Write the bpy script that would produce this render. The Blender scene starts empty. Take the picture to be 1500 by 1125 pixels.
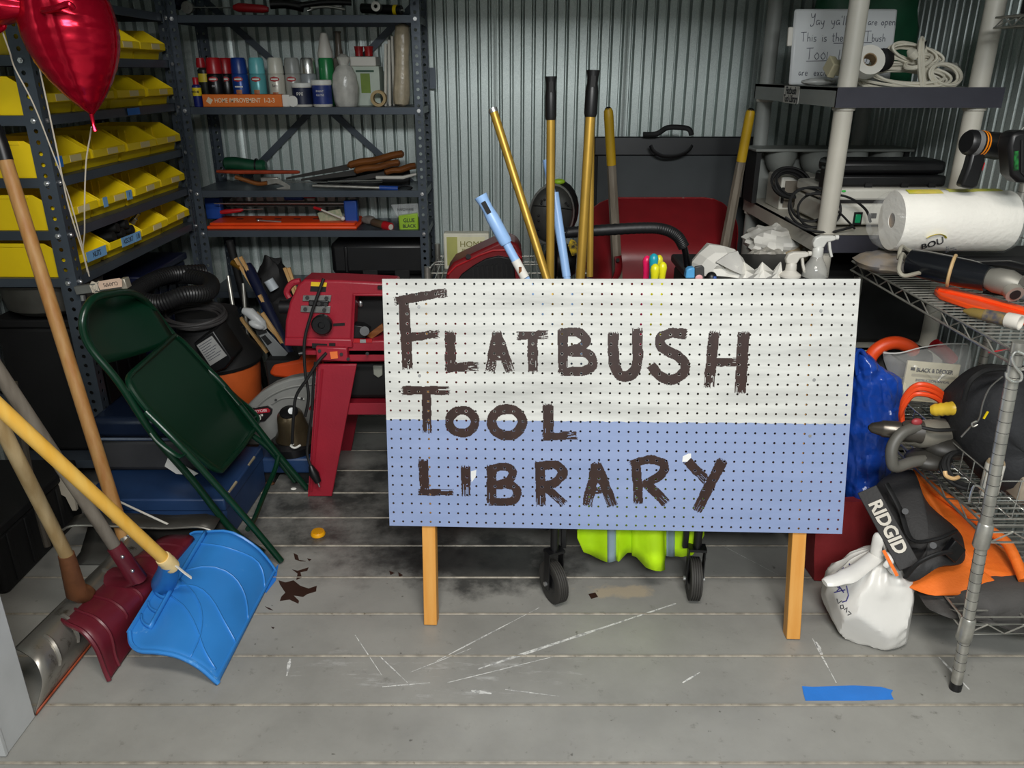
import bpy, bmesh, math, random
import numpy as np
from math import sin, cos, pi, radians, atan2, sqrt, exp
from mathutils import Vector, Matrix, noise
random.seed(7)
S = bpy.context.scene
COL = S.collection
# ---------------------------------------------------------------- camera, light, exposure
TH = radians(21.6); FPX = 1153.0; CAMH = 1.45
cam = bpy.data.cameras.new('camera'); cam.sensor_width = 36; cam.lens = 36*FPX/1500
camo = bpy.data.objects.new('camera', cam); COL.objects.link(camo)
camo.location = (0, 0, CAMH); camo.rotation_euler = (radians(90)-TH, 0, 0)
cam.clip_start = .02; S.camera = camo
w = bpy.data.worlds.new('world'); S.world = w; w.use_nodes = True
w.node_tree.nodes['Background'].inputs[0].default_value = (.82, .9, 1, 1)
w.node_tree.nodes['Background'].inputs[1].default_value = .10
def area(name, loc, rot, sx, sy, power, col=(1, .95, .88)):
    l = bpy.data.lights.new(name, 'AREA'); l.shape = 'RECTANGLE'; l.size = sx; l.size_y = sy
    l.energy = power; l.color = col
    o = bpy.data.objects.new(name, l); COL.objects.link(o); o.location = loc; o.rotation_euler = rot
    return o
area('corridor_lamp', (.25, .15, 2.62), (radians(14), 0, 0), 1.2, .35, 44, (1, .955, .89))
area('corridor_lamp_far', (.2, -1.3, 2.50), (radians(38), 0, 0), 1.4, .4, 76, (.96, .99, 1))
S.view_settings.view_transform = 'Standard'; S.view_settings.look = 'None'
S.view_settings.gamma = 1; S.view_settings.use_curve_mapping = False
S.view_settings.exposure = 0.30
# ---------------------------------------------------------------- helpers
def at(px, py, Y=None, Z=None, X=None):
    x = (px-750)/FPX; y = (562.5-py)/FPX
    d = Vector((x, cos(TH)+y*sin(TH), -sin(TH)+y*cos(TH)))
    t = Y/d.y if Y is not None else ((Z-CAMH)/d.z if Z is not None else X/d.x)
    return Vector((0, 0, CAMH))+d*t
def lin(c):
    return tuple(((v/255)/12.92 if v/255 <= .04045 else ((v/255+.055)/1.055)**2.4) for v in c)
def spl(pts, k=6, closed=False):
    P = [Vector(p) for p in pts]; n = len(P); out = []
    for i in range(n if closed else n-1):
        if closed: a, b, c, d = P[i-1], P[i], P[(i+1) % n], P[(i+2) % n]
        else: a, b, c, d = P[max(i-1, 0)], P[i], P[i+1], P[min(i+2, n-1)]
        for j in range(k):
            t = j/k
            out.append(.5*((2*b)+(c-a)*t+(2*a-5*b+4*c-d)*t*t+(3*b-a-3*c+d)*t**3))
    if not closed: out.append(P[-1])
    return out
class M:
    def __init__(s, T=None): s.bm = bmesh.new(); s.T = T or Matrix()
    def v(s, p): return s.bm.verts.new(s.T @ Vector(p))
    def f(s, vs):
        try: return s.bm.faces.new(vs)
        except ValueError: return None
    def box(s, c, d, R=None):
        c = Vector(c); q = []
        for z in (-1, 1):
            for x, y in ((-1, -1), (1, -1), (1, 1), (-1, 1)):
                p = Vector((x*d[0]/2, y*d[1]/2, z*d[2]/2))
                q.append(s.v(c+(R @ p if R else p)))
        for a in ((3, 2, 1, 0), (4, 5, 6, 7), (0, 1, 5, 4), (1, 2, 6, 5), (2, 3, 7, 6), (3, 0, 4, 7)): s.f([q[i] for i in a])
        return s
    def bx(s, x0, x1, y0, y1, z0, z1): return s.box(((x0+x1)/2, (y0+y1)/2, (z0+z1)/2), (x1-x0, y1-y0, z1-z0))
    def tube(s, pts, r, n=8, closed=False, caps=True, flat=1.0):
        P = [Vector(p) for p in pts]; L = len(P); rings = []; nrm = None
        for i in range(L):
            if closed: t = P[(i+1) % L]-P[i-1]
            else: t = P[min(i+1, L-1)]-P[max(i-1, 0)]
            if t.length < 1e-9: t = Vector((0, 0, 1))
            t.normalize()
            if nrm is None:
                nrm = t.orthogonal() if abs(t.z) > .9 else Vector((0, 0, 1)).cross(t)
                nrm.normalize()
            nrm = nrm-t*nrm.dot(t)
            if nrm.length < 1e-6: nrm = t.orthogonal()
            nrm.normalize(); b = t.cross(nrm)
            rr = r[i] if isinstance(r, (list, tuple)) else r
            rings.append([s.v(P[i]+nrm*rr*cos(2*pi*k/n)+b*rr*flat*sin(2*pi*k/n)) for k in range(n)])
        for i in range(L if closed else L-1):
            A, B = rings[i], rings[(i+1) % L]
            for k in range(n): s.f([A[k], A[(k+1) % n], B[(k+1) % n], B[k]])
        if caps and not closed: s.f(rings[0][::-1]); s.f(rings[-1])
        return s
    def cyl(s, a, b, ra, rb=None, n=16): return s.tube([a, b], [ra, ra if rb is None else rb], n)
    def lathe(s, prof, n=20, c=(0, 0, 0), R=None, caps=True):
        c = Vector(c); rings = []
        for r, z in prof:
            ring = []
            for k in range(n):
                p = Vector((max(r, .0003)*cos(2*pi*k/n), max(r, .0003)*sin(2*pi*k/n), z))
                ring.append(s.v(c+(R @ p if R else p)))
            rings.append(ring)
        for A, B in zip(rings, rings[1:]):
            for k in range(n): s.f([A[k], A[(k+1) % n], B[(k+1) % n], B[k]])
        if caps: s.f(rings[0][::-1]); s.f(rings[-1])
        return s
    def prism(s, pts, d):
        d = Vector(d); A = [s.v(p) for p in pts]; B = [s.v(Vector(p)+d) for p in pts]; n = len(A)
        s.f(A); s.f(B[::-1])
        for i in range(n): s.f([A[i], B[i], B[(i+1) % n], A[(i+1) % n]])
        return s
    def pp(s, px, Y, depth):        # outline in the plane Y, given real depth backwards
        return s.prism([at(a, b, Y=Y) for a, b in px], (0, depth, 0))
    def grid(s, rows, cu=False, cv=False):
        V = [[s.v(p) for p in r] for r in rows]; a = len(V); b = len(V[0])
        for i in range(a if cv else a-1):
            for j in range(b if cu else b-1):
                s.f([V[i][j], V[i][(j+1) % b], V[(i+1) % a][(j+1) % b], V[(i+1) % a][j]])
        return s
    def ell(s, c, r, nu=16, nv=10, R=None, fn=None):
        c = Vector(c); rows = []
        for i in range(nv+1):
            t = pi*i/nv-pi/2; row = []
            for j in range(nu):
                u = 2*pi*j/nu; q = Vector((cos(t)*cos(u), cos(t)*sin(u), sin(t)))
                if abs(cos(t)) < 1e-4: q = Vector((1e-4*cos(u), 1e-4*sin(u), sin(t)))
                p = Vector((q.x*r[0], q.y*r[1], q.z*r[2]))
                if fn: p = fn(p, q)
                row.append(c+(R @ p if R else p))
            rows.append(row)
        s.grid(rows, cu=True); return s
    def perf(s, O, U, Vv, w, l, nw, nl, r):     # sheet with real holes, one in each cell
        O, U, Vv = Vector(O), Vector(U), Vector(Vv); cw, cl = w/nw, l/nl
        C = [[s.v(O+U*(i*cw)+Vv*(j*cl)) for i in range(nw+1)] for j in range(nl+1)]
        for j in range(nl):
            for i in range(nw):
                c = O+U*((i+.5)*cw)+Vv*((j+.5)*cl)
                o = [s.v(c+U*(r*cos(pi/8+k*pi/4))+Vv*(r*sin(pi/8+k*pi/4))) for k in range(8)]
                bl, br, tl, tr = C[j][i], C[j][i+1], C[j+1][i], C[j+1][i+1]
                s.f([br, tr, o[0], o[7]]); s.f([tr, o[1], o[0]]); s.f([tr, tl, o[2], o[1]]); s.f([tl, o[3], o[2]])
                s.f([tl, bl, o[4], o[3]]); s.f([bl, o[5], o[4]]); s.f([bl, br, o[6], o[5]]); s.f([br, o[7], o[6]])
        return s
W = {}
def put(name, m, mat, parent=None, bevel=0, smooth=40, solid=0, sub=0, local=False, kind=None, label=None, jit=0):
    if parent is not None and not local: m.bm.transform(W[parent].inverted())
    bmesh.ops.recalc_face_normals(m.bm, faces=m.bm.faces)
    me = bpy.data.meshes.new(name); m.bm.to_mesh(me); m.bm.free()
    me.materials.append(mat)
    if smooth:
        me.shade_smooth(); me.set_sharp_from_angle(angle=radians(smooth))
    o = bpy.data.objects.new(name, me); COL.objects.link(o)
    if parent is not None: o.parent = parent; W[o] = W[parent].copy()
    else: W[o] = Matrix()
    if solid:
        md = o.modifiers.new('solid', 'SOLIDIFY'); md.thickness = solid; md.offset = 0
    if bevel:
        md = o.modifiers.new('bevel', 'BEVEL'); md.width = bevel; md.segments = 2; md.limit_method = 'ANGLE'; md.angle_limit = radians(40)
    if sub:
        md = o.modifiers.new('sub', 'SUBSURF'); md.levels = sub; md.render_levels = sub
    if kind: o['kind'] = kind
    if label: o['label'] = label
    return o
def tag(o, label, cat, group=None):
    o['label'] = label; o['category'] = cat
    if group: o['group'] = group
    return o
def thing(name, label, cat, loc=(0, 0, 0), rot=None, group=None):
    o = bpy.data.objects.new(name, None); COL.objects.link(o); o.empty_display_size = .05
    m = Matrix.Translation(Vector(loc))
    if rot is not None: m = m @ (rot if isinstance(rot, Matrix) else Matrix.Rotation(rot, 4, 'Z'))
    o.matrix_basis = m; W[o] = m
    return tag(o, label, cat, group)
def solo(name, m, mat, label, cat, group=None, **k):
    bm = m.bm; vs = [v.co for v in bm.verts]
    c = Vector(((min(v.x for v in vs)+max(v.x for v in vs))/2, (min(v.y for v in vs)+max(v.y for v in vs))/2, min(v.z for v in vs)))
    bm.transform(Matrix.Translation(-c))
    o = put(name, m, mat, None, **k); o.location = c; W[o] = Matrix.Translation(c)
    return tag(o, label, cat, group)
def dup(root, mat4, label=None):
    r = root.copy(); COL.objects.link(r); r.matrix_basis = mat4; W[r] = mat4
    if label: r['label'] = label
    for ch in list(root.children):
        c = ch.copy(); COL.objects.link(c); c.parent = r; W[c] = mat4
        for g in ch.children:
            d = g.copy(); COL.objects.link(d); d.parent = c
    return r
def struct(name, m, mat, **k):
    return put(name, m, mat, kind='structure', **k)
def ctr(a, b): return (Vector(a)+Vector(b))/2
def frame(o, x, y):                 # matrix with origin o, x axis and approximate y axis
    x = Vector(x).normalized(); y = Vector(y); z = x.cross(y).normalized(); y = z.cross(x)
    return Matrix.Translation(Vector(o)) @ Matrix((x, y, z)).transposed().to_4x4()
def text(name, s, size, T, mat, parent, ext=.0004, sx=1.0, bold=0, sp=1.0):
    cu = bpy.data.curves.new(name, 'FONT'); cu.body = s; cu.size = size; cu.extrude = ext; cu.offset = bold
    cu.space_character = sp; cu.align_x = 'CENTER'; cu.align_y = 'CENTER'; cu.resolution_u = 3
    t = bpy.data.objects.new(name, cu)
    me = bpy.data.meshes.new_from_object(t); bpy.data.objects.remove(t)
    me.transform(W[parent].inverted() @ T @ Matrix.Diagonal((sx, 1, 1, 1)))
    me.materials.clear(); me.materials.append(mat)
    o = bpy.data.objects.new(name, me); COL.objects.link(o); o.parent = parent; W[o] = W[parent].copy()
    return o
def loops(c, rx, ry, turns, jit, n=14, tilt=(0, 0, 0), seed=0):   # a hank of cord as one path
    rnd = random.Random(seed); pts = []; R = Matrix.Rotation(tilt[2], 3, 'Z') @ Matrix.Rotation(tilt[1], 3, 'Y') @ Matrix.Rotation(tilt[0], 3, 'X')
    for i in range(int(turns*n)):
        a = 2*pi*i/n; q = Vector((i/n*1.7, seed*3.3, .5)); k = 1+jit*1.6*noise.noise(q)
        pts.append(Vector(c)+R @ Vector((rx*k*cos(a)+rx*jit*noise.noise(q*1.3+Vector((9, 0, 0))), ry*k*sin(a), jit*1.8*rx*noise.noise(q*1.1+Vector((0, 7, 0))))))
    return spl(pts, 3)
# ---------------------------------------------------------------- materials
MATS = {}
def mk(name, c, rough=.5, metal=0, var=.12, scale=9, bump=0, bs=60, c2=None, detail=4, spec=.5, wear=None, wearamt=.0, aniso=None, emit=None):
    m = bpy.data.materials.new(name); m.use_nodes = True; N = m.node_tree.nodes; Lk = m.node_tree.links
    b = N['Principled BSDF']; b.inputs['Roughness'].default_value = rough; b.inputs['Metallic'].default_value = metal
    b.inputs['Specular IOR Level'].default_value = spec
    tc = N.new('ShaderNodeTexCoord'); mp = N.new('ShaderNodeMapping'); Lk.new(tc.outputs['Object'], mp.inputs[0])
    if aniso: mp.inputs['Scale'].default_value = aniso
    nz = N.new('ShaderNodeTexNoise'); nz.inputs['Scale'].default_value = scale; nz.inputs['Detail'].default_value = detail
    Lk.new(mp.outputs[0], nz.inputs[0])
    cr = N.new('ShaderNodeValToRGB'); L0 = lin(c)
    a = [max(0, v*(1-var)) for v in L0]; d = [min(1, v*(1+var)) for v in L0] if c2 is None else lin(c2)
    cr.color_ramp.elements[0].color = (*a, 1); cr.color_ramp.elements[1].color = (*d, 1)
    cr.color_ramp.elements[0].position = .35; cr.color_ramp.elements[1].position = .65
    Lk.new(nz.outputs[0], cr.inputs[0]); out = cr.outputs[0]
    if wear:
        n2 = N.new('ShaderNodeTexNoise'); n2.inputs['Scale'].default_value = scale*2.3; n2.inputs['Detail'].default_value = 8; n2.inputs['Roughness'].default_value = .7
        Lk.new(mp.outputs[0], n2.inputs[0])
        r2 = N.new('ShaderNodeValToRGB'); r2.color_ramp.elements[0].position = .62-wearamt; r2.color_ramp.elements[1].position = .70-wearamt
        Lk.new(n2.outputs[0], r2.inputs[0])
        mx = N.new('ShaderNodeMix'); mx.data_type = 'RGBA'; Lk.new(r2.outputs[0], mx.inputs[0]); Lk.new(out, mx.inputs[6])
        mx.inputs[7].default_value = (*lin(wear), 1); out = mx.outputs[2]
    Lk.new(out, b.inputs['Base Color'])
    if bump:
        n3 = N.new('ShaderNodeTexNoise'); n3.inputs['Scale'].default_value = bs; n3.inputs['Detail'].default_value = 3
        Lk.new(mp.outputs[0], n3.inputs[0])
        bp = N.new('ShaderNodeBump'); bp.inputs['Strength'].default_value = bump; bp.inputs['Distance'].default_value = .004
        Lk.new(n3.outputs[0], bp.inputs['Height']); Lk.new(bp.outputs[0], b.inputs['Normal'])
    MATS[name] = m; return m
def wood(name, c, c2, along='Z', rough=.55, s=10):
    k = {'X': (.08, 1, 1), 'Y': (1, .08, 1), 'Z': (1, 1, .08)}[along]
    return mk(name, c, rough, c2=c2, scale=s*6, aniso=k, bump=.15, bs=80, detail=6, var=.1)
def clear(name, c=(255, 255, 255), rough=.12, alpha=.25):
    m = mk(name, c, rough, var=.03, bump=.25, bs=25); b = m.node_tree.nodes['Principled BSDF']
    b.inputs['Alpha'].default_value = alpha; return m
black = mk('black_plastic', (14, 14, 16), .42, var=.2)
blackm = mk('black_matte', (10, 10, 11), .7, var=.25, bump=.1)
rubber = mk('black_rubber', (15, 15, 15), .6, var=.2)
steel = mk('slate_rack_steel', (72, 80, 89), .38, .35, var=.1, scale=5, bump=.05, bs=120, wear=(110, 115, 118), wearamt=-.05)
chrome = mk('chrome', (205, 205, 200), .25, .85, var=.08, scale=30)
chromed = mk('worn_chrome', (176, 174, 166), .36, .75, var=.15, scale=30)
zinc = mk('zinc_bolt', (205, 205, 205), .3, .9, var=.05)
yel = mk('yellow_plastic', (252, 216, 14), .42, var=.06, scale=6)
white = mk('white_plastic', (214, 210, 200), .45, var=.04)
offw = mk('grey_white_resin', (190, 186, 174), .5, var=.06, scale=5)
greyr = mk('grey_resin', (150, 153, 148), .5, var=.06)
paper = mk('paper', (226, 224, 216), .8, var=.04)
cardlab = mk('label_card', (222, 205, 150), .7, var=.08)
bluetape = mk('blue_masking_tape', (40, 118, 205), .55, var=.07, bump=.2, bs=90)
paletape = mk('pale_blue_tape', (120, 170, 215), .6, var=.06)
ink = mk('black_ink', (28, 28, 34), .6, var=.1)
greyink = mk('grey_ink', (88, 90, 100), .6, var=.1)
red = mk('red_plastic', (176, 28, 36), .4, var=.08)
darkred = mk('dark_red_paint', (122, 24, 30), .38, var=.1, bump=.04)
orange = mk('orange_plastic', (238, 78, 26), .42, var=.07)
blue = mk('blue_plastic', (30, 70, 150), .4, var=.08)
navy = mk('navy_plastic', (14, 20, 46), .4, var=.12)
green = mk('dark_green_paint', (8, 44, 28), .28, var=.1, scale=4)
dgreen = mk('dark_green_bag', (14, 70, 44), .5, var=.25, bump=.4, bs=18)
lime = mk('lime_tool_plastic', (150, 190, 40), .45)
tan = wood('tan_wood', (196, 150, 92), (172, 118, 62))
tanx = wood('brown_wood_handle', (150, 92, 44), (104, 58, 26), 'X', .4)
gold = mk('gold_anodised', (178, 142, 58), .4, .5, var=.08, scale=12)
clearp = clear('clear_plastic', (235, 238, 240), .15, .22)
# ---------------------------------------------------------------- floor, walls, ceiling
def floor_mat():
    m = bpy.data.materials.new('painted_deck_metal'); m.use_nodes = True; N = m.node_tree.nodes; L = m.node_tree.links
    b = N['Principled BSDF']; tc = N.new('ShaderNodeTexCoord')
    def noise_(s, det=6, ro=.6, sc=None):
        n = N.new('ShaderNodeTexNoise'); n.inputs['Scale'].default_value = s; n.inputs['Detail'].default_value = det; n.inputs['Roughness'].default_value = ro
        if sc:
            mp = N.new('ShaderNodeMapping'); mp.inputs['Scale'].default_value = sc; L.new(tc.outputs['Object'], mp.inputs[0]); L.new(mp.outputs[0], n.inputs[0])
        else: L.new(tc.outputs['Object'], n.inputs[0])
        return n.outputs[0]
    def ramp(i, p0, p1, c0=(0, 0, 0, 1), c1=(1, 1, 1, 1)):
        r = N.new('ShaderNodeValToRGB'); e = r.color_ramp.elements; e[0].position = p0; e[1].position = p1; e[0].color = c0; e[1].color = c1
        L.new(i, r.inputs[0]); return r.outputs[0]
    def mix(f, a, c):
        x = N.new('ShaderNodeMix'); x.data_type = 'RGBA'; L.new(f, x.inputs[0])
        if isinstance(a, tuple): x.inputs[6].default_value = a
        else: L.new(a, x.inputs[6])
        if isinstance(c, tuple): x.inputs[7].default_value = c
        else: L.new(c, x.inputs[7])
        return x.outputs[2]
    def math_(op, a, c):
        x = N.new('ShaderNodeMath'); x.operation = op
        for i, q in enumerate((a, c)):
            if isinstance(q, (int, float)): x.inputs[i].default_value = q
            else: L.new(q, x.inputs[i])
        return x.outputs[0]
    def blob(cx, cy, rx, ry, amp=.5, s=5):      # worn, stained or painted-shade patch with a ragged edge
        mp = N.new('ShaderNodeMapping'); mp.inputs['Location'].default_value = (-cx/rx, -cy/ry, 0); mp.inputs['Scale'].default_value = (1/rx, 1/ry, 0)
        L.new(tc.outputs['Object'], mp.inputs[0])
        ln = N.new('ShaderNodeVectorMath'); ln.operation = 'LENGTH'; L.new(mp.outputs[0], ln.inputs[0])
        d = math_('ADD', ln.outputs['Value'], math_('MULTIPLY', math_('SUBTRACT', noise_(s, 8, .68), .5), amp*3))
        return ramp(d, .62, 1.05, (1, 1, 1, 1), (0, 0, 0, 1))
    base = ramp(noise_(3.2), .3, .72, (*lin((128, 127, 122)), 1), (*lin((150, 149, 143)), 1))
    base = mix(ramp(noise_(26, 8, .7), .6, .75), base, (*lin((104, 102, 97)), 1))
    st = blob(-.42, 2.48, .62, .5, .55, 4)
    base = mix(math_('MULTIPLY', st, math_('ADD', math_('MULTIPLY', ramp(noise_(7, 8, .7), .36, .6), .6), .3)), base, (*lin((44, 45, 44)), 1))
    stain_shade = blob(-.1, 2.12, .34, .17, .6, 6)  # floor stain and the shadow under the sign, painted as one dark colour
    base = mix(math_('MULTIPLY', stain_shade, .8), base, (*lin((38, 39, 39)), 1))
    pale = blob(-.66, 2.0, .2, .24, .5, 6)
    base = mix(math_('MULTIPLY', pale, .45), base, (*lin((150, 148, 142)), 1))
    sand = blob(.33, 1.97, .13, .035, .8, 14)
    base = mix(math_('MULTIPLY', sand, .75), base, (*lin((170, 156, 132)), 1))
    scuff = blob(-.2, 1.62, .42, .1, .9, 9)
    base = mix(math_('MULTIPLY', scuff, math_('MULTIPLY', ramp(noise_(30, 6, .7, (.25, 1, 1)), .55, .68), .5)), base, (*lin((190, 190, 188)), 1))
    speck = ramp(noise_(48, 3, .5), .71, .76)
    base = mix(math_('MULTIPLY', speck, .7), base, (*lin((66, 62, 56)), 1))
    # dirt that gathers at the plank joints
    sx = N.new('ShaderNodeSeparateXYZ'); L.new(tc.outputs['Object'], sx.inputs[0])
    fr = math_('FRACT', math_('DIVIDE', math_('SUBTRACT', sx.outputs[1], 1.338-.1755*20), .1755), 0)
    edge = math_('ABSOLUTE', math_('SUBTRACT', fr, .5), 0)
    ed = math_('MULTIPLY', ramp(edge, .44, .5), ramp(noise_(14, 6, .7, (.4, 1, 1)), .35, .6))
    base = mix(math_('MULTIPLY', ed, .55), base, (*lin((94, 88, 77)), 1))
    L.new(base, b.inputs['Base Color'])
    L.new(ramp(noise_(9, 6), .3, .7, (.3, .3, .3, 1), (.5, .5, .5, 1)), b.inputs['Roughness'])
    bp = N.new('ShaderNodeBump'); bp.inputs['Strength'].default_value = .12; bp.inputs['Distance'].default_value = .004
    L.new(noise_(70, 4), bp.inputs['Height']); L.new(bp.outputs[0], b.inputs['Normal'])
    return m
FM = floor_mat()
seamm = mk('joint_bead', (146, 139, 126), .5, .2, var=.3, scale=30, wear=(92, 82, 66), wearamt=.02)
sub = mk('deck_underside', (40, 38, 35), .8)
floor = struct('floor', M().bx(-2, 1.8, -1.2, 4.1, -.08, -.02), sub)
PW = .1755
for k in range(-15, 16):
    y0 = 1.338+PW*k
    if y0 > 4: break
    put('floor_plank', M().bx(-2, 1.8, y0+.003, y0+PW-.003, -.02, 0), FM, floor, bevel=.002)
    put('plank_joint_bead', M().tube([(-2, y0, -.001), (1.8, y0, -.001)], .0035, 6), seamm, floor)
scr = mk('scratch_mark', (206, 206, 202), .5, var=.2, scale=30, wear=(150, 150, 148), wearamt=.12)
def streak(a, b, wpx, name='scratch', mat=scr, z=.0006, seg=14):
    A, B = at(*a, Z=z), at(*b, Z=z); d = (B-A); n = Vector((-d.y, d.x, 0)).normalized(); m = M(); r = random.Random(a[0])
    rows = []
    for i in range(seg+1):
        t = i/seg; ww = wpx*.5*(.5+.5*sin(pi*min(1, t*1.2+.05)))*r.uniform(.6, 1.1)
        rows.append([A+d*t+n*ww, A+d*t-n*ww])
    m.grid(rows); put(name, m, mat, floor, smooth=0)
for a, b, wd in (((700, 980), (990, 884), .011), ((640, 968), (790, 890), .005), ((655, 1000), (810, 962), .004), ((555, 960), (597, 1000), .004), ((520, 930), (560, 990), .003),
                 ((1000, 1000), (1025, 985), .006), ((1190, 935), (1225, 1000), .005), ((740, 1010), (820, 1020), .004), ((560, 1006), (630, 1000), .004), ((600, 985), (690, 950), .003),
                 ((1060, 800), (1140, 842), .002), ((1375, 962), (1420, 1010), .008), ((1195, 940), (1205, 960), .012), ((425, 965), (420, 990), .01), ((690, 1012), (720, 1016), .012)):
    streak(a, b, wd)
spill = mk('brown_paint_spill', (52, 34, 27), .35, var=.15)
def splat(px, label=None):
    m = M(); m.prism([at(a, b, Z=.0012) for a, b in px], (0, 0, -.001)); return put('paint_spill', m, spill, floor, smooth=0)
splat([(418, 853), (430, 850), (440, 858), (452, 862), (464, 858), (463, 866), (450, 870), (444, 874), (430, 872), (438, 880), (437, 884), (424, 878), (410, 880), (412, 874), (418, 868), (410, 856), (408, 850)])
splat([(428, 834), (436, 836), (452, 831), (450, 836), (440, 838), (442, 846), (434, 849), (436, 840)])
splat([(430, 810), (436, 813), (438, 820), (448, 822), (440, 822), (432, 819)]); splat([(450, 818), (456, 819), (453, 822)])
splat([(388, 888), (396, 891), (400, 894), (393, 892)]); splat([(397, 918), (402, 919), (400, 921)]); splat([(583, 838), (590, 842), (585, 846)]); splat([(570, 836), (578, 839), (572, 842)])
splat([(862, 870), (872, 868), (876, 874), (866, 877)])
# walls of pressed metal panels
galv = bpy.data.materials.new('galvanised_panel'); galv.use_nodes = True
N = galv.node_tree.nodes; L = galv.node_tree.links; b = N['Principled BSDF']
b.inputs['Metallic'].default_value = .5; b.inputs['Roughness'].default_value = .42
tc = N.new('ShaderNodeTexCoord'); vo = N.new('ShaderNodeTexVoronoi'); vo.inputs['Scale'].default_value = 320; L.new(tc.outputs['Object'], vo.inputs[0])
cr = N.new('ShaderNodeValToRGB'); cr.color_ramp.elements[0].color = (*lin((184, 194, 191)), 1); cr.color_ramp.elements[1].color = (*lin((204, 213, 209)), 1)
sp = N.new('ShaderNodeSeparateColor'); L.new(vo.outputs['Color'], sp.inputs[0]); L.new(sp.outputs[0], cr.inputs[0]); L.new(cr.outputs[0], b.inputs['Base Color'])
mr = N.new('ShaderNodeMapRange'); mr.inputs[3].default_value = .40; mr.inputs[4].default_value = .48; L.new(sp.outputs[1], mr.inputs[0]); L.new(mr.outputs[0], b.inputs['Roughness'])
def panel_mesh(p=.051, n=12, h=2.5, dep=.034):
    prof = []
    for i in range(n):
        x = i*p
        if i == 0:      # lap joint: a narrow double rib
            prof += [(x, 0), (x+.012, 0), (x+.018, .004), (x+.022, .004), (x+.024, 0), (x+.030, 0)]
        else: prof += [(x, 0), (x+.032, 0)]
        d_ = dep if i % 2 else dep*.8
        prof += [(x+.032, 0), (x+.0398, d_), (x+.0432, d_), (x+.051, 0)]
    prof[-1] = (n*p, 0)
    m = M(); m.grid([[(x, y, 0) for x, y in prof], [(x, y, h) for x, y in prof]])
    return m
BW = 3.97
back = struct('wall_back', M().bx(-1.95, 1.75, BW+.03, BW+.06, 0, 2.5), galv)
left = struct('wall_left', M().bx(-1.97, -1.94, 1.36, BW+.03, 0, 2.5), galv)
right = struct('wall_right', M().bx(1.70, 1.73, 1.36, BW+.03, 0, 2.5), galv)
p0 = put('wall_panel', panel_mesh(), galv, back, local=True); p0.location = (-.094-3*.612, BW, 0)
for k in range(-2, 3):
    q = p0.copy(); COL.objects.link(q); q.location = (-.094+k*.612, BW, 0)
for wall, x, rz in ((left, -1.925, pi/2), (right, 1.685, -pi/2)):
    for k in range(5):
        q = p0.copy(); COL.objects.link(q); q.parent = wall; q.rotation_euler = (0, 0, rz)
        q.location = (x, BW-.02-(k+1)*.612 if rz > 0 else BW-.02-k*.612, 0)
struct('ceiling', M().bx(-2, 1.8, 1.36, 4.1, 2.5, 2.54), galv)
jm = mk('white_jamb_paint', (176, 178, 178), .45, var=.06, bump=.05)
jb = struct('trim_1', M().bx(-1.60, -1.152, 1.36, 1.475, .0, 2.5), jm, bevel=.004)
put('jamb_foot_plate', M().bx(-1.60, -1.15, 1.352, 1.36, .004, .08), jm, jb)
struct('trim_2', M().bx(1.62, 1.8, 1.36, 1.475, 0, 2.5), jm, bevel=.004)
struct('trim_3', M().bx(-1.6, 1.8, 1.36, 1.475, 2.02, 2.5), jm, bevel=.004)
struct('wall_front', M().bx(-2.4, 2.4, -2.05, -2.0, -.02, 2.8), mk('corridor_wall_paint', (206, 208, 204), .5, var=.04))
# ---------------------------------------------------------------- slate steel shelving
PP = .0333
def angle_post(parent, x, y, h, sx, sy, wx=.055, wy=.042):
    # two perforated flanges: one in the XZ plane, one in the YZ plane
    n = int(h/PP); m = M()
    m.perf((x, y, 0), (sx, 0, 0), (0, 0, 1), wx, n*PP, 1, n, .0072)
    m.perf((x, y, 0), (0, sy, 0), (0, 0, 1), wy, n*PP, 1, n, .0072)
    bmesh.ops.remove_doubles(m.bm, verts=m.bm.verts, dist=.0002)
    return put('angle_post', m, steel, parent, solid=.0022, smooth=0)
def tray_shelf(parent, x0, x1, y0, y1, z, lip=.03):
    m = M(); t = .0015
    m.bx(x0, x1, y0, y1, z+lip-t, z+lip)
    m.bx(x0, x1, y0, y0+t, z, z+lip); m.bx(x0, x1, y1-t, y1, z, z+lip)
    m.bx(x0, x0+t, y0, y1, z, z+lip); m.bx(x1-t, x1, y0, y1, z, z+lip)
    return put('shelf', m, steel, parent, bevel=.0015)
def bolts(parent, pts):
    for p, ax in pts:
        p = Vector(p); ax = Vector(ax); m = M(); m.cyl(p, p+ax*.004, .0085, n=6); m.cyl(p+ax*.004, p+ax*.008, .0045, n=8)
        put('bolt', m, zinc, parent)
AX, AY0, AY1 = -1.432, 2.53, 3.592
AZ = [.12, .79, .945, 1.11, 1.297, 1.468, 1.645]
ra = thing('steel_rack', 'slate blue perforated steel rack of yellow bins along the left wall', 'shelving', (-1.6, 3.05, 0))
angle_post(ra, AX, AY0, 2.0, -1, 1); angle_post(ra, AX, AY1, 2.0, -1, -1, .04, .04)
angle_post(ra, -1.80, AY0, 2.0, 1, 1); angle_post(ra, -1.80, AY1, 2.0, 1, -1)
bl = []
for z in AZ:
    tray_shelf(ra, -1.797, AX-.004, AY0+.004, AY1-.003, z)
    bl += [((AX-.028, AY0-.001, z+.015), (0, -1, 0)), ((AX+.001, AY0+.02, z+.015), (1, 0, 0)), ((AX+.001, AY1-.02, z+.015), (1, 0, 0))]
bolts(ra, bl)
put('tape_label', M().box((AX+.0005, 3.02, 1.483), (.002, .12, .024)), mk('green_tape', (28, 104, 58), .6), ra, label='green tape strip with a marker scribble')
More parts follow.
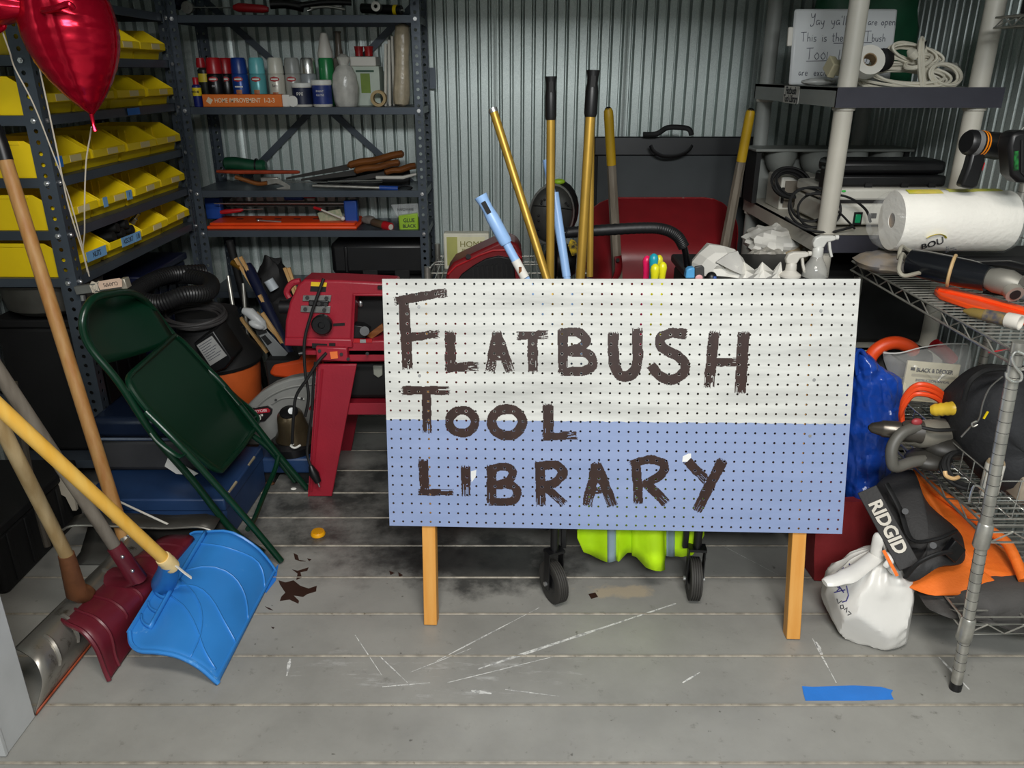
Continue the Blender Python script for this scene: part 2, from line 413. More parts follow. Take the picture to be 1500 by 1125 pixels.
put('tape_label', M().box((AX+.0005, 3.15, 1.483-.17), (.002, .1, .024)), bluetape, ra, label='blue tape strip with a marker scribble')
# ---- yellow hopper bins
def make_bin(name_label):
    t = thing('storage_bin', name_label, 'bin', (0, 0, 0), None, 'yellow hopper bins on the left rack')
    wd, L, h, th = .236, .30, .112, .003       # x is the depth with the mouth at +x, y the width
    m = M()
    side = [(0, 0), (L-.03, 0), (L-.022, .028), (L+.006, .036), (L+.006, .062), (L-.075, h), (0, h)]
    for y in (-wd/2, wd/2-th): m.prism([(a-L, y, c) for a, c in side], (0, th, 0))
    m.bx(-L, -.03, -wd/2, wd/2, 0, th); m.bx(-L, -L+th, -wd/2, wd/2, 0, h)
    m.prism([(-.03, -wd/2, 0), (-.022, -wd/2, .028), (.006, -wd/2, .036), (.006, -wd/2, .062), (.002, -wd/2, .062), (.002, -wd/2, .038), (-.026, -wd/2, .03), (-.034, -wd/2, 0)], (0, wd, 0))
    m.prism([(-L, -wd/2-.003, h-.012), (-.09, -wd/2-.003, h-.012), (-.09, -wd/2-.003, h), (-L, -wd/2-.003, h)], (0, .004, 0))
    for k in range(4): m.box((-.2+k*.028, wd/2-.005, .07), (.008, .004, .05))
    put('bin_shell', m, yel, t, local=True, bevel=.0012)
    put('label_card', M().box((.0068, .02, .049), (.0012, .075, .02)), cardlab, t, local=True)
    return t
ords = ['first', 'second', 'third', 'fourth']; lv = {1: 'bottom', 2: 'second', 3: 'third', 4: 'fourth', 5: 'top'}
proto = None; bins = {}
for li in range(1, 6):
    for k in range(4):
        lab = 'yellow hopper bin, %s from the near post on the %s bin shelf%s' % (ords[k], lv[li], ' counted upward' if li in (2, 3, 4) else '')
        T = Matrix.Translation((AX-.012+random.uniform(-.006, .006), AY0+.134+k*.258, AZ[li]+.03)) @ Matrix.Rotation(random.uniform(-.035, .035), 4, 'Z')
        if proto is None:
            proto = make_bin(lab); proto.matrix_basis = T; W[proto] = T
            for c in proto.children: W[c] = T
            bins[li, k] = proto
        else: bins[li, k] = dup(proto, T, lab)
def bin_tape(li, k, y0, y1, s=None, mat=paletape, z0=.03, z1=.064):
    b = bins[li, k]; T = W[b]; m = M(T)
    m.prism([(.0078, y0, z0), (.0078, y1, z0), (.0078, y1, z1), (.0078, y0, z1)], (.0008, 0, 0))
    put('tape_label', m, mat, b, label='pale blue masking tape label')
    if s:
        F = T @ frame((.0092, (y0+y1)/2, (z0+z1)/2), (0, 1, 0), (0, 0, 1))
        text('lettering', s, .026, F, ink, b, .0003, .8)
bin_tape(1, 0, -.03, .1, 'NUTS'); bin_tape(1, 1, -.04, .06, 'ASSORT'); bin_tape(1, 1, .062, .11, '1/8'); bin_tape(2, 1, -.1, -.07); bin_tape(2, 1, .07, .112, '1'); bin_tape(3, 0, -.11, -.07, None, bluetape)
# what lies in the bins
gm = M(); B = W[bins[1, 1]]
for k in range(5):
    m = M(B); y = -.075+k*.035; z = .03+(k % 2)*.026+.012
    m.tube(spl([(-.2, y, z), (-.08, y+.004, z+.022), (.0, y+.008, z+.035)], 4), .017, 10)
    solo('rubber_grip', m, rubber, 'black rubber grip tube, %s from the near side in the two-label bottom bin' % ['first', 'second', 'third', 'fourth', 'last'][k], 'grip', 'black rubber grips in a bin')
m = M(W[bins[1, 0]]); m.cyl((-.06, -.07, .05), (-.02, -.085, .07), .018); m.cyl((-.02, -.085, .07), (0, -.09, .08), .011)
solo('pipe_fitting', m, chrome, 'small chrome pipe fitting in the bottom bin next to the near post', 'fitting')
m = M(W[bins[1, 2]]); m.cyl((-.06, -.08, .06), (-.03, -.08, .1), .012, n=6); m.cyl((-.035, -.08, .095), (-.01, -.08, .12), .007, n=8)
solo('socket_adapter', m, chrome, 'small chrome socket standing in the third bin of the bottom row', 'fitting')
# ---- back rack
BX0, BX1, BY0, BY1 = -1.432, -.385, 3.602, 3.94
BZ = [.46, .748, .927, 1.28, 1.642]
rb = thing('steel_rack', 'slate blue steel rack with spray cans and saws against the back wall', 'shelving', (-.9, 3.77, 0))
angle_post(rb, BX0, BY0, 2.0, 1, 1, .04, .04); angle_post(rb, BX1, BY0, 2.0, -1, 1, .036, .042)
angle_post(rb, BX0, BY1, 2.0, 1, -1, .04, .04); angle_post(rb, BX1, BY1, 2.0, -1, -1, .04, .04)
bl = []
for z in BZ:
    tray_shelf(rb, BX0+.003, BX1-.003, BY0+.003, BY1-.003, z)
    bl += [((BX0+.018, BY0-.001, z+.015), (0, -1, 0)), ((BX1-.018, BY0-.001, z+.015), (0, -1, 0))]
bolts(rb, bl)
def strap(a, b):
    a, b = Vector(a), Vector(b); m = M(); d = (b-a).normalized(); R = frame((0, 0, 0), d, (0, 1, 0)).to_3x3()
    m.box((a+b)/2, ((b-a).length, .003, .03), R); put('brace_strap', m, steel, rb)
strap((BX0+.02, BY1+.006, .87), (BX1-.02, BY1+.006, 1.77)); strap((BX0+.02, BY1+.01, 1.77), (BX1-.02, BY1+.01, .87))
put('latch_block', M().bx(BX1+.002, BX1+.03, BY1-.02, BY1, 1.38, 1.47), steel, rb)
# ---- spray cans on the paint shelf
z0 = 1.31; pxm = lambda cx: at(240+cx/3.75, 150, Y=3.72).x
def can(cx, col, cap, h=.2, r=.0355, y=3.74, lab='', name='spray_can', text_=None, tcol=None, capm=None, oval=True, extra=None):
    x = at(240+cx/3.75, 150, Y=y).x; t = thing(name, lab, 'spray can', (x, y, z0), None, 'spray cans on the paint shelf')
    bm_ = mk('can_paint', col, .32, .15, var=.05); k = h/.2
    m = M(); m.lathe([(r-.003, 0), (r, .004), (r, .128*k), (r-.006, .137*k), (r-.01, .14*k)], 20, (x, y, z0)); bd = put('can_body', m, bm_, t)
    m = M(); m.lathe([(r-.001, .135*k), (r-.001, .145*k), (r-.003, .19*k), (r-.008, h)], 20, (x, y, z0)); put('cap', m, capm or mk('can_cap', cap, .35, var=.05), t)
    put('rim', M().lathe([(r+.0006, 0), (r+.0006, .006)], 20, (x, y, z0)), zinc, t)
    def patch(a, b, z_, z2, mat, nm='printed_label'):
        rows = [[(x+(r+.0008)*sin(q), y-(r+.0008)*cos(q), zz) for q in np.linspace(a, b, 9)] for zz in (z0+z_, z0+z2)]
        put(nm, M().grid(rows), mat, bd)
    if oval:
        rows = [[(x+(r+.0012)*sin(q*.6*sqrt(max(0, 1-p*p))), y-(r+.0012)*cos(q*.6*sqrt(max(0, 1-p*p))), z0+.112*k+p*.011) for q in np.linspace(-1, 1, 9)] for p in np.linspace(-1, 1, 7)]
        put('brand_oval', M().grid(rows), mk('label_red', (172, 40, 44), .5), bd)
        rows = [[(x+(r+.0016)*sin(q*.42), y-(r+.0016)*cos(q*.42), z0+.112*k+p*.003) for q in np.linspace(-1, 1, 7)] for p in (-1, 1)]
        put('brand_bar', M().grid(rows), paper, bd)
    if extra:
        for ex in extra: patch(*ex)
    if text_:
        for i, s in enumerate(text_):
            text('lettering', s, .016, frame((x, y-r-.0015, z0+(.085-.018*i)*k), (1, 0, 0), (0, 0, 1)), mk('label_ink', tcol or (225, 225, 225), .6), bd, .0002, .8)
    return t
blk = (24, 22, 24)
can(300, blk, (172, 26, 34), lab='black spray can with a broad red cap, leftmost tall can on the paint shelf', text_=['on'], extra=[(-.9, .9, .006, .016, red)])
can(362, blk, (160, 22, 30), y=3.80, lab='second red-capped black can, half hidden beside the blue can')
dots = mk('colour_dots', (196, 150, 70), .5, c2=(180, 60, 70), scale=90)
can(435, (26, 66, 140), (24, 56, 132), lab='royal blue spray can between black can and teal can', extra=[(-.35, .35, .045, .068, dots), (-.5, .5, .078, .084, paper)])
can(531, (92, 168, 172), (104, 186, 190), lab='pale teal spray can with teal cap', extra=[(-.35, .35, .045, .068, dots)])
can(632, (206, 202, 188), (206, 204, 190), lab='cream white spray can with cream cap', text_=['Satin'], tcol=(40, 40, 44), extra=[(-.35, .35, .035, .058, dots)])
can(722, (166, 166, 160), (150, 152, 148), lab='grey spray can with translucent cap, behind the dark paint jar', y=3.76)
can(808, (150, 154, 156), (200, 200, 200), lab='silver spray can with mirror chrome cap', oval=False, text_=['Metallic'], tcol=(30, 30, 34), capm=chrome, y=3.77)
x = pxm(205); t = thing('spray_can', 'yellow and black oil can with tilted red cap at the left end of paint shelf', 'spray can', (x, 3.8, z0))
put('can_body', M().lathe([(.024, 0), (.026, .004), (.026, .15), (.016, .16)], 18, (x, 3.8, z0)), mk('can_dark', (40, 44, 40), .35), t)
put('printed_label', M().lathe([(.0266, .1), (.0266, .135)], 18, (x, 3.8, z0), caps=False), mk('yellow_label', (214, 190, 50), .5), t)
put('cap', M().lathe([(.02, .16), (.021, .175), (.017, .2)], 18, (x-.008, 3.8, z0)), red, t)
x = pxm(218); t = thing('spray_can', 'small blue oil can with red cap and yellow band before the taller oil can', 'spray can', (x, 3.66, z0))
put('can_body', M().lathe([(.018, 0), (.019, .004), (.019, .085), (.011, .092)], 18, (x, 3.66, z0)), mk('oil_can_blue', (30, 40, 110), .35), t)
put('cap', M().lathe([(.012, .09), (.0125, .118), (.011, .12)], 14, (x, 3.66, z0)), red, t)
put('printed_label', M().lathe([(.0196, .045), (.0196, .078)], 18, (x, 3.66, z0), caps=False), mk('yellow_label2', (232, 204, 30), .5), t)
text('lettering', 'WD-40', .013, frame((x, 3.66-.021, z0+.061), (1, 0, 0), (0, 0, 1)), navy, t, .0003, .8, .0003)
# book lying with its spine to the room
t = thing('book', 'thick orange home repair book lying flat under the spray cans', 'book', (pxm(440), 3.7, z0))
a, b = at(297.5, 153, Y=3.625), at(413.5, 153, Y=3.625); bz = z0
bm_ = mk('orange_cover', (222, 112, 32), .5, var=.06)
put('cover', M().bx(a.x, b.x, 3.625, 3.635, bz, bz+.052).bx(a.x, b.x, 3.625, 3.66, bz, bz+.003).bx(a.x, b.x, 3.625, 3.66, bz+.049, bz+.052), bm_, t, bevel=.002)
put('pages', M().bx(a.x+.004, b.x-.004, 3.634, 3.659, bz+.003, bz+.049), paper, t)
cream = mk('cream_print', (236, 214, 180), .6)
text('lettering', 'HOME IMPROVEMENT', .026, frame(((a.x+b.x)/2-.02, 3.6243, bz+.026), (1, 0, 0), (0, 0, 1)), cream, t, .0003, .78, .0004)
text('lettering', '1-2-3', .026, frame((b.x-.055, 3.6243, bz+.026), (1, 0, 0), (0, 0, 1)), cream, t, .0003, .9, .0004)
put('emblem', M().box((a.x+.03, 3.6243, bz+.026), (.022, .0006, .022), Matrix.Rotation(.6, 3, 'Y')), cream, t)
m = M(); c0 = at(240+672/3.75, 145, Y=3.66); m.bx(c0.x-.02, c0.x+.02, 3.64, 3.85, bz, bz+.05); solo('paper_block', m, paper, 'block of cream paper between the orange book and the paint jars', 'paper', bevel=.003)
m = M(); c0 = at(240+710/3.75, 145, Y=3.64); m.cyl((c0.x, 3.63, bz+.023), (c0.x, 3.8, bz+.023), .023); solo('rolled_paper', m, paper, 'white paper roll end-on between the book and first paint jar', 'paper')
def jar(cx, y, r, h, col, lab, capc=(226, 226, 220), txt=None):
    x = pxm(cx); t = thing('paint_jar', lab, 'jar', (x, y, z0), None, 'paint sample jars')
    put('jar_body', M().lathe([(r-.002, 0), (r, .003), (r, h*.84)], 24, (x, y, z0)), white, t)
    put('printed_label', M().lathe([(r+.0006, h*.1), (r+.0006, h*.8)], 24, (x, y, z0), caps=False), mk('jar_label', col, .45, var=.15, scale=30), t)
    put('lid', M().lathe([(r+.002, h*.84), (r+.002, h*.98), (r-.001, h)], 24, (x, y, z0)), mk('jar_lid', capc, .4), t)
    if txt:
        for i, s in enumerate(txt): text('lettering', s, .02 if len(txt) < 2 else .012, frame((x, y-r-.0016, z0+h*.58-.016*i), (1, 0, 0), (0, 0, 1)), paper, t, .0003, 1)
    return t
jar(780, 3.67, .042, .098, (26, 34, 60), 'white lidded paint jar with dark blue label beside the rolled paper', txt=['ppg'])
jar(888, 3.67, .042, .11, (34, 52, 118), 'taller paint jar with royal blue label and a white panel', txt=['PAINT', 'GLOSS'])
x = pxm(886); t = thing('glue_bottle', 'green bottle with white cone nozzle behind the paint jars', 'bottle', (x, 3.8, z0))
put('bottle_body', M().lathe([(.03, 0), (.033, .005), (.034, .19), (.03, .2)], 20, (x, 3.8, z0)), mk('bottle_green', (40, 132, 74), .3, var=.08), t)
put('nozzle', M().lathe([(.033, .2), (.034, .215), (.026, .25), (.014, .3), (.006, .305)], 20, (x, 3.8, z0)), white, t)
m = M(); x = pxm(955); m.bx(x-.022, x+.022, 3.8, 3.87, z0, z0+.2); m.lathe([(.02, .2), (.014, .24), (.013, .3), (.018, .31)], 12, (x, 3.83, z0)); solo('caulk_bottle', m, mk('smoky_plastic', (92, 84, 74), .3, var=.2), 'smoky brown bottle behind the plastic-wrapped tub', 'bottle', bevel=.004)
m = M(); x = pxm(1008)
m.lathe([(.044, 0), (.052, .02), (.056, .08), (.052, .13), (.036, .16), (.02, .17), (.028, .2), (.01, .215)], 26, (x, 3.7, z0))
for v in m.bm.verts:
    d = v.co-Vector((x, 3.7, z0)); k = 1+.08*noise.noise(v.co*40)+.05*sin(8*atan2(d.y, d.x)+d.z*30); v.co.x = x+d.x*k; v.co.y = 3.7+d.y*k
solo('wrapped_tub', m, mk('clouded_wrap', (188, 186, 178), .25, var=.12, scale=30, bump=.4, bs=50), 'white tub wrapped in crinkled clear plastic on paint shelf', 'tub', smooth=60)
t = thing('paint_carton', 'white carton with green panel behind the plastic-wrapped tub', 'carton', (pxm(1105), 3.8, z0))
x0, x1 = pxm(1030), pxm(1185); put('box', M().bx(x0, x1, 3.76, 3.88, z0, z0+.165), mk('carton_white', (190, 200, 186), .6), t, bevel=.003)
put('lid', M().bx(x0-.002, x1-.012, 3.757, 3.883, z0+.165, z0+.205), white, t, bevel=.004)
put('printed_panel', M().box((x0+.062, 3.7594, z0+.095), (.042, .0008, .082)), mk('leaf_green_print', (116, 142, 40), .55, var=.2), t)
put('printed_band', M().box((x0+.062, 3.7594, z0+.145), (.08, .0008, .008)), dgreen, t)
for i, (cx, col) in enumerate(((1068, (150, 26, 32)), (1122, (170, 34, 36)))):
    x = pxm(cx); m = M(); m.lathe([(.014, 0), (.018, .002), (.018, .02), (.02, .035), (.022, .042)], 16, (x, 3.82, z0+.206))
    solo('small_bottle', m, mk('red_glass', col, .25), ['small red bottle top left on the white carton', 'red bottle cap with clear rim, right one on the white carton'][i], 'bottle')
m = M(); x = pxm(1190); R = Matrix.Rotation(pi/2, 3, 'X')
m.lathe([(.022, -.02), (.034, -.02), (.034, .02), (.022, .02), (.022, -.02)], 24, (x, 3.68, z0+.034), R, caps=False); solo('tape_roll', m, mk('buff_tape', (176, 150, 104), .6), 'small buff tape roll standing on edge beside white sticks', 'tape')
for i, cx in enumerate((1228, 1244, 1260)):
    m = M(); x = pxm(cx); m.box((x, 3.72+.03*i, z0+.128+.008*i), (.011, .03, .256+.016*i), Matrix.Rotation(.06-.02*i, 3, 'Y'))
    solo('paint_stick', m, mk('stick_white', (210, 206, 194), .6), 'flat white stick, %s of three upright beside the wrapped roll' % ['left', 'middle', 'right'][i], 'stick', bevel=.002)
m = M(); x = pxm(1308); pr = [(.012, 0), (.034, .01), (.038, .05), (.034, .12), (.031, .2), (.032, .28), (.028, .325), (.01, .335)]
m.lathe(pr, 26, (x, 3.7, z0))
for v in m.bm.verts:
    d = v.co-Vector((x, 3.7, z0)); k = 1+.12*noise.noise(v.co*34)+.05*sin(10*atan2(d.y, d.x)); v.co.x = x+d.x*k+.02*d.z/.33; v.co.y = 3.7+d.y*k
solo('wrapped_roller', m, mk('dropcloth_wrap', (186, 172, 146), .3, var=.16, scale=25, bump=.5, bs=45), 'tall cream roll in crinkled clear wrap at right end of paint shelf', 'roll', smooth=60)
# ---- top shelf tools
z1 = 1.672
t = thing('paint_roller', 'red-handled roller tool with clear round wheel on the top back shelf', 'tool', (at(330, 15, Y=3.7).x, 3.7, z1))
wc = at(275, 11, Y=3.68); put('wheel', M().cyl(wc+Vector((0, -.01, .0)), wc+Vector((0, .01, 0)), .024, n=20).cyl(wc+Vector((0, -.014, 0)), wc+Vector((0, -.009, 0)), .01), mk('wheel_grey', (140, 138, 130), .3), t)
put('rod', M().cyl(wc, at(340, 11, Y=3.68), .003, n=8), chrome, t); put('handle', M().tube([at(342, 11, Y=3.68), at(350, 11, Y=3.68), at(385, 13, Y=3.68), at(393, 14, Y=3.68)], [.01, .018, .016, .01], 12), red, t)
t = thing('caulking_gun', 'black caulking gun with yellow ring at right end of top back shelf', 'tool', (at(560, 15, Y=3.7).x, 3.7, z1))
a, b = at(530, 12, Y=3.72), at(588, 15, Y=3.66); put('barrel', M().cyl(a, b, .019), black, t); put('collar', M().cyl(b+(a-b)*.1, b+(a-b)*.18, .0205), yel, t); put('nozzle', M().cyl(b, b+Vector((.012, -.004, -.001)), .006), chrome, t)
m = M(); c = at(552, 10, Y=3.64); m.lathe([(.008, -.03), (.019, -.03), (.019, .03), (.008, .03), (.008, -.03)], 16, c, R, caps=False); solo('pipe_collar', m, chromed, 'dull metal pipe collar end-on beside the caulking gun', 'fitting')
for i, (a, b, r, mt, lb, nm) in enumerate((((455, 12), (505, 14), .006, chromed, 'long bare metal pliers arm on the middle of top back shelf', 'pliers'), ((440, 8), (515, 4), .012, black, 'black rubber hose piece lying over pliers on top back shelf', 'hose'),
        ((395, 6), (445, 11), .02, black, 'black power tool body beside the red roller handle', 'power_tool'), ((450, 16), (500, 9), .005, chrome, 'thin shiny metal rod crossing the pliers on top shelf', 'rod'), ((258, 10), (268, -4), .02, navy, 'dark blue bundle above the clear roller wheel', 'cloth_bundle'))):
    m = M(); m.tube(spl([at(*a, Y=3.7), at((a[0]+b[0])/2, (a[1]+b[1])/2-3, Y=3.72), at(*b, Y=3.74)], 5), r, 10); solo(nm, m, mt, lb, 'tool')
# ---- saw shelf
zs = .957
t = thing('tool_roll', 'dark green canvas roll at left end of the saw shelf', 'bag', (at(360, 240, Y=3.8).x, 3.8, zs+.045))
a, b = at(328, 240, Y=3.78), at(390, 243, Y=3.78); put('canvas', M().tube(spl([a, a+(b-a)*.3+Vector((0, 0, .004)), a+(b-a)*.7-Vector((0, 0, .004)), b], 4), [.018]+[.03]*11+[.02], 12), dgreen, t); put('strap', M().cyl(a+(b-a)*.75, a+(b-a)*.79, .032), black, t)
t = thing('pipe_wrench', 'long orange-red pipe wrench lying across the saw shelf', 'wrench', (at(380, 252, Y=3.72).x, 3.72, zs+.02))
rust = mk('rusty_red_paint', (166, 66, 38), .5, var=.2, scale=20)
put('handle', M().tube([at(318, 251, Y=3.72), at(350, 252, Y=3.72), at(435, 252, Y=3.72), at(439, 252, Y=3.72)], [.012, .017, .014, .009], 8, flat=.6), rust, t); put('jaw', M().bx(at(380, 252, Y=3.7).x, at(406, 252, Y=3.7).x, 3.70, 3.735, zs+.012, zs+.045), chromed, t, bevel=.004)
t = thing('pruning_saw', 'brown-handled curved saw in front of the orange wrench', 'saw', (at(370, 265, Y=3.66).x, 3.66, zs))
put('handle', M().tube(spl([at(345, 259, Y=3.66), at(360, 264, Y=3.66), at(378, 269, Y=3.66), at(392, 268, Y=3.66)], 4), .014, 8, flat=.7), tanx, t); put('blade', M().pp([(392, 264), (408, 262), (425, 272), (425, 277), (405, 280), (405, 276), (417, 273), (405, 268), (392, 271)], 3.655, .003), chromed, t)
darkst = mk('dark_blade_steel', (62, 60, 58), .4, .6, var=.2)
for i, (a, b, y, r, fl) in enumerate((((509, 243), (592, 225), 3.70, .021, .8), ((519, 251), (586, 238), 3.67, .019, .8), ((563, 253), (610, 243), 3.72, .019, .8))):
    t = thing('hand_saw', ['brown wooden saw handle on top of the pile at right of saw shelf', 'brown wooden saw handle in the middle of the pile', 'brown wooden saw handle lowest at the right post'][i], 'saw', at(*a, Y=y)-Vector((0, 0, .012)), None, 'wood handled saws')
    A, B_ = at(*a, Y=y), at(*b, Y=y+.02); k = spl([A, A+(B_-A)*.25+Vector((0, 0, .004)), A+(B_-A)*.5-Vector((0, 0, .002)), A+(B_-A)*.8+Vector((0, 0, .003)), B_], 4)
    put('handle', M().tube(k, [.008]+[r]*(len(k)-2)+[.009], 10, flat=fl), tanx, t)
    put('blade', M().pp([(a[0]+2, a[1]-3), (a[0]+2, a[1]+6), (a[0]-90+i*12, 263+i*2), (a[0]-90+i*12, 260+i*2)], y+.01, .002), darkst, t)
t = thing('scraper', 'white-handled tool beneath the brown saw handles', 'tool', at(575, 260, Y=3.65)); put('handle', M().tube([at(551, 260, Y=3.65), at(590, 260, Y=3.65), at(610, 255, Y=3.66)], [.011, .012, .008], 8, flat=.7), white, t); put('tang', M().cyl(at(560, 264, Y=3.645), at(480, 266, Y=3.66), .003, n=6), chrome, t)
t = thing('pruner_pole', 'grey metal rod with blue collar lying along the saw shelf front', 'rod', at(520, 272, Y=3.63))
put('rod', M().cyl(at(458, 272, Y=3.63), at(582, 276, Y=3.63), .0075, n=10), chromed, t); put('collar', M().cyl(at(556, 275, Y=3.63), at(583, 276, Y=3.63), .0105, n=10), blue, t); put('hook', M().tube(spl([at(583, 276, Y=3.63), at(592, 272, Y=3.63), at(604, 275, Y=3.63), at(596, 279, Y=3.63)], 4), .004, 6), black, t)
m = M(); m.tube([at(410, 267, Y=3.68), at(560, 267, Y=3.68)], .0025, 6); solo('long_drill_bit', m, chrome, 'long thin steel rod lying across the middle of saw shelf', 'rod')
m = M(); m.pp([(448, 262), (560, 245), (600, 250), (600, 272), (470, 272)], 3.8, .03); solo('tool_pouch', m, blackm, 'black flat pouch under the brown saw handles', 'pouch', bevel=.006)
# ---- mitre box shelf
zm = .778
t = thing('mitre_box', 'orange tray mitre saw box with blue end posts on lowest open shelf', 'saw', (at(412, 330, Y=3.72).x, 3.75, zm))
a, b = at(303, 335, Y=3.63), at(523, 335, Y=3.63)
m = M(); m.bx(a.x, b.x, 3.625, 3.85, zm, zm+.016).bx(a.x+.01, b.x-.01, 3.64, 3.84, zm+.016, zm+.028)
put('tray', m, orange, t, bevel=.008)
for k in range(5): put('slot_groove', M().box((a.x+.12+.09*k, 3.74, zm+.029), (.03, .012, .002)), black, t)
for px0, px1, y in ((301, 324, 3.78), (504, 523, 3.70)):
    put('end_post', M().bx(at(px0, 310, Y=y).x, at(px1, 310, Y=y).x, y, y+.045, zm+.02, zm+.12), blue, t, bevel=.006)
for z_, y in ((.105, 3.71), (.128, 3.79)): put('saw_rail', M().cyl((a.x+.02, y, zm+z_), (b.x-.02, y, zm+z_), .0032, n=8), chrome, t)
put('saw_blade', M().bx(a.x+.06, b.x-.06, 3.75, 3.7515, zm+.085, zm+.11), darkst, t)
put('carriage', M().bx(a.x+.33, a.x+.42, 3.765, 3.80, zm+.11, zm+.14), blue, t, bevel=.006); put('carriage_grip', M().bx(a.x+.42, a.x+.48, 3.765, 3.80, zm+.12, zm+.145), red, t, bevel=.008)
t = thing('screwdriver', 'red-handled screwdriver lying at left on the orange tray', 'screwdriver', at(337, 310, Y=3.7)); put('handle', M().tube([at(323, 311, Y=3.7), at(330, 310, Y=3.7), at(352, 308, Y=3.7), at(356, 307, Y=3.7)], [.008, .011, .009, .005], 10), red, t); put('shaft', M().cyl(at(356, 307, Y=3.7), at(385, 306, Y=3.7), .0025, n=6), chrome, t)
t = thing('torch_wand', 'white and red stick tool leaning at right on the orange tray', 'tool', at(502, 320, Y=3.66)); put('shaft', M().cyl(at(470, 307, Y=3.69), at(501, 320, Y=3.66), .004, n=8), white, t); put('grip', M().cyl(at(460, 304, Y=3.7), at(471, 307, Y=3.69), .007, n=10), red, t); put('knob', M().ell(at(502, 320, Y=3.66), (.011, .011, .011)), white, t)
m = M(); q = [at(465, 312, Y=3.72), at(498, 306, Y=3.74), at(505, 325, Y=3.70), at(470, 328, Y=3.68)]; m.prism(q, (0, .01, -.004)); solo('instruction_leaflet', m, mk('pale_leaflet', (196, 190, 160), .7, c2=(150, 160, 130), scale=60), 'crumpled pale leaflet under the white stick tool', 'paper')
m = M(); m.tube([at(378, 323, Y=3.65), at(412, 325, Y=3.65)], .004, 6); m.ell(at(378, 323, Y=3.65), (.008, .005, .006)); solo('key_wrench', m, zinc, 'small silver wrench lying on the orange tray', 'wrench')
t = thing('glue_bottle', 'brown glue bottle on its side with red cap beside the orange tray', 'bottle', at(560, 330, Y=3.66)); A, B_ = at(545, 325, Y=3.70), at(563, 330, Y=3.65)
put('bottle_body', M().tube([A, A+(B_-A)*.15, B_], [.012, .019, .019], 16), mk('brown_bottle', (92, 76, 58), .4), t); put('cap', M().tube([B_, B_+(B_-A)*.5], [.02, .02], 16), red, t); put('cap_disc', M().cyl(B_+(B_-A)*.5, B_+(B_-A)*.54, .013), white, t)
m = M(); m.ell(at(540, 322, Y=3.72), (.035, .02, .02)); solo('rag', m, mk('grey_rag', (110, 104, 98), .9, var=.3, scale=40, bump=.5), 'crumpled grey rag behind the brown glue bottle', 'rag')
t = thing('glove_packet', 'small clear packet with lime green card and marker words at shelf end', 'packet', at(598, 337, Y=3.64)); 
put('card', M().pp([(583, 316), (612, 312), (613, 337), (585, 338)], 3.63, .03), mk('lime_card', (150, 190, 40), .5, var=.15), t, bevel=.006); put('clear_pouch', M().pp([(572, 300), (612, 298), (614, 318), (581, 318)], 3.632, .02), clearp, t, bevel=.004)
F = frame(at(599, 323, Y=3.6285), (1, 0, .02), (0, 0, 1)); text('lettering', 'GLUE', .024, F, ink, t, .0003, .9, .0004); text('lettering', 'BLACK', .022, F @ Matrix.Translation((0, -.026, 0)), ink, t, .0003, .9, .0004)
text('lettering', 'HARDWARE', .017, frame(at(594, 307, Y=3.6305), (1, 0, .02), (0, 0, 1)), ink, t, .0003, .8)
# ---- black case on the lower shelf
t = thing('tool_case', 'large black moulded case on the low back shelf above the red saw', 'case', (-.64, 3.77, .49))
m = M(); m.bx(-.845, -.40, 3.63, 3.93, .492, .56); m.bx(-.845, -.40, 3.63, 3.93, .564, .715); put('shell', m, black, t, bevel=.022)
put('latch', M().bx(-.70, -.63, 3.622, 3.632, .54, .59), blackm, t, bevel=.003); put('latch', M().bx(-.55, -.48, 3.622, 3.632, .54, .59), blackm, t, bevel=.003); put('handle', M().tube(spl([(-.68, 3.622, .55), (-.67, 3.605, .54), (-.57, 3.605, .54), (-.56, 3.622, .55)], 4), .008, 8), blackm, t)
put('ridge', M().bx(-.78, -.765, 3.62, 3.63, .575, .70), black, t, bevel=.004)
# ---------------------------------------------------------------- the pegboard sign
SU = Vector((.99831, -.05631, .01407)).normalized(); SV = Vector((-.00228, .20419, .97893)).normalized(); SN = SU.cross(SV).normalized()
SC = Vector((.26976, 1.9033, .62971)); SW, SH = 1.2152, .672
base = SC-SV*.65
ST = Matrix.Translation(base) @ Matrix((SU, SV, SN)).transposed().to_4x4()
sign = thing('pegboard_sign', 'hand-painted white and blue pegboard sign standing on two wooden legs', 'sign', (0, 0, 0)); sign.matrix_basis = ST; W[sign] = ST
def sl(px, py):         # pixel -> local (u,v) on the sign face
    d = at(px, py, Y=1)-Vector((0, 0, CAMH)); o = Vector((0, 0, CAMH))
    t = (SC-o).dot(SN)/d.dot(SN); p = o+d*t-base
    return p.dot(SU), p.dot(SV)
V0 = .65-SH/2; NX, NY = 48, 26
bmn = bpy.data.materials.new('painted_pegboard'); bmn.use_nodes = True; N = bmn.node_tree.nodes; L = bmn.node_tree.links; b = N['Principled BSDF']; b.inputs['Roughness'].default_value = .5
tc = N.new('ShaderNodeTexCoord'); sx = N.new('ShaderNodeSeparateXYZ'); L.new(tc.outputs['Object'], sx.inputs[0])
def _noise(s, sc=None, det=6, ro=.6):
    n = N.new('ShaderNodeTexNoise'); n.inputs['Scale'].default_value = s; n.inputs['Detail'].default_value = det; n.inputs['Roughness'].default_value = ro
    mp = N.new('ShaderNodeMapping'); mp.inputs['Scale'].default_value = sc or (1, 1, 1); L.new(tc.outputs['Object'], mp.inputs[0]); L.new(mp.outputs[0], n.inputs[0]); return n.outputs[0]
def _math(op, a, c=0):
    x = N.new('ShaderNodeMath'); x.operation = op
    for i, q in enumerate((a, c)):
        if isinstance(q, (int, float)): x.inputs[i].default_value = q
        else: L.new(q, x.inputs[i])
    return x.outputs[0]
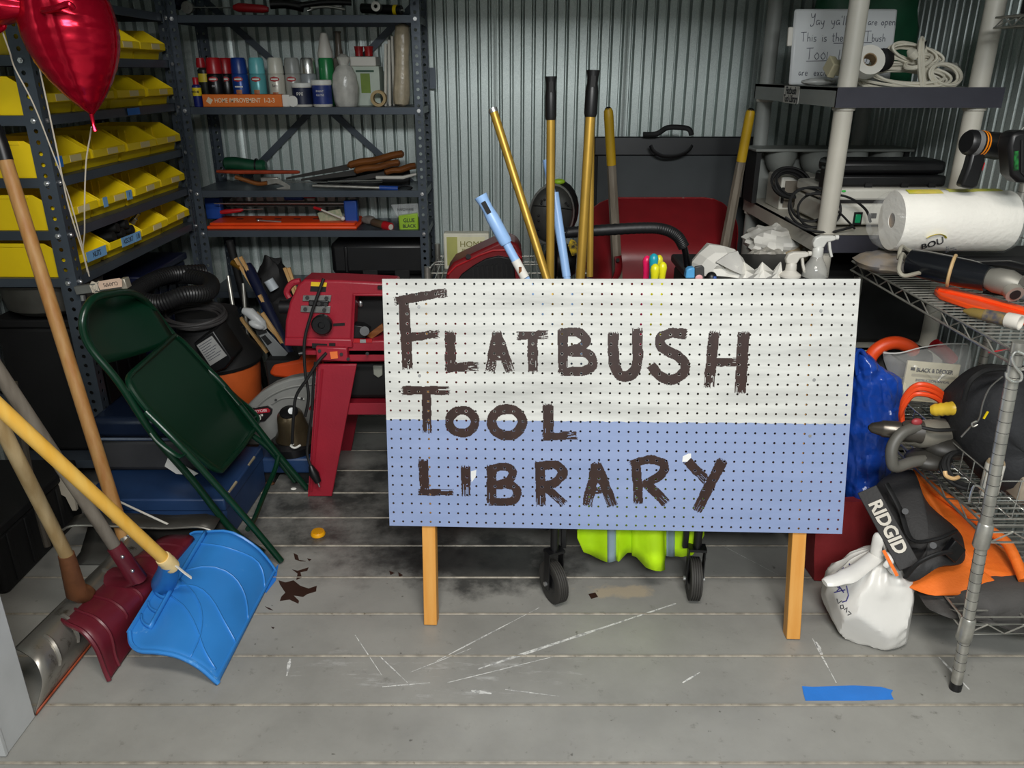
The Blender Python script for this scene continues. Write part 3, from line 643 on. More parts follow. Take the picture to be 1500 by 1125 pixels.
def _ramp(i, p0, p1, c0, c1):
    r = N.new('ShaderNodeValToRGB'); e = r.color_ramp.elements; e[0].position = p0; e[1].position = p1; e[0].color = (*lin(c0), 1); e[1].color = (*lin(c1), 1); L.new(i, r.inputs[0]); return r.outputs[0]
wcol = _ramp(_noise(16, (.16, 1.6, 1)), .3, .62, (170, 171, 167), (202, 203, 198))
w2 = N.new('ShaderNodeMix'); w2.data_type = 'RGBA'; L.new(_ramp(_noise(30, (.12, 2, 1), 8, .75), .6, .72, (0, 0, 0), (140, 140, 140)), w2.inputs[0]); L.new(wcol, w2.inputs[6]); w2.inputs[7].default_value = (*lin((146, 144, 140)), 1)
bcol = _ramp(_noise(12, (.3, 1.5, 1)), .3, .7, (126, 142, 178), (136, 151, 187))
u1, v1 = sl(567, 614); u2, v2 = sl(1246, 621); sl_ = (v2-v1)/(u2-u1)
line = _math('ADD', _math('MULTIPLY', sx.outputs[0], sl_), v1-sl_*u1)
line = _math('ADD', line, _math('MULTIPLY', _math('SUBTRACT', _noise(24, (1, .2, 1)), .5), .012))
msk = _math('GREATER_THAN', sx.outputs[1], line)
fm = N.new('ShaderNodeMix'); fm.data_type = 'RGBA'; L.new(msk, fm.inputs[0]); L.new(bcol, fm.inputs[6]); L.new(w2.outputs[2], fm.inputs[7])
# raw hardboard on the edges and the back
ge = N.new('ShaderNodeNewGeometry'); fz = _math('GREATER_THAN', sx.outputs[2], .0022)
f2 = N.new('ShaderNodeMix'); f2.data_type = 'RGBA'; L.new(fz, f2.inputs[0]); f2.inputs[6].default_value = (*lin((104, 78, 56)), 1); L.new(fm.outputs[2], f2.inputs[7]); L.new(f2.outputs[2], b.inputs['Base Color'])
m = M(); m.perf((-SW/2, V0, 0), (1, 0, 0), (0, 1, 0), SW, SH, NX, NY, .0031)
bmesh.ops.remove_doubles(m.bm, verts=m.bm.verts, dist=.0003)
put('pegboard', m, bmn, sign, solid=.005, smooth=0, local=True)
lw = wood('pale_orange_wood', (224, 164, 84), (206, 142, 62), 'Y', .5)
for (px, pyb, wpx) in ((630, 923, 21), (1163, 942, 23)):
    u, v = sl(px, pyb); u_top, _v = sl(627 if px < 700 else 1170, 785); m = M(); hw = .0185
    m.prism([(u-hw, -.0, -.006), (u+hw, -.0, -.006), (u_top+hw+.002, .94, -.006), (u_top-hw+.002, .94, -.006)], (0, 0, -.038))
    lo = Vector(ST @ Vector((u, 0, -.006))); dz = lo.z/ST.to_3x3()[2][1]
    for vv in m.bm.verts:
        if vv.co.y < .01: vv.co.y -= dz-.004
    put('leg', m, lw, sign, local=True, bevel=.002)
def crop4(p): return sl(550+p[0]/1.9403, 380+p[1]/1.9397)
bp_ = mk('brown_letter_paint', (54, 33, 27), .38, c2=(42, 24, 19), scale=40, aniso=(1, .3, 1))
GAP = SW/NX; GV = SH/NY
rs = np.random.RandomState(3)
def letter(strokes, res=.00145):
    # strokes: list of (points in the crop, width in crop pixels); a brushed ragged ribbon with the peg holes left open
    segs = []
    for pts, wd in strokes:
        P = [crop4(p) for p in pts]
        if len(P) > 3: P = [(q.x, q.y) for q in spl([(a, b, 0) for a, b in P], 5)]
        hw = wd/1.94*.5/F_SC
        for i, (a, c) in enumerate(zip(P, P[1:])): segs.append((np.array(a), np.array(c), hw, i == 0, i == len(P)-2))
    xs = [s[k][0] for s in segs for k in (0, 1)]; ys = [s[k][1] for s in segs for k in (0, 1)]
    mg = max(s[2] for s in segs)+.006
    X = np.arange(min(xs)-mg, max(xs)+mg, res); Yy = np.arange(min(ys)-mg, max(ys)+mg, res); GX, GY = np.meshgrid(X, Yy)
    def smooth_noise(sc):
        nx, ny = int(len(X)*res/sc)+3, int(len(Yy)*res/sc)+3; g = rs.rand(ny, nx)
        fx = (GX-X[0])/sc; fy = (GY-Yy[0])/sc; ix = fx.astype(int); iy = fy.astype(int); tx = fx-ix; ty = fy-iy
        return (g[iy, ix]*(1-tx)+g[iy, ix+1]*tx)*(1-ty)+(g[iy+1, ix]*(1-tx)+g[iy+1, ix+1]*tx)*ty-.5
    n1 = smooth_noise(.012)*.0035+smooth_noise(.004)*.0012
    mask = np.zeros(GX.shape, bool)
    for a, c, hw, first, last in segs:
        d = c-a; ln = np.linalg.norm(d)+1e-9; t = ((GX-a[0])*d[0]+(GY-a[1])*d[1])/ln; pr = ((GX-a[0])*-d[1]+(GY-a[1])*d[0])/ln
        fr = rs.rand(40); k = np.clip(((pr/hw+1)*20).astype(int), 0, 39)          # bristle ends
        lo = -(fr[k]*.007-.001) if first else -hw*.55; hi = ln+(np.where(fr[k] < .22, -fr[k]*.16, fr[k]*.007-.002) if last else hw*.55)
        mask |= (np.abs(pr)+n1 < hw) & (t > lo) & (t < hi)
    hx = np.abs(((GX+SW/2)/GAP) % 1-.5)*GAP; hy = np.abs(((GY-V0)/GV) % 1-.5)*GV
    mask &= (hx*hx+hy*hy) > .0033**2
    vid = -np.ones((len(Yy)+1, len(X)+1), int); verts = []; faces = []
    for j, i in zip(*np.nonzero(mask)):
        q = []
        for dj, di in ((0, 0), (0, 1), (1, 1), (1, 0)):
            if vid[j+dj, i+di] < 0: vid[j+dj, i+di] = len(verts); verts.append((X[0]+(i+di-.5)*res, Yy[0]+(j+dj-.5)*res, .0031))
            q.append(vid[j+dj, i+di])
        faces.append(q)
    me = bpy.data.meshes.new('painted_letter'); me.from_pydata(verts, [], [[int(z) for z in f] for f in faces]); me.materials.append(bp_)
    o = bpy.data.objects.new('painted_letter', me); COL.objects.link(o); o.parent = sign; W[o] = ST
F_SC = 575.0
def ell_(cx, cy, rx, ry, n=14): return [(cx+rx*cos(2*pi*i/n-pi/2), cy+ry*sin(2*pi*i/n-pi/2)) for i in range(n+1)]
for st in (
    [([(80, 108), (92, 308)], 32), ([(60, 118), (200, 94)], 25), ([(95, 222), (178, 211)], 25)],
    [([(213, 208), (214, 312)], 31), ([(204, 307), (290, 303)], 27)],
    [([(345, 210), (326, 315)], 28), ([(345, 210), (383, 316)], 28), ([(337, 278), (374, 276)], 20)],
    [([(407, 217), (487, 213)], 24), ([(446, 215), (448, 316)], 29)],
    [([(533, 202), (533, 320)], 30), ([(530, 208), (572, 206), (598, 225), (588, 246), (545, 260)], 26), ([(545, 262), (600, 266), (618, 290), (600, 314), (530, 318)], 26)],
    [([(675, 210), (677, 285), (690, 322), (712, 332), (735, 318), (744, 285), (744, 198)], 31)],
    [([(880, 212), (840, 210), (810, 224), (818, 252), (860, 276), (880, 302), (866, 330), (835, 342), (805, 328), (784, 302)], 29)],
    [([(962, 208), (948, 360)], 31), ([(1046, 210), (1036, 376)], 33), ([(965, 291), (1040, 291)], 25)],
    [([(79, 372), (208, 372)], 26), ([(145, 372), (147, 490)], 27)],
    [(ell_(247, 460, 36, 32), 26)], [(ell_(374, 462, 43, 38), 29)],
    [([(490, 414), (492, 508)], 31), ([(478, 503), (570, 499)], 24)],
    [([(136, 572), (140, 664)], 29), ([(126, 661), (218, 661)], 20)],
    [([(257, 590), (258, 668)], 28)],
    [([(330, 588), (330, 690)], 30), ([(328, 594), (372, 588), (390, 606), (374, 630), (337, 640)], 24), ([(340, 641), (388, 642), (403, 664), (385, 686), (326, 688)], 24)],
    [([(468, 578), (470, 696)], 30), ([(462, 588), (512, 584), (532, 606), (510, 634), (477, 642)], 27), ([(482, 645), (535, 692)], 26)],
    [([(628, 582), (602, 696)], 30), ([(628, 582), (675, 697)], 30), ([(612, 655), (660, 652)], 22)],
    [([(740, 575), (748, 690)], 29), ([(728, 582), (778, 568), (818, 580), (812, 610), (762, 640)], 26), ([(767, 632), (825, 690)], 29)],
    [([(886, 572), (944, 632)], 27), ([(985, 572), (913, 712)], 31)]):
    letter(st)
wsm = mk('white_paint_smear', (222, 222, 220), .4)
for q in ([(1000, 668), (1008, 664), (1012, 664), (1012, 670), (1006, 676), (999, 676)], [(690, 690), (698, 688), (697, 698), (691, 706), (690, 698)]):
    m = M(); m.prism([(*sl(*p), .0026) for p in q], (0, 0, .0008)); put('paint_smear', m, wsm, sign, local=True)
m = M()
for px, py in ((614, 449), (615, 550), (1202, 455), (1192, 556), (1186, 638)):
    u, v = sl(px, py); m2 = M(); m2.cyl((u, v, .002), (u, v, .0042), .0042, n=10); put('screw_head', m2, zinc, sign, local=True)
m.bm.free()
# ---------------------------------------------------------------- folding wagon and what stands in it
t = thing('folding_wagon', 'black folding wagon on small wheels standing behind the sign', 'wagon', (.32, 2.3, 0))
WX0, WX1, WY0, WY1 = .10, .545, 2.0, 2.68
m = M()
for z in (.25, .66):
    m.tube([(WX0, WY0, z), (WX1, WY0, z), (WX1, WY1, z), (WX0, WY1, z)], .011, 8, closed=True)
for x in (WX0, WX1):
    for y in (WY0, WY1): m.cyl((x, y, .2), (x, y, .67), .011, n=8)
    m.cyl((x, WY0, .25), (x, WY1, .64), .008, n=8); m.cyl((x, WY1, .25), (x, WY0, .64), .008, n=8)
put('frame', m, black, t)
wf = mk('wagon_cloth', (48, 48, 50), .85, var=.2, bump=.3, bs=30)
m = M(); m.bx(WX0+.012, WX1-.012, WY0+.014, WY0+.018, .24, .65).bx(WX0+.012, WX1-.012, WY1-.018, WY1-.014, .24, .65).bx(WX0+.012, WX0+.016, WY0+.014, WY1-.014, .24, .65).bx(WX1-.016, WX1-.012, WY0+.014, WY1-.014, .24, .65).bx(WX0+.012, WX1-.012, WY0+.014, WY1-.014, .235, .242)
put('basket_cloth', m, wf, t)
m = M(); m.ell((WX0-.005, WY0+.05, .27), (.05, .06, .05)); put('side_pocket', m, wf, t); m = M(); m.ell((WX1+.02, WY0+.07, .25), (.04, .06, .035)); put('side_pocket', m, wf, t)
treadm = mk('wheel_rubber', (52, 50, 47), .7, var=.2)
def wheel(x, y, yaw, front=True):
    R_ = Matrix.Rotation(yaw, 3, 'Z'); r = .064; ax = R_ @ Vector((1, 0, 0)); c = Vector((x, y, r))
    Rl = frame((0, 0, 0), R_ @ Vector((0, 1, 0)), (0, 0, 1)).to_3x3()
    prof = [(.02, -.014), (.05, -.016), (.058, -.017)]
    for k in range(5): prof += [(r, -.0145+k*.0065), (r, -.0115+k*.0065), (r-.003, -.0105+k*.0065), (r-.003, -.0092+k*.0065)]
    prof = prof[:-2]+[(.058, .017), (.05, .016), (.02, .014)]
    m = M(); m.lathe(prof, 28, c, Rl); wo = put('wheel', m, treadm, t, smooth=30)
    m = M(); m.lathe([(.012, -.018), (.034, -.015), (.034, .015), (.012, .018)], 16, c, Rl); put('wheel_hub', m, black, wo)
    for s in (-1, 1):
        m = M(); m.box(c+ax*s*.023+Vector((0, 0, .045)), (.004, .03, .12), R_); put('caster_fork', m, black, t, bevel=.001)
        m = M(); m.cyl(c+ax*s*.024, c+ax*s*.031, .007, n=8); put('axle_bolt', m, zinc, wo)
    m = M(); m.box(c+Vector((0, 0, .105)), (.052, .036, .008), R_); m.cyl(c+Vector((0, .0, .105)), c+Vector((0, 0, .2)), .012); put('caster_stem', m, black, t)
wheel(.122, 1.93, .45); wheel(.536, 1.945, -.08); wheel(.12, 2.66, 0); wheel(.53, 2.66, 0)
for x in (.15, .505): put('fork_bar', M().bx(x-.008, x+.008, 1.955, 1.97, .16, .45), black, t, bevel=.002)
hb = [at(812, 400, Y=2.66), at(814, 355, Y=2.66), at(828, 341, Y=2.66), at(870, 338, Y=2.66), at(940, 334, Y=2.66), at(972, 336, Y=2.66), at(992, 346, Y=2.66), at(1002, 362, Y=2.66), at(1006, 385, Y=2.66), at(1010, 420, Y=2.66)]
k = spl(hb, 6); put('handle_tube', M().tube([Vector((WX0+.02, 2.67, .6))]+k+[Vector((WX1-.0, 2.67, .6))], .011, 10), mk('gloss_black_tube', (20, 20, 22), .2, .4), t)
rr = [.0185+.0015*(i % 2) for i in range(80)]; ks = spl(hb[2:8], 16)[:80]; put('foam_grip', M().tube(ks, rr[:len(ks)], 12), mk('foam_grip', (24, 24, 26), .5, bump=.2), t)
# hi-vis vest
limec = mk('hi_vis_lime', (196, 244, 6), .6, var=.05, scale=20, bump=.12, bs=90)
t = thing('safety_vest', 'lime yellow hi-vis vest with silver bands hung over the wagon front', 'vest', (.33, 1.98, .2))
def vest_pt(px, f):
    yb = np.interp(px, [845, 855, 890, 905, 918, 930, 945, 968, 971, 972, 985, 1000, 1015, 1030], [788, 812, 820, 818, 808, 809, 822, 825, 824, 812, 817, 819, 812, 780])
    top = at(px, 690, Y=1.985); bot = at(px, float(yb), Y=1.972+.012*sin(px*.11))
    p = bot.lerp(top, f); p.y += .012*sin(px*.09)*(1-f)+(-.015 if 905 < px < 972 else 0)*(1-f); return p
xs = np.linspace(846, 1030, 60)
m = M(); m.grid([[vest_pt(x, f) for x in xs] for f in np.linspace(0, 1, 10)]); put('vest_cloth', m, limec, t, solid=.003, smooth=80)
for a, c in ((889, 902), (976, 989)):
    m = M(); m.grid([[vest_pt(x, f)+Vector((0, -.003, 0)) for x in np.linspace(a, c, 5)] for f in np.linspace(.0, 1, 10)]); put('reflective_band', m, mk('silver_band', (150, 172, 184), .35, .2), t, solid=.001, label='silver reflective band')
m = M(); m.grid([[vest_pt(x, f)+Vector((0, -.006, -.0)) for x in np.linspace(925, 971, 8)] for f in np.linspace(-.02, 1, 8)]); put('vest_flap', m, limec, t, solid=.003, smooth=80)
# poles
def pole(name, lab, a, b, Ya, Yb, r, mat, zb=.25, cat='pole', group=None):
    A, B_ = at(*a, Y=Ya), at(*b, Y=Yb); d = B_-A; t_ = (zb-A.z)/d.z; C = A+d*t_
    t = thing(name, lab, cat, C, None, group)
    put('tube', M().cyl(A, C, r, n=14), mat, t); return t, A, (A-C).normalized()
def grip_end(t, A, u, mat, r, L):
    # hollow flared end with a hang slot
    n = u.orthogonal().normalized(); prof = [(r*1.12, 0), (r*1.3, .01), (r*1.3, L*.55), (r*1.08, L*.72), (r*1.12, L*.86), (r*1.35, L), (r*.9, L), (r*.8, L*.9), (r*.7, L*.86)]
    Rm = frame((0, 0, 0), n, u.cross(n)).to_3x3()
    if (Rm @ Vector((0, 0, 1))).dot(u) < 0: Rm = Rm @ Matrix.Rotation(pi, 3, 'X')
    put('end_grip', M().lathe(prof, 16, A-u*L, Rm, caps=False), mat, t)
    s = -Vector((0, 1, 0))-u*(-Vector((0, 1, 0))).dot(u); s.normalize(); c = A-u*L*.24+s*r*1.02
    put('hang_slot', M().box(c, (r*.9, L*.24, r*.5), frame((0, 0, 0), u.cross(s), u).to_3x3()), blackm, t, label='dark hang slot')
t, A, u = pole('extension_pole', 'gold metal pole with open cut end leaning left in the wagon', (722, 160), (800, 405), 2.42, 2.3, .0125, gold, group='gold poles in the wagon')
put('end_ring', M().lathe([(.0128, 0), (.0135, .004), (.0135, .012), (.011, .012)], 14, A-u*.01, frame((0, 0, 0), u.orthogonal(), u.cross(u.orthogonal())).to_3x3(), caps=False), zinc, t)
t, A, u = pole('extension_pole', 'upright gold pole with a torn black grip, middle of the poles', (807, 112), (806, 405), 2.36, 2.34, .0125, gold, group='gold poles in the wagon'); grip_end(t, A, u, black, .0125, .115)
t, A, u = pole('extension_pole', 'gold pole with black flared grip, rightmost and tallest of the poles', (869, 103), (850, 405), 2.4, 2.36, .0145, gold, group='gold poles in the wagon'); grip_end(t, A, u, black, .0145, .125)
put('inner_tube', M().cyl(at(866, 165, Y=2.43), at(864, 405, Y=2.40), .0105, n=12), gold, t)
lblue = mk('pale_blue_enamel', (150, 188, 236), .35, var=.04)
t, A, u = pole('extension_pole', 'pale blue pole with a slotted flared grip leaning left before red housing', (704, 287), (768, 405), 2.24, 2.2, .0125, lblue, group='pale blue poles'); grip_end(t, A, u, lblue, .0145, .15)
c = at(762, 394, Y=2.195); put('printed_label', M().cyl(c-u*.028, c+u*.028, .0131, n=14), paper, t); put('label_mark', M().box(c+Vector((0, -.0128, 0)), (.008, .002, .018)), tanx, t)
t, A, u = pole('extension_pole', 'pale blue pole partly hidden behind the middle gold pole', (800, 234), (830, 405), 2.5, 2.42, .0115, lblue, group='pale blue poles')
put('sleeve', M().cyl(at(812, 282, Y=2.478), at(830, 405, Y=2.42), .0135, n=14), lblue, t)
# coloured bulb handles
for i, (px, py, Yd, col, wpx, lb) in enumerate(((948, 377, 2.3, (226, 26, 92), 12, 'hot pink bulb-ended handle, leftmost of the coloured cluster'), (958, 374, 2.26, (30, 150, 170), 13, 'teal bulb-ended handle in the middle of coloured cluster'),
        (966, 376, 2.32, (216, 206, 40), 11, 'yellow bulb-ended handle right behind the teal one'), (960, 389, 2.22, (222, 216, 30), 13, 'short yellow handle in front of the teal one'), (971, 386, 2.24, (222, 216, 30), 12, 'yellow handle at the right end of coloured cluster'))):
    T_ = at(px, py, Y=Yd); m = M(); r = wpx/2/475
    m.lathe([(r*.75, -.36), (r*.8, -.08), (r*.7, -.05), (r*.85, -.03), (r*1.02, -.012), (r*.85, -.002), (r*.4, .004), (.0005, .0055)], 16, T_)
    solo('bulb_handle_tool', m, mk('bulb_handle', col, .35), lb, 'handle', 'coloured bulb handles')
# ---------------------------------------------------------------- things along the back
# dark folding table leaning on the wall
t = thing('folding_table', 'dark grey folded table with a black strap handle leaning on the back wall', 'table', (.73, 3.8, 0))
td = mk('charcoal_board', (62, 66, 68), .6, var=.08)
a, b = at(872, 200, Y=3.78), at(1108, 200, Y=3.78); zt = a.z
T_ = Matrix.Translation((0, 3.74, 0)) @ Matrix.Rotation(radians(-3), 4, 'X')
put('panel', M(T_).bx(a.x, b.x, -.018, .02, .02, zt-.035), td, t, bevel=.004)
put('top_edge', M(T_).bx(a.x-.004, b.x+.004, -.024, .024, zt-.085, zt-.0), mk('table_edge', (26, 27, 30), .4), t, bevel=.006)
put('side_edge', M(T_).bx(a.x-.006, a.x+.016, -.024, .024, .02, zt-.085), blackm, t, bevel=.003); put('side_edge', M(T_).bx(b.x-.016, b.x+.006, -.024, .024, .02, zt-.085), blackm, t, bevel=.003)
sp_ = spl([at(942, 197, Y=3.74), at(962, 196, Y=3.72), at(978, 187, Y=3.73), at(1000, 187, Y=3.73), at(1010, 190, Y=3.73), at(1013, 198, Y=3.72)], 5)
put('strap_handle', M().tube(sp_, .0045, 8, flat=2.6), blackm, t)
put('strap_loop', M().tube(spl([at(953, 213, Y=3.71), at(958, 222, Y=3.70), at(972, 229, Y=3.70), at(992, 228, Y=3.70), at(1008, 221, Y=3.70), at(1014, 213, Y=3.71)], 5), .004, 8, flat=2.4), blackm, t)
# wheelbarrow standing on its nose, underside to the room
t = thing('wheelbarrow', 'dark red wheelbarrow upended against the folded table with yellow-gripped handles', 'wheelbarrow', (.68, 3.5, 0))
def rrect(cx, cz, hw, hh, r, n=6):
    out = []
    for sx_, sz_, a0 in ((1, 1, 0), (-1, 1, 90), (-1, -1, 180), (1, -1, 270)):
        for i in range(n+1):
            a_ = radians(a0+90*i/n); out.append((cx+sx_*(hw-r)+r*cos(a_), cz+sz_*(hh-r)+r*sin(a_)))
    return out
rows = []
for (hw, hh, cz, y, r) in ((.355, .43, .475, 3.665, .16), (.365, .44, .475, 3.655, .17), (.355, .43, .475, 3.64, .16), (.33, .38, .45, 3.55, .14), (.30, .33, .43, 3.46, .12), (.28, .30, .42, 3.42, .1), (.24, .26, .42, 3.405, .08), (.1, .1, .42, 3.40, .05), (.002, .002, .42, 3.40, .0005)):
    rows.append([(.683+(x-.683), y, z) for x, z in rrect(.683, cz, hw, hh, r)])
put('tray', M().grid(rows, cu=True), darkred, t, solid=.003, smooth=50)
put('rim', M().tube([(x, 3.66, z) for x, z in rrect(.683, .475, .362, .437, .17)], .008, 8, closed=True), mk('worn_red_rim', (150, 40, 42), .35, wear=(170, 140, 130), wearamt=.06, scale=20), t)
gw = wood('weathered_wood', (142, 132, 118), (108, 98, 84), 'Z', .7)
for a, b, ym in (((891, 158), (903, 378), .023), ((1100, 160), (1062, 362), .024)):
    A, B_ = at(*a, Y=3.30), at(*b, Y=3.36); d = (B_-A)
    put('handle', M().tube([A+d*.05, A+d*.4, A+d, A+d*1.9], [.016, .019, .022, .022], 6), gw, t)
    G = A+d*.36; put('grip', M().tube([A, A+d*.02, A+d*.06, G], [.012, .0185, .0195, .0195], 12), mk('yellow_grip', (196, 156, 26), .5), t); put('grip_cap', M().ell(A+d*.012, (.0145, .0145, .012)), black, t)
A = at(905, 375, Y=3.335); put('leg_bracket', M().tube(spl([A, at(906, 392, Y=3.33), at(903, 404, Y=3.34), at(893, 425, Y=3.38)], 4), .023, 8, flat=.5), darkred, t); put('bolt', M().cyl(at(905, 381, Y=3.315), at(905, 381, Y=3.30), .008), blackm, t)
put('wheel', M().lathe([(.08, -.04), (.14, -.05), (.165, -.02), (.165, .02), (.14, .05), (.08, .04)], 24, (.683, 3.42, .165), Matrix.Rotation(pi/2, 3, 'Y')), rubber, t)
# chrome wire shelf behind the sign with the first aid box, red housing and grey machine
def wire_shelf(parent, x0, x1, y0, y1, z, mat, pitch=.026, long='Y', drop=.028, r=.0022, zig=.05):
    m = M()
    for zz in (z, z-drop): m.tube([(x0, y0, zz), (x1, y0, zz), (x1, y1, zz), (x0, y1, zz)], r*1.5, 6, closed=True)
    for (ax, ay), (bx_, by_) in (((x0, y0), (x1, y0)), ((x1, y0), (x1, y1)), ((x1, y1), (x0, y1)), ((x0, y1), (x0, y0))):
        L_ = sqrt((bx_-ax)**2+(by_-ay)**2); n = max(2, int(L_/zig)); n += n % 2
        m.tube([(ax+(bx_-ax)*i/n, ay+(by_-ay)*i/n, z if i % 2 else z-drop) for i in range(n+1)], r, 5)
    put('shelf_rim', m, mat, parent)
    m = M()
    if long == 'Y':
        n = int((y1-y0)/pitch)
        for i in range(1, n): m.cyl((x0, y0+(y1-y0)*i/n, z+.002), (x1, y0+(y1-y0)*i/n, z+.002), r, n=5)
        for f in (.33, .67): m.cyl((x0+(x1-x0)*f, y0, z-.004), (x0+(x1-x0)*f, y1, z-.004), r*1.4, n=6)
    else:
        n = int((x1-x0)/pitch)
        for i in range(1, n): m.cyl((x0+(x1-x0)*i/n, y0, z+.002), (x0+(x1-x0)*i/n, y1, z+.002), r, n=5)
        for f in (.33, .67): m.cyl((x0, y0+(y1-y0)*f, z-.004), (x1, y0+(y1-y0)*f, z-.004), r*1.4, n=6)
    put('shelf_wires', m, mat, parent, kind='stuff')
t = thing('wire_rack', 'low chrome wire rack against the back wall behind the sign', 'shelving', (0, 3.4, 0)); wsz = .655
RX0, RX1, RY0, RY1 = -.345, .32, 3.15, 3.62
for z in (.25, wsz): wire_shelf(t, RX0, RX1, RY0, RY1, z, chromed, long='X')
for x in (RX0, RX1):
    for y in (RY0, RY1): put('post', M().cyl((x, y, 0), (x, y, wsz+.01 if x > 0 else wsz+.06), .0127, n=12), chromed, t)
put('end_loop', M().tube(spl([(RX0+.02, RY0-.0, wsz-.02), (RX0-.0, RY0, wsz+.03), (RX0+.03, RY0, wsz+.075), (RX0+.06, RY0, wsz+.08)], 5), .004, 6), chrome, t)
t = thing('first_aid_box', 'white home first aid box with olive stripe standing on wire rack', 'box', at(682, 388, Y=3.34)-Vector((0, 0, .0)))
put('box', M().bx(-.292, -.098, 3.34, 3.40, wsz+.003, .815), mk('box_white', (206, 204, 186), .5), t, bevel=.006)
put('printed_panel', M().bx(-.278, -.115, 3.3385, 3.34, wsz+.022, .80), mk('box_cream', (212, 208, 172), .5), t); put('printed_stripe', M().bx(-.278, -.233, 3.3378, 3.3385, wsz+.022, .80), mk('olive_print', (164, 164, 92), .5), t)
gk = mk('olive_ink', (120, 116, 50), .6)
F = frame((-.172, 3.3375, .768), (1, 0, 0), (0, 0, 1)); text('lettering', 'HOME', .036, F, gk, t, .0003, 1, 0); text('lettering', 'FIRST AID KIT', .012, F @ Matrix.Translation((-.005, -.024, 0)), gk, t, .0003, 1, .0002)
put('scribble', M().tube(spl([(-.235, 3.337, .725), (-.215, 3.337, .728), (-.205, 3.337, .719), (-.195, 3.337, .728), (-.19, 3.337, .718)], 4), .0015, 5), ink, t)
t = thing('blower_housing', 'red curved machine housing with black ribbed grille below first aid box', 'machine', at(715, 405, Y=3.1)-Vector((0, 0, .02)))
px_ = [(652, 412), (655, 398), (664, 385), (700, 368), (728, 355), (744, 352), (758, 358), (764, 370), (766, 390), (768, 412)]
put('shell', M().pp(px_, 3.0, .17), darkred, t, bevel=.012)
px2 = [(668, 414), (676, 402), (694, 389), (712, 379), (730, 375), (752, 379), (756, 414)]
put('grille_panel', M().pp(px2, 2.988, .02), black, t, bevel=.004)
for k in range(9): put('grille_rib', M().pp([(692+k*7, 414), (691+k*7, 392-k*.8 if k < 6 else 386), (694+k*7, 391-k*.8 if k < 6 else 386), (695.5+k*7, 414)], 2.982, .01), blackm, t)
put('knob', M().cyl(at(686, 376, Y=3.0), at(686, 376, Y=2.985), .010), blackm, t); put('seam_bead', M().tube([at(a_, b_, Y=2.998) for a_, b_ in ((656, 402), (668, 390), (702, 374), (722, 367), (752, 366), (764, 378))], .004, 6), red, t)
# supporting shelf board for the housing
# grey oval machine
t = thing('polishing_machine', 'oval grey machine head with silver rim behind the upright gold pole', 'machine', at(808, 360, Y=3.3)-Vector((0, 0, .0)))
oc = at(808, 316, Y=3.26); Rt = Matrix.Rotation(radians(6), 3, 'Y')
put('rim', M().ell(oc+Vector((0, .02, 0)), (.096, .04, .128), 28, 14, Rt), mk('silver_rim', (168, 168, 164), .3, .6), t)
put('shell', M().ell(oc+Vector((.0, .0, .006)), (.088, .045, .116), 28, 14, Rt), mk('graphite_shell', (70, 70, 68), .35, .4, var=.15), t)
put('back_shell', M().ell(oc+Vector((.02, .06, .01)), (.096, .06, .128), 24, 12, Rt), black, t)
put('visor_line', M().tube([oc+Rt @ Vector((.085*sin(q), -.044*cos(q)+.0, .03+.012*cos(q))) for q in np.linspace(-1.2, 1.2, 12)], .0022, 6), black, t)
put('badge', M().cyl(oc+Vector((.0, -.046, .008)), oc+Vector((0, -.04, .008)), .017, n=20), mk('badge_red', (196, 90, 70), .5), t)
for dx, dz in ((-.05, .06), (-.038, .066), (-.05, .05), (.05, .062), (.06, .055), (-.055, -.0), (-.052, -.02), (-.05, -.055)):
    put('vent_hole', M().ell(oc+Rt @ Vector((dx, -.036, dz)), (.005, .004, .005), 8, 6), blackm, t)
put('top_tab', M().ell(oc+Vector((.03, .04, .132)), (.025, .02, .012)), lime, t)
put('lower_body', M().ell(at(822, 382, Y=3.28), (.085, .09, .075)), black, t)
put('warning_sticker', M().pp([(836, 350), (843, 353), (847, 362), (850, 372), (838, 375), (832, 360)], 3.19, .004), mk('warning_yellow', (222, 186, 24), .5, c2=(40, 36, 20), scale=60), t)
# tote that carries paper bags and spray bottles
t = thing('storage_tote', 'black storage tote standing behind the right half of the pegboard sign', 'tote', (.8, 2.66, 0))
put('tote_body', M().bx(.595, 1.02, 2.42, 2.86, 0, .80), blackm, t, bevel=.02); put('tote_lid', M().bx(.585, 1.03, 2.41, 2.87, .80, .83), black, t, bevel=.008)
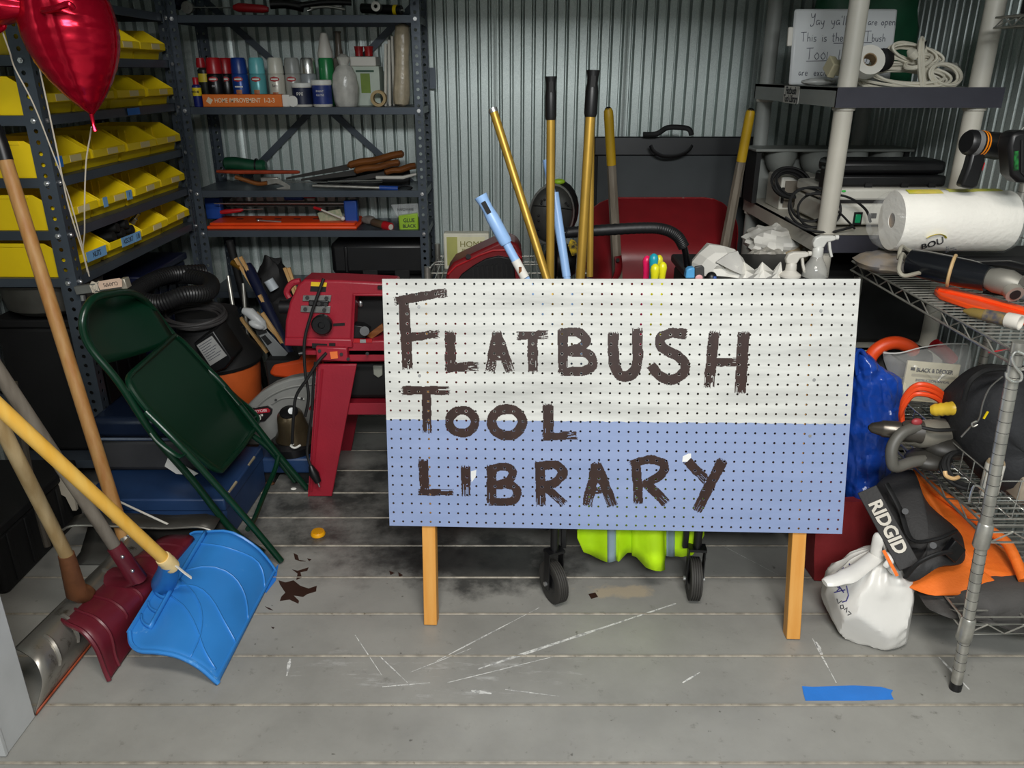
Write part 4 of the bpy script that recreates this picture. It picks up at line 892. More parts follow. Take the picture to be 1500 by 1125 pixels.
# ---------------------------------------------------------------- balloons and strings
foil = mk('red_foil', (196, 14, 46), .2, .7, var=.08, scale=4)
_N = foil.node_tree.nodes; _L = foil.node_tree.links
_wv = _N.new('ShaderNodeTexWave'); _wv.bands_direction = 'Z'; _wv.inputs['Scale'].default_value = 9; _wv.inputs['Distortion'].default_value = 5; _wv.inputs['Detail'].default_value = 3
_tc = _N.new('ShaderNodeTexCoord'); _L.new(_tc.outputs['Object'], _wv.inputs[0]); _b = _N.new('ShaderNodeBump'); _b.inputs['Strength'].default_value = .22; _b.inputs['Distance'].default_value = .006
_L.new(_wv.outputs[0], _b.inputs['Height']); _L.new(_b.outputs[0], _N['Principled BSDF'].inputs['Normal'])
def bprof(f): return sin(pi*min(1, f/.58)/2)**.85 if f < .58 else max(0, 1-((f-.58)/.42)**2.4)**.62
def heart_lobe(c, w_, h, d):
    m = M(); rows = []; n = 44
    for i in range(25):
        f = i/24; z = -h/2+h*f
        r = bprof(f)
        r = max(r, .004); row = []
        for j in range(n):
            u = 2*pi*j/n; cx, cy = cos(u), sin(u)
            pinch = 1-.10*exp(-((abs(cx)-0)/.10)**2)*(1 if cy < 0 else .3)   # centre seam crease
            puck = 1+.006*sin(z*170+2*sin(3*u))*(.3+abs(cx))
            row.append((cx*w_/2*r*puck, cy*d/2*r**.8*pinch*puck, z))
        rows.append(row)
    m.grid(rows, cu=True); return m
bc = at(108, 66, Y=2.26)
t = thing('foil_balloon', 'shiny red foil balloon with pointed bottom floating before the yellow bins', 'balloon', bc-Vector((0, 0, .19)))
m = heart_lobe(bc, .236, .375, .23); m.bm.transform(Matrix.Translation(bc+Vector((.0, 0, .012))) @ Matrix.Rotation(radians(-5), 4, 'Y')); put('foil_body', m, foil, t, smooth=60)
pts = [bc+Vector((.131*sin(a_)*(1 if abs(a_) < 9 else 1), 0, 0)) for a_ in ()]
put('edge_seam', M().tube([bc+Matrix.Rotation(radians(-5), 3, 'Y') @ Vector((s*.121*max(.02, bprof(f)), 0, -.1875+.375*f+.012)) for s, fs in ((-1, np.linspace(1, 0, 20)), (1, np.linspace(0, 1, 20))) for f in fs], .004, 6, flat=.3), foil, t)
tail = at(134, 167, Y=2.26); put('neck', M().tube([tail, tail+Vector((0, 0, -.03)), tail+Vector((.002, 0, -.045))], [.006, .004, .007], 8), foil, t)
put('pinch', M().tube(spl([at(60, 16, Y=2.15), at(82, 12, Y=2.12), at(100, 6, Y=2.11), at(108, 14, Y=2.12)], 4), [.004]+[.008]*11+[.003], 8), foil, t)
bc2 = at(62, 14, Y=2.2)-Vector((.178, 0, -.032))
t = thing('foil_balloon', 'second red foil balloon whose tip shows at the top left corner', 'balloon', bc2-Vector((0, 0, .1)))
m = heart_lobe(bc2, .16, .36, .16); m.bm.transform(Matrix.Translation(bc2) @ Matrix.Rotation(radians(-80), 4, 'Y')); put('foil_body', m, foil, t, smooth=60)
m = M(); m.tube(spl([at(-8, 30, Y=2.2), at(4, 34, Y=2.2), at(5, 40, Y=2.2), at(-4, 46, Y=2.2)], 4), .007, 8); put('neck', m, foil, t)
strm = mk('curling_ribbon', (206, 196, 178), .35, var=.1)
def ribbon(px, Ys, lab):
    P = [at(a, b, Y=Ys+(2.5-Ys)*i/(len(px)-1)) for i, (a, b) in enumerate(px)]
    solo('balloon_string', M().tube(spl(P, 8), .0021, 5, flat=.45), strm, lab, 'string')
ribbon([(2, 42), (14, 75), (22, 100), (48, 150), (72, 210), (100, 285), (118, 350), (128, 398)], 2.2, 'leftmost pale balloon string with a knot, running down past the post')
ribbon([(46, 14), (52, 70), (72, 165), (86, 232), (100, 300), (120, 365), (130, 400)], 2.22, 'pale balloon string starting left of the big balloon')
ribbon([(134, 186), (132, 200), (126, 240), (124, 300), (124, 340), (122, 370), (131, 405)], 2.26, 'pale balloon string hanging straight down from the balloon point')
t = thing('bar_clamp', 'small steel bar clamp with paper tag tied at the near end of bottom bin shelf', 'clamp', at(150, 425, Y=2.49))
A, B_ = at(112, 425, Y=2.5), at(187, 414, Y=2.5); d = (B_-A).normalized(); Rc = frame((0, 0, 0), d, (0, 1, 0)).to_3x3()
put('bar', M().box((A+B_)/2, ((B_-A).length, .022, .028), Rc), mk('brushed_steel', (140, 140, 136), .35, .7), t, bevel=.002)
put('end_jaw', M().box(B_-d*.008, (.02, .034, .034), Rc), mk('steel_pale', (178, 172, 156), .35, .5), t, bevel=.003)
put('wrap', M().tube([A+d*(.055+.0009*i)+Rc @ Vector((0, .016*cos(i*1.3), .019*sin(i*1.3))) for i in range(30)], .002, 5), strm, t)
put('jaw_screw', M().cyl(at(121, 433, Y=2.48), at(122, 440, Y=2.48), .008), zinc, t)
C_ = at(162, 416, Y=2.474); F = frame(C_, d, (0, 0, 1)); m = M(F); m.prism([(-.04, -.014, 0), (.034, -.014, 0), (.04, .008, 0), (.034, .015, 0), (-.034, .014, 0), (-.041, .004, 0)], (0, 0, -.0012)); put('paper_tag', m, mk('tag_card', (206, 178, 156), .7), t)
text('lettering', 'CLAMPS', .017, F @ Matrix.Translation((0, 0, .0006)) @ Matrix.Rotation(pi, 4, 'Z'), ink, t, .0002, .8)
# ---------------------------------------------------------------- snow shovels
def lerp_prof(a, b, f): return [Vector(p).lerp(Vector(q), f) for p, q in zip(a, b)]
def blade(near, far, nW=14, rib=None):
    rows = []
    for i in range(nW+1):
        f = i/nW; r = spl(lerp_prof(near, far, f), 4); rows.append(r)
    return M().grid(rows)
bluep = mk('blue_poly_blade', (48, 124, 196), .36, var=.08, scale=5, wear=(110, 165, 215), wearamt=-.04)
Yn, Yf = 1.577, 2.07
nearp = [at(*p, Y=y) for p, y in (((318, 1004), 1.577), ((291, 980), 1.58), ((260, 964), 1.585), ((229, 958), 1.59), ((203, 956), 1.60), ((191, 945), 1.625), ((188, 927), 1.66))]
dx = Vector((-.006, Yf-Yn, 0))
farp = [at(*p, Y=y) for p, y in (((403, 835), 2.07), ((395, 823), 2.07), ((374, 800), 2.07), ((338, 779), 2.08), ((301, 779), 2.09), ((285, 780), 2.10), ((276, 787), 2.09))]; nearp[0].z = .003; farp[0].z = .003
t = thing('snow_shovel', 'bright blue plastic snow shovel with yellow handle standing in front', 'shovel', (-.85, 1.82, 0))
bl_ = put('blade', blade(nearp, farp, 18), bluep, t, solid=.006, smooth=60)
def on(near, far, s, f):       # point on the blade: s along the profile, f along its width
    P = spl(lerp_prof(near, far, f), 8); q = s*(len(P)-1); i = min(int(q), len(P)-2); return P[i].lerp(P[i+1], q-i)
up = Vector((.012, -.002, .010))
def nrm_on(near, far, s, f):
    e = .02; a = on(near, far, min(1, s+e), f)-on(near, far, max(0, s-e), f); b = on(near, far, s, min(1, f+e))-on(near, far, s, max(0, f-e))
    n = a.cross(b).normalized(); return n if n.z > 0 or (abs(n.z) < .2 and n.x > 0) else -n
def ribline(pts, r, mat, parent, near, far, off=.003, name='stiffening_rib'):
    P = spl([(s, f, 0) for s, f in pts], 5)
    put(name, M().tube([on(near, far, min(1, max(0, q.x)), min(1, max(0, q.y)))+nrm_on(near, far, min(1, max(0, q.x)), min(1, max(0, q.y)))*off for q in P], r, 6), mat, parent)
def ridge(pts, h, mat, parent, near, far, th=.003, name='ridge'):
    P = spl([(s, f, 0) for s, f in pts], 4); rows = [[], []]
    for q in P:
        p = on(near, far, q.x, q.y); n = nrm_on(near, far, q.x, q.y); rows[0].append(p-n*.001); rows[1].append(p+n*h)
    put(name, M().grid(rows), mat, parent, solid=th)
ridge([(.66, .16), (.66, .4), (.65, .7), (.64, .97)], .018, bluep, bl_, nearp, farp, .005)
for f in (.16, .27, .38): ridge([(.66, f), (.8, f), (.95, f)], .016, bluep, bl_, nearp, farp)
for pts in ([(.66, .42), (.45, .30), (.22, .12), (.08, .06)], [(.66, .5), (.45, .48), (.22, .36), (.05, .3)], [(.66, .62), (.4, .68), (.2, .62), (.05, .5)], [(.75, .9), (.5, .85), (.25, .9), (.06, .8)], [(.66, .56), (.42, .38), (.3, .2), (.26, .03)]): ridge(pts, .007, bluep, bl_, nearp, farp)
ribline([(1, .0), (1, .25), (1, .5), (1, .75), (1, 1)], .006, bluep, bl_, nearp, farp)
ribline([(.0, .01), (.15, .01), (.3, .01), (.5, .01), (.7, .01), (.85, .01), (1, .01)], .006, bluep, bl_, nearp, farp)
ribline([(.04, .0), (.04, .25), (.04, .5), (.04, .75), (.04, 1)], .004, bluep, bl_, nearp, farp); ribline([(.0, .99), (.3, .99), (.6, .99), (.9, .99)], .005, bluep, bl_, nearp, farp)
# handle
ylw = wood('yellow_painted_wood', (236, 190, 92), (222, 168, 62), 'Z', .45, 5)
sB = at(246, 824, Y=1.74); sA = on(nearp, farp, .80, .47); hT = at(-40, 560, Y=1.40)
d = (hT-sB).normalized()
put('socket', M().tube(spl([on(nearp, farp, .62, .50)-Vector((0, 0, .004)), sA+Vector((.0, 0, .008)), sB+(sA-sB)*.45+Vector((.004, 0, .004)), sB], 4), [.012, .02, .028, .032, .034, .034, .032, .031, .029, .027, .025, .023, .021], 16), bluep, t, smooth=60)
put('handle', M().cyl(sB-d*.03, hT, .0155, n=14), ylw, t)
m = M(); rr = [.0185, .0205, .0195, .0212, .0198, .0206, .0185]; m.tube([sB+d*(-.026+.009*i) for i in range(7)], rr, 14); put('tape_wrap', m, mk('masking_tape', (222, 196, 140), .6, bump=.3), t)
put('tape_tail', M().tube([sB-d*.02+Vector((.015, -.01, .01)), sB-d*.04+Vector((.03, -.015, -.0)), sB-d*.05+Vector((.04, -.012, -.012))], .006, 5, flat=.2), paper, t)
# maroon shovel
Yn2, Yf2 = 1.589, 2.02
mar = mk('maroon_poly_blade', (92, 24, 36), .38, var=.12, wear=(120, 60, 68), wearamt=-.05)
n2 = [at(*p, Y=y) for p, y in (((159, 1002), 1.589), ((151, 982), 1.595), ((139, 951), 1.60), ((121, 928), 1.61), ((100, 917), 1.63), ((87, 908), 1.67))]; n2[0].z = .004
f2_ = [Vector((-1.02, 2.04, .004)), Vector((-1.02, 2.04, .055)), at(284, 790, Y=2.05), at(264, 784, Y=2.06), at(242, 786, Y=2.07), at(228, 793, Y=2.08)]
t = thing('snow_shovel', 'maroon plastic snow shovel with grey weathered handle, middle of the three', 'shovel', (-1.05, 1.8, 0))
bl2 = put('blade', blade(n2, f2_, 16), mar, t, solid=.006, smooth=60)
for f in (.12, .27, .42, .57, .74, .88): ribline([(.02, f), (.25, f), (.5, f), (.72, f), (.94, f)], .005, mar, bl2, n2, f2_)
ribline([(.0, .005), (.2, .005), (.4, .005), (.6, .005), (.8, .005), (1, .005)], .006, mar, bl2, n2, f2_)
gw2 = wood('grey_weathered_handle', (126, 118, 106), (92, 84, 74), 'Z', .75, 6)
a, b = at(168, 800, Y=1.80), at(200, 845, Y=1.80)
d = (at(0, 548, Y=1.62)-a).normalized()
put('socket', M().tube([on(n2, f2_, .62, .5), on(n2, f2_, .8, .46)+Vector((.0, 0, .006)), b, a], [.02, .034, .026, .021], 14), mar, t, smooth=60)
put('handle', M().cyl(a-d*.03, a+d*1.1, .0165, n=14), gw2, t)
for s in (.25, .7): c = a.lerp(b, s)+Vector((.014, -.017, .002)); put('rivet', M().ell(c, (.0055, .005, .0055), 10, 8), zinc, t)
# aluminium shovel
alu = mk('scuffed_aluminium', (150, 146, 138), .36, .75, var=.18, scale=6, wear=(96, 90, 80), wearamt=.03)
Yn3, Yf3 = 1.48, 2.08
n3 = [at(*p, Y=y) for p, y in (((51, 1051), 1.475), ((57, 1024), 1.48), ((62, 998), 1.485), ((52, 971), 1.50), ((37, 958), 1.52), ((21, 950), 1.55))]; n3[0].z = .004
f3 = [Vector((-1.13, 2.1, .004)), Vector((-1.12, 2.1, .045)), Vector((-1.115, 2.1, .085)), Vector((-1.14, 2.11, .115)), Vector((-1.175, 2.12, .118)), at(184, 792, Y=2.13)]
t = thing('snow_shovel', 'scuffed aluminium snow shovel with rusty socket at the far left', 'shovel', (-1.15, 1.78, 0))
bl3 = put('blade', blade(n3, f3, 18), alu, t, solid=.003, smooth=60)
for f in (.12, .26, .62, .78, .92): ribline([(.35, f), (.55, f), (.75, f)], .007, alu, bl3, n3, f3, .001, 'pressed_bead')
put('wear_strip', M().grid([[on(n3, f3, 0, f)+Vector((.004, 0, .0)), on(n3, f3, .07, f)+Vector((.005, 0, 0))] for f in np.linspace(0, 1, 12)]), mk('rusted_edge', (150, 66, 36), .6, var=.25, scale=20), t, solid=.003)
rus = mk('rusty_steel', (98, 60, 34), .65, .3, var=.25, scale=18, bump=.2)
a, b = at(97, 812, Y=1.72), at(112, 868, Y=1.735)
d = (at(0, 622, Y=1.58)-a).normalized()
put('socket', M().tube([at(136, 868, Y=1.80), at(122, 870, Y=1.75), b, a], [.010, .027, .026, .0195], 14), rus, t, smooth=60)
pw = wood('bleached_wood', (176, 154, 114), (142, 118, 78), 'Z', .65, 6)
put('handle', M().cyl(a-d*.03, a+d*1.05, .0165, n=14), pw, t)
# tan handled scoop behind
t = thing('snow_shovel', 'tan wood handled grain scoop with dark curled blade behind the other shovels', 'shovel', (-1.1, 2.2, 0))
A = at(8, 235, Y=2.30); B_ = at(186, 800, Y=2.12); d = (A-B_).normalized()
put('handle', M().cyl(B_, A, .0205, .0195, n=16), tan, t)
put('end_grip', M().tube(spl([A, A+d*.05+Vector((.0, 0, 0)), A+d*.10+Vector((-.01, 0, 0)), A+d*.13+Vector((-.05, 0, 0))], 5), .021, 12), black, t)
n4 = [at(*p, Y=2.1) for p in ((92, 776), (110, 770), (170, 771), (240, 774), (290, 772), (312, 778))]
rows = [[p+Vector((0, .0, 0)) for p in n4], [p+Vector((0, .07, .004)) for p in n4], [Vector((p.x, 2.24, p.z-.06)) for p in n4], [Vector((p.x, 2.16, max(.012, p.z-.16))) for p in n4], [Vector((p.x, 2.1, .006)) for p in n4]]
put('blade', M().grid(rows), mk('dull_black_steel', (74, 72, 68), .42, .6, var=.2), t, solid=.003, smooth=60)
put('socket', M().tube([at(204, 812, Y=2.13), at(190, 792, Y=2.12), B_-d*-.03], [.03, .026, .0215], 12), alu, t); put('blade_rim', M().tube(spl(n4, 5), .004, 6), alu, t)
for q in ((188, 785), (192, 798)): put('rivet', M().ell(at(*q, Y=2.09), (.006, .004, .006), 8, 6), zinc, t)
# loose white stick on the floor behind
m = M(); m.cyl(at(158, 727, Y=2.24), at(246, 768, Y=2.12), .0035, n=8); solo('thin_rod', m, white, 'thin white rod slanting in front of the blue chest', 'rod')
# ---------------------------------------------------------------- folding chair
t = thing('folding_chair', 'dark green metal folding chair leaning on the left rack', 'chair', (-.98, 2.35, 0))
fa, fb = at(386, 810, Z=.012), at(451, 726, Y=2.576); fb.z = .012
P = [fa, at(340, 776, Y=2.18), at(281, 702, Y=2.165), at(225, 637, Y=2.145), at(174, 560, Y=2.13), at(131, 507, Y=2.127), at(121, 470, Y=2.13), at(134, 440, Y=2.18), at(160, 431, Y=2.28), at(192, 429, Y=2.42), at(217, 445, Y=2.54), at(252, 489, Y=2.576), at(288, 528, Y=2.576), at(330, 567, Y=2.576), at(405, 663, Y=2.576), fb]
put('frame', M().tube(spl(P, 6), .0115, 12), green, t)
ax_ = (P[4]-fa).normalized(); wd_ = Vector((0, 1, 0)); nn = wd_.cross(ax_).normalized()
if nn.x < 0: nn = -nn
def cp(px, py):     # on the plane of the chair
    dd = at(px, py, Y=1)-Vector((0, 0, CAMH)); o = Vector((0, 0, CAMH)); return o+dd*((fa-o).dot(nn)/dd.dot(nn))
# backrest panel: curved sheet at the top
L_, R_ = spl([cp(*p) for p in ((218, 632), (175, 562), (132, 508), (122, 470), (136, 440), (162, 426))], 4), spl([cp(*p) for p in ((290, 540), (268, 510), (252, 490), (234, 462), (216, 440), (190, 425))], 4)
def panel(Lp, Rp, bow, n=14, push=0):
    rows = []
    for a, b in zip(Lp, Rp): rows.append([a.lerp(b, i/n)-nn*(bow*sin(pi*i/n)-push) for i in range(n+1)])
    return M().grid(rows)
k0 = 8
put('backrest', panel(L_[6:], R_[6:], .022), green, t, solid=.003, smooth=60)
Ls = spl([cp(*p) for p in ((190, 548), (184, 562), (204, 594), (240, 632), (274, 662), (304, 686), (320, 692))], 5); Rs = spl([cp(*p) for p in ((252, 494), (266, 504), (296, 536), (338, 580), (364, 602), (374, 620), (352, 656))], 5)
put('seat', panel(Ls, Rs, .008, 14, .010), green, t, solid=.005, smooth=60)
put('seat_rim', M().tube([p+nn*.010 for p in Ls]+[p+nn*.010 for p in reversed(Rs)], .009, 8, closed=True), green, t)
rl = [at(374, 803, Y=2.19), at(318, 722, Y=2.19), at(245, 668, Y=2.16), at(222, 650, Y=2.14)]; rl[0].z = max(.012, rl[0].z)
put('rear_leg', M().tube(spl([at(412, 822, Z=.012), at(345, 742, Y=2.10), at(266, 655, Y=2.085), at(214, 603, Y=2.10)], 5), .0105, 10), green, t)
put('rear_leg', M().tube(spl([at(432, 705, Y=2.6), at(395, 658, Y=2.58), at(362, 632, Y=2.56), at(350, 618, Y=2.55)], 5), .0105, 10), green, t)
put('cross_bar', M().tube(spl([at(363, 775, Y=2.2), at(372, 762, Y=2.28), at(388, 722, Y=2.42), at(402, 690, Y=2.52), at(408, 668, Y=2.57)], 5), .009, 8), green, t)
put('hinge_link', M().tube(spl([at(222, 634, Y=2.10), at(234, 648, Y=2.09), at(262, 668, Y=2.08), at(272, 664, Y=2.075)], 4), .009, 8, flat=.5), green, t)
put('hinge_link', M().tube([at(330, 566, Y=2.56), at(352, 592, Y=2.55)], .01, 8, flat=.4), green, t)
# ---------------------------------------------------------------- blue chest and what lies round it
bluec = mk('blue_painted_chest', (28, 54, 92), .5, var=.1, bump=.06, wear=(100, 118, 138), wearamt=-.07)
t = thing('storage_chest', 'low blue painted chest with chipped edges under the green chair', 'chest', (-1.15, 2.5, 0))
bx_ = [at(180, 748, Z=.15), at(326, 743, Z=.15), at(381, 667, Z=.15), at(240, 660, Z=.15)]
bx_ = [Vector((-1.40, 2.235, .15)), Vector((-.935, 2.235, .15)), Vector((-.925, 2.62, .15)), Vector((-1.38, 2.64, .15))]
put('chest_body', M().prism(bx_, (0, 0, -.149)), bluec, t, bevel=.01)
put('lid', M().prism([p+Vector((s*.003, u*.003, .014)) for p, s, u in zip(bx_, (-1, 1, 1, -1), (-1, -1, 1, 1))], (0, 0, -.045)), bluec, t, bevel=.006)
cm = mk('chipped_primer', (150, 138, 112), .7, var=.2)
for a_, b_ in ((.12, .3), (.62, .78)):
    p, q = bx_[1].lerp(bx_[2], a_), bx_[1].lerp(bx_[2], b_); put('paint_chip', M().tube([p+Vector((0, 0, .013)), q+Vector((0, 0, .013))], [.004, .005], 5), cm, t)
t = thing('tool_case', 'dark grey case with navy lid on the blue chest behind the chair legs', 'case', (-1.2, 2.6, .165))
m = M(); m.bx(-1.41, -1.02, 2.42, 2.66, .165, .29); put('case_body', m, mk('charcoal_case', (58, 58, 60), .6, bump=.1), t, bevel=.02)
put('case_lid', M().bx(-1.42, -1.01, 2.41, 2.67, .295, .37), mk('navy_case_lid', (22, 32, 52), .25, var=.1), t, bevel=.02)
put('lid_bead', M().tube([(-1.42, 2.408, .296), (-1.02, 2.408, .296), (-1.008, 2.42, .296), (-1.008, 2.66, .296)], .006, 6), mk('case_bead', (66, 76, 96), .2), t)
m = M(); m.prism([at(*p, Y=2.36) for p in ((241, 683), (246, 670), (262, 678), (290, 694), (284, 697), (258, 694))], (0, .003, 0)); put('paper_label', m, paper, t)
# things under the left rack; the two shelf crates are added to darken it
for i, (x0, x1, y0, y1, z0_, z1_, mt, lb, nm) in enumerate(((-1.79, -1.47, 2.6, 3.0, .155, .66, blackm, 'black crate added to darken the lowest shelf of the left rack', 'storage_crate'), (-1.79, -1.47, 3.05, 3.5, .155, .70, navy, 'navy crate added to darken the back of the lowest shelf of the left rack', 'storage_crate'),
        (-1.88, -1.5, 1.95, 2.4, 0, .22, blackm, 'black crate on the floor behind the shovel blades', 'storage_crate'), (-1.85, -1.52, 1.55, 1.9, 0, .16, navy, 'dark blue crate on the floor behind the white door jamb', 'storage_crate'))):
    t = thing(nm, lb, 'crate', ((x0+x1)/2, (y0+y1)/2, z0_)); put('crate_body', M().bx(x0, x1, y0, y1, z0_+.001, z1_-.03), mt, t, bevel=.015); put('crate_rim', M().bx(x0-.008, x1+.008, y0-.008, y1+.008, z1_-.03, z1_), mt, t, bevel=.006)
    for k in range(4): put('crate_rib', M().bx(x1, x1+.006, y0+.05+k*.09, y0+.07+k*.09, z0_+.02, z1_-.04), mt, t, bevel=.002)
m = M(); c = at(45, 448, Y=2.62); m.lathe([(.10, 0), (.15, .02), (.17, .05), (.175, .055), (.165, .05), (.14, .025), (.09, .01)], 28, (-1.62, 2.72, .72), caps=False)
t = thing('metal_pan', 'dull grey round pan hung beneath the bottom bin shelf at the left edge', 'pan', (-1.62, 2.72, .66)); put('pan_body', M().lathe([(.002, 0), (.12, 0), (.15, .02), (.165, .105), (.175, .11), (.16, .11), (.145, .025), (.002, .012)], 30, (-1.615, 2.7, .675)), mk('dull_tin', (96, 94, 88), .5, .6, var=.2), t)
put('pan_handle', M().tube([(-1.615, 2.7, .684), (-1.615, 2.7, .79)], .012, 8), blackm, t)
m = M(); m.prism([at(*p, Y=2.3) for p in ((56, 702), (64, 695), (88, 700), (108, 726), (112, 748), (106, 748), (96, 728), (78, 718))], (.0, .012, 0)); solo('cardboard_scrap', m, mk('pale_card', (176, 168, 152), .8), 'torn pale cardboard scrap leaning behind the shovel handles', 'cardboard')
m = M(); m.tube(spl([at(20, 560, Y=2.0), at(45, 700, Y=2.0), at(70, 800, Y=1.98)], 4), .010, 8); solo('spare_handle', m, mk('dark_pole', (60, 54, 46), .6), 'dark thin pole leaning among the shovel handles at far left', 'pole')
# ---------------------------------------------------------------- shop vacuum, hose
t = thing('shop_vacuum', 'black and orange shop vacuum behind the green chair', 'vacuum', (-1.22, 3.02, 0))
orv = mk('vacuum_orange', (200, 92, 40), .5, var=.1)
put('drum', M().lathe([(.15, .0), (.165, .02), (.185, .34), (.185, .345)], 30, (-1.24, 3.08, .0)), orv, t)
put('motor_head', M().lathe([(.192, .335), (.198, .35), (.19, .37), (.15, .42), (.125, .47), (.12, .55), (.04, .56)], 30, (-1.24, 3.08, .0)), blackm, t)
put('label_plate', M().pp([(283, 503), (312, 484), (340, 526), (330, 540), (307, 549)], 2.86, .14), black, t, bevel=.006)
put('printed_label', M().pp([(288, 506), (310, 492), (332, 521), (308, 536)], 2.857, .003), mk('grey_label', (146, 146, 144), .5), t)
for k in range(8):
    f = .1+.1*k; a_ = Vector((288, 506)).lerp(Vector((308, 536)), f); b_ = Vector((310, 492)).lerp(Vector((332, 521)), f); c_ = a_.lerp(b_, .08); d_ = a_.lerp(b_, .92-.14*(k % 3))
    put('print_line', M().tube([at(*c_, Y=2.8565), at(*d_, Y=2.8565)], .0012, 4), greyink, t)
c = at(325, 492, Y=2.98); put('cap', M().cyl(c+Vector((-.02, 0, 0)), c+Vector((.025, 0, .0)), .032), black, t); put('cap_label', M().cyl(c+Vector((-.022, 0, .0)), c+Vector((-.004, 0, 0)), .0325), mk('dull_yellow', (176, 152, 30), .5), t)
hosem = mk('hose_black', (26, 26, 27), .42, var=.15)
hp = spl([at(*p, Y=y) for p, y in (((300, 398), 3.3), ((250, 402), 3.2), ((214, 416), 3.05), ((196, 434), 2.9), ((230, 444), 2.86), ((270, 432), 2.9), ((304, 428), 3.0), ((306, 412), 3.15), ((268, 404), 3.25), ((226, 412), 3.22), ((210, 430), 3.1))], 22)
hp2 = []; acc = 0
rr = [.031+.0028*(i % 2) for i in range(len(hp))]
solo('vacuum_hose', M().tube(hp, rr, 14), hosem, 'coiled black ribbed vacuum hose on top of the shop vacuum', 'hose', smooth=25)
solo('cable_coil', M().tube(loops(at(284, 462, Y=2.98), .115, .085, 10, .16, seed=4, tilt=(.25, .05, 0)), .0055, 6), mk('dusty_cable', (52, 50, 50), .55, var=.2), 'dusty black cable coiled on top of the shop vacuum', 'cord')
# ---------------------------------------------------------------- bundle of tools in the corner
for i, (a, b, y0_, y1_, r, mt, lb, nm) in enumerate((((334, 404), (365, 600), 3.35, 3.2, .009, chromed, 'thin silver tripod leg left in the corner bundle', 'tripod_leg'), ((356, 415), (372, 620), 3.33, 3.22, .008, chromed, 'second silver tripod leg beside the first in corner bundle', 'tripod_leg'),
        ((362, 388), (424, 520), 3.3, 3.1, .024, navy, 'dark blue padded tube with wooden stakes leaning in the corner', 'padded_tube'), ((388, 450), (424, 535), 3.22, 3.16, .026, mk('slate_blue_sleeve', (40, 62, 88), .5), 'slate blue sleeve lower in the corner bundle', 'padded_tube'),
        ((340, 384), (352, 392), 3.3, 3.28, .014, mk('brass', (172, 128, 50), .3, .8), 'brass fitting on top of the corner tripod', 'tripod_head'), ((400, 500), (408, 600), 3.2, 3.15, .012, blackm, 'black thin pole at the back of the corner bundle', 'pole'), ((336, 352), (341, 372), 3.56, 3.56, .018, blackm, 'black knob of a stand high in the back corner', 'stand'))):
    A, B_ = at(*a, Y=y0_), at(*b, Y=y1_); d = (B_-A); C_ = A+d*((.02-A.z)/d.z)
    if nm == 'tripod_head': C_ = B_
    m = M(); m.tube([A, A+d*.06, C_], [r*.8, r, r*.9], 10); solo(nm, m, mt, lb, 'pole' if nm != 'padded_tube' else 'tube')
stk = wood('pale_stake_wood', (206, 170, 116), (176, 134, 80), 'Z', .6)
for i, (a, b, y_) in enumerate((((345, 378), (356, 396), 3.28), ((352, 376), (362, 394), 3.27), ((417, 392), (424, 410), 3.25), ((423, 392), (428, 408), 3.26), ((352, 465), (362, 478), 3.18), ((375, 458), (388, 472), 3.12), ((384, 458), (392, 470), 3.11), ((380, 432), (388, 446), 3.2))):
    A, B_ = at(*a, Y=y_), at(*b, Y=y_); B_ = B_+(B_-A)*3; m = M(); m.box((A+B_)/2, (.013, .011, (B_-A).length), frame((0, 0, 0), (B_-A).cross(Vector((0, 1, 0))), (0, 1, 0)).to_3x3())
    solo('wooden_stake', m, stk, 'pale wooden stake end, %s in the corner' % ['topmost left', 'next to the topmost', 'left of the pair above the red saw', 'right of the pair above the red saw', 'lowest at the left', 'left one by the white float', 'right one by the white float', 'middle one by the blue sleeve'][i], 'stake', 'wooden stakes in the corner')
t = thing('bag', 'black soft bag with a white cap behind the red saw in the corner', 'bag', at(400, 430, Y=3.45)); m = M(); m.ell(at(400, 416, Y=3.45), (.07, .06, .12), fn=lambda p, q: p*(1+.35*noise.noise(q*2.2))); put('bag_body', m, blackm, t); put('white_cap', M().cyl(at(393, 410, Y=3.36), at(402, 424, Y=3.36), .022, n=14), mk('cap_grey', (176, 184, 190), .4), t); put('bag_base', M().bx(-1.13, -.95, 3.4, 3.56, 0, .52), blackm, t, bevel=.03)
t = thing('trowel_float', 'grey hand float with white handle and black tape in the corner bundle', 'trowel', at(400, 530, Y=3.05))
put('blade', M().pp([(377, 488), (389, 483), (422, 518), (406, 533)], 3.04, .006), mk('float_grey', (120, 122, 122), .5), t, bevel=.002); put('handle', M().tube([at(357, 455, Y=3.06), at(366, 458, Y=3.05), at(384, 474, Y=3.04), at(388, 482, Y=3.04)], [.014, .022, .018, .01], 12), mk('handle_grey', (170, 172, 172), .4), t)
put('knuckle', M().ell(at(376, 476, Y=3.03), (.034, .02, .016), 14, 8, Matrix.Rotation(.4, 3, 'Y')), mk('handle_grey2', (176, 178, 178), .4), t); put('tape_patch', M().pp([(382, 494), (388, 491), (398, 502), (392, 506)], 3.035, .004), blackm, t); put('tape_patch', M().pp([(374, 482), (386, 479), (391, 487), (379, 491)], 3.033, .005), blackm, t)
m = M(); m.pp([(393, 548), (400, 535), (440, 528), (470, 523), (480, 545), (470, 556), (430, 556), (402, 553)], 2.98, .12); solo('orange_pouch', m, mk('orange_cloth', (214, 74, 20), .6, var=.15, scale=6, bump=.4, bs=14), 'orange cloth pouch above the grey saw guard', 'pouch', bevel=.012)
m = M(); m.cyl(at(438, 518, Y=2.97), at(462, 515, Y=2.97), .008, n=8); solo('steel_bolt', m, zinc, 'small steel bolt lying above the orange pouch', 'bolt')
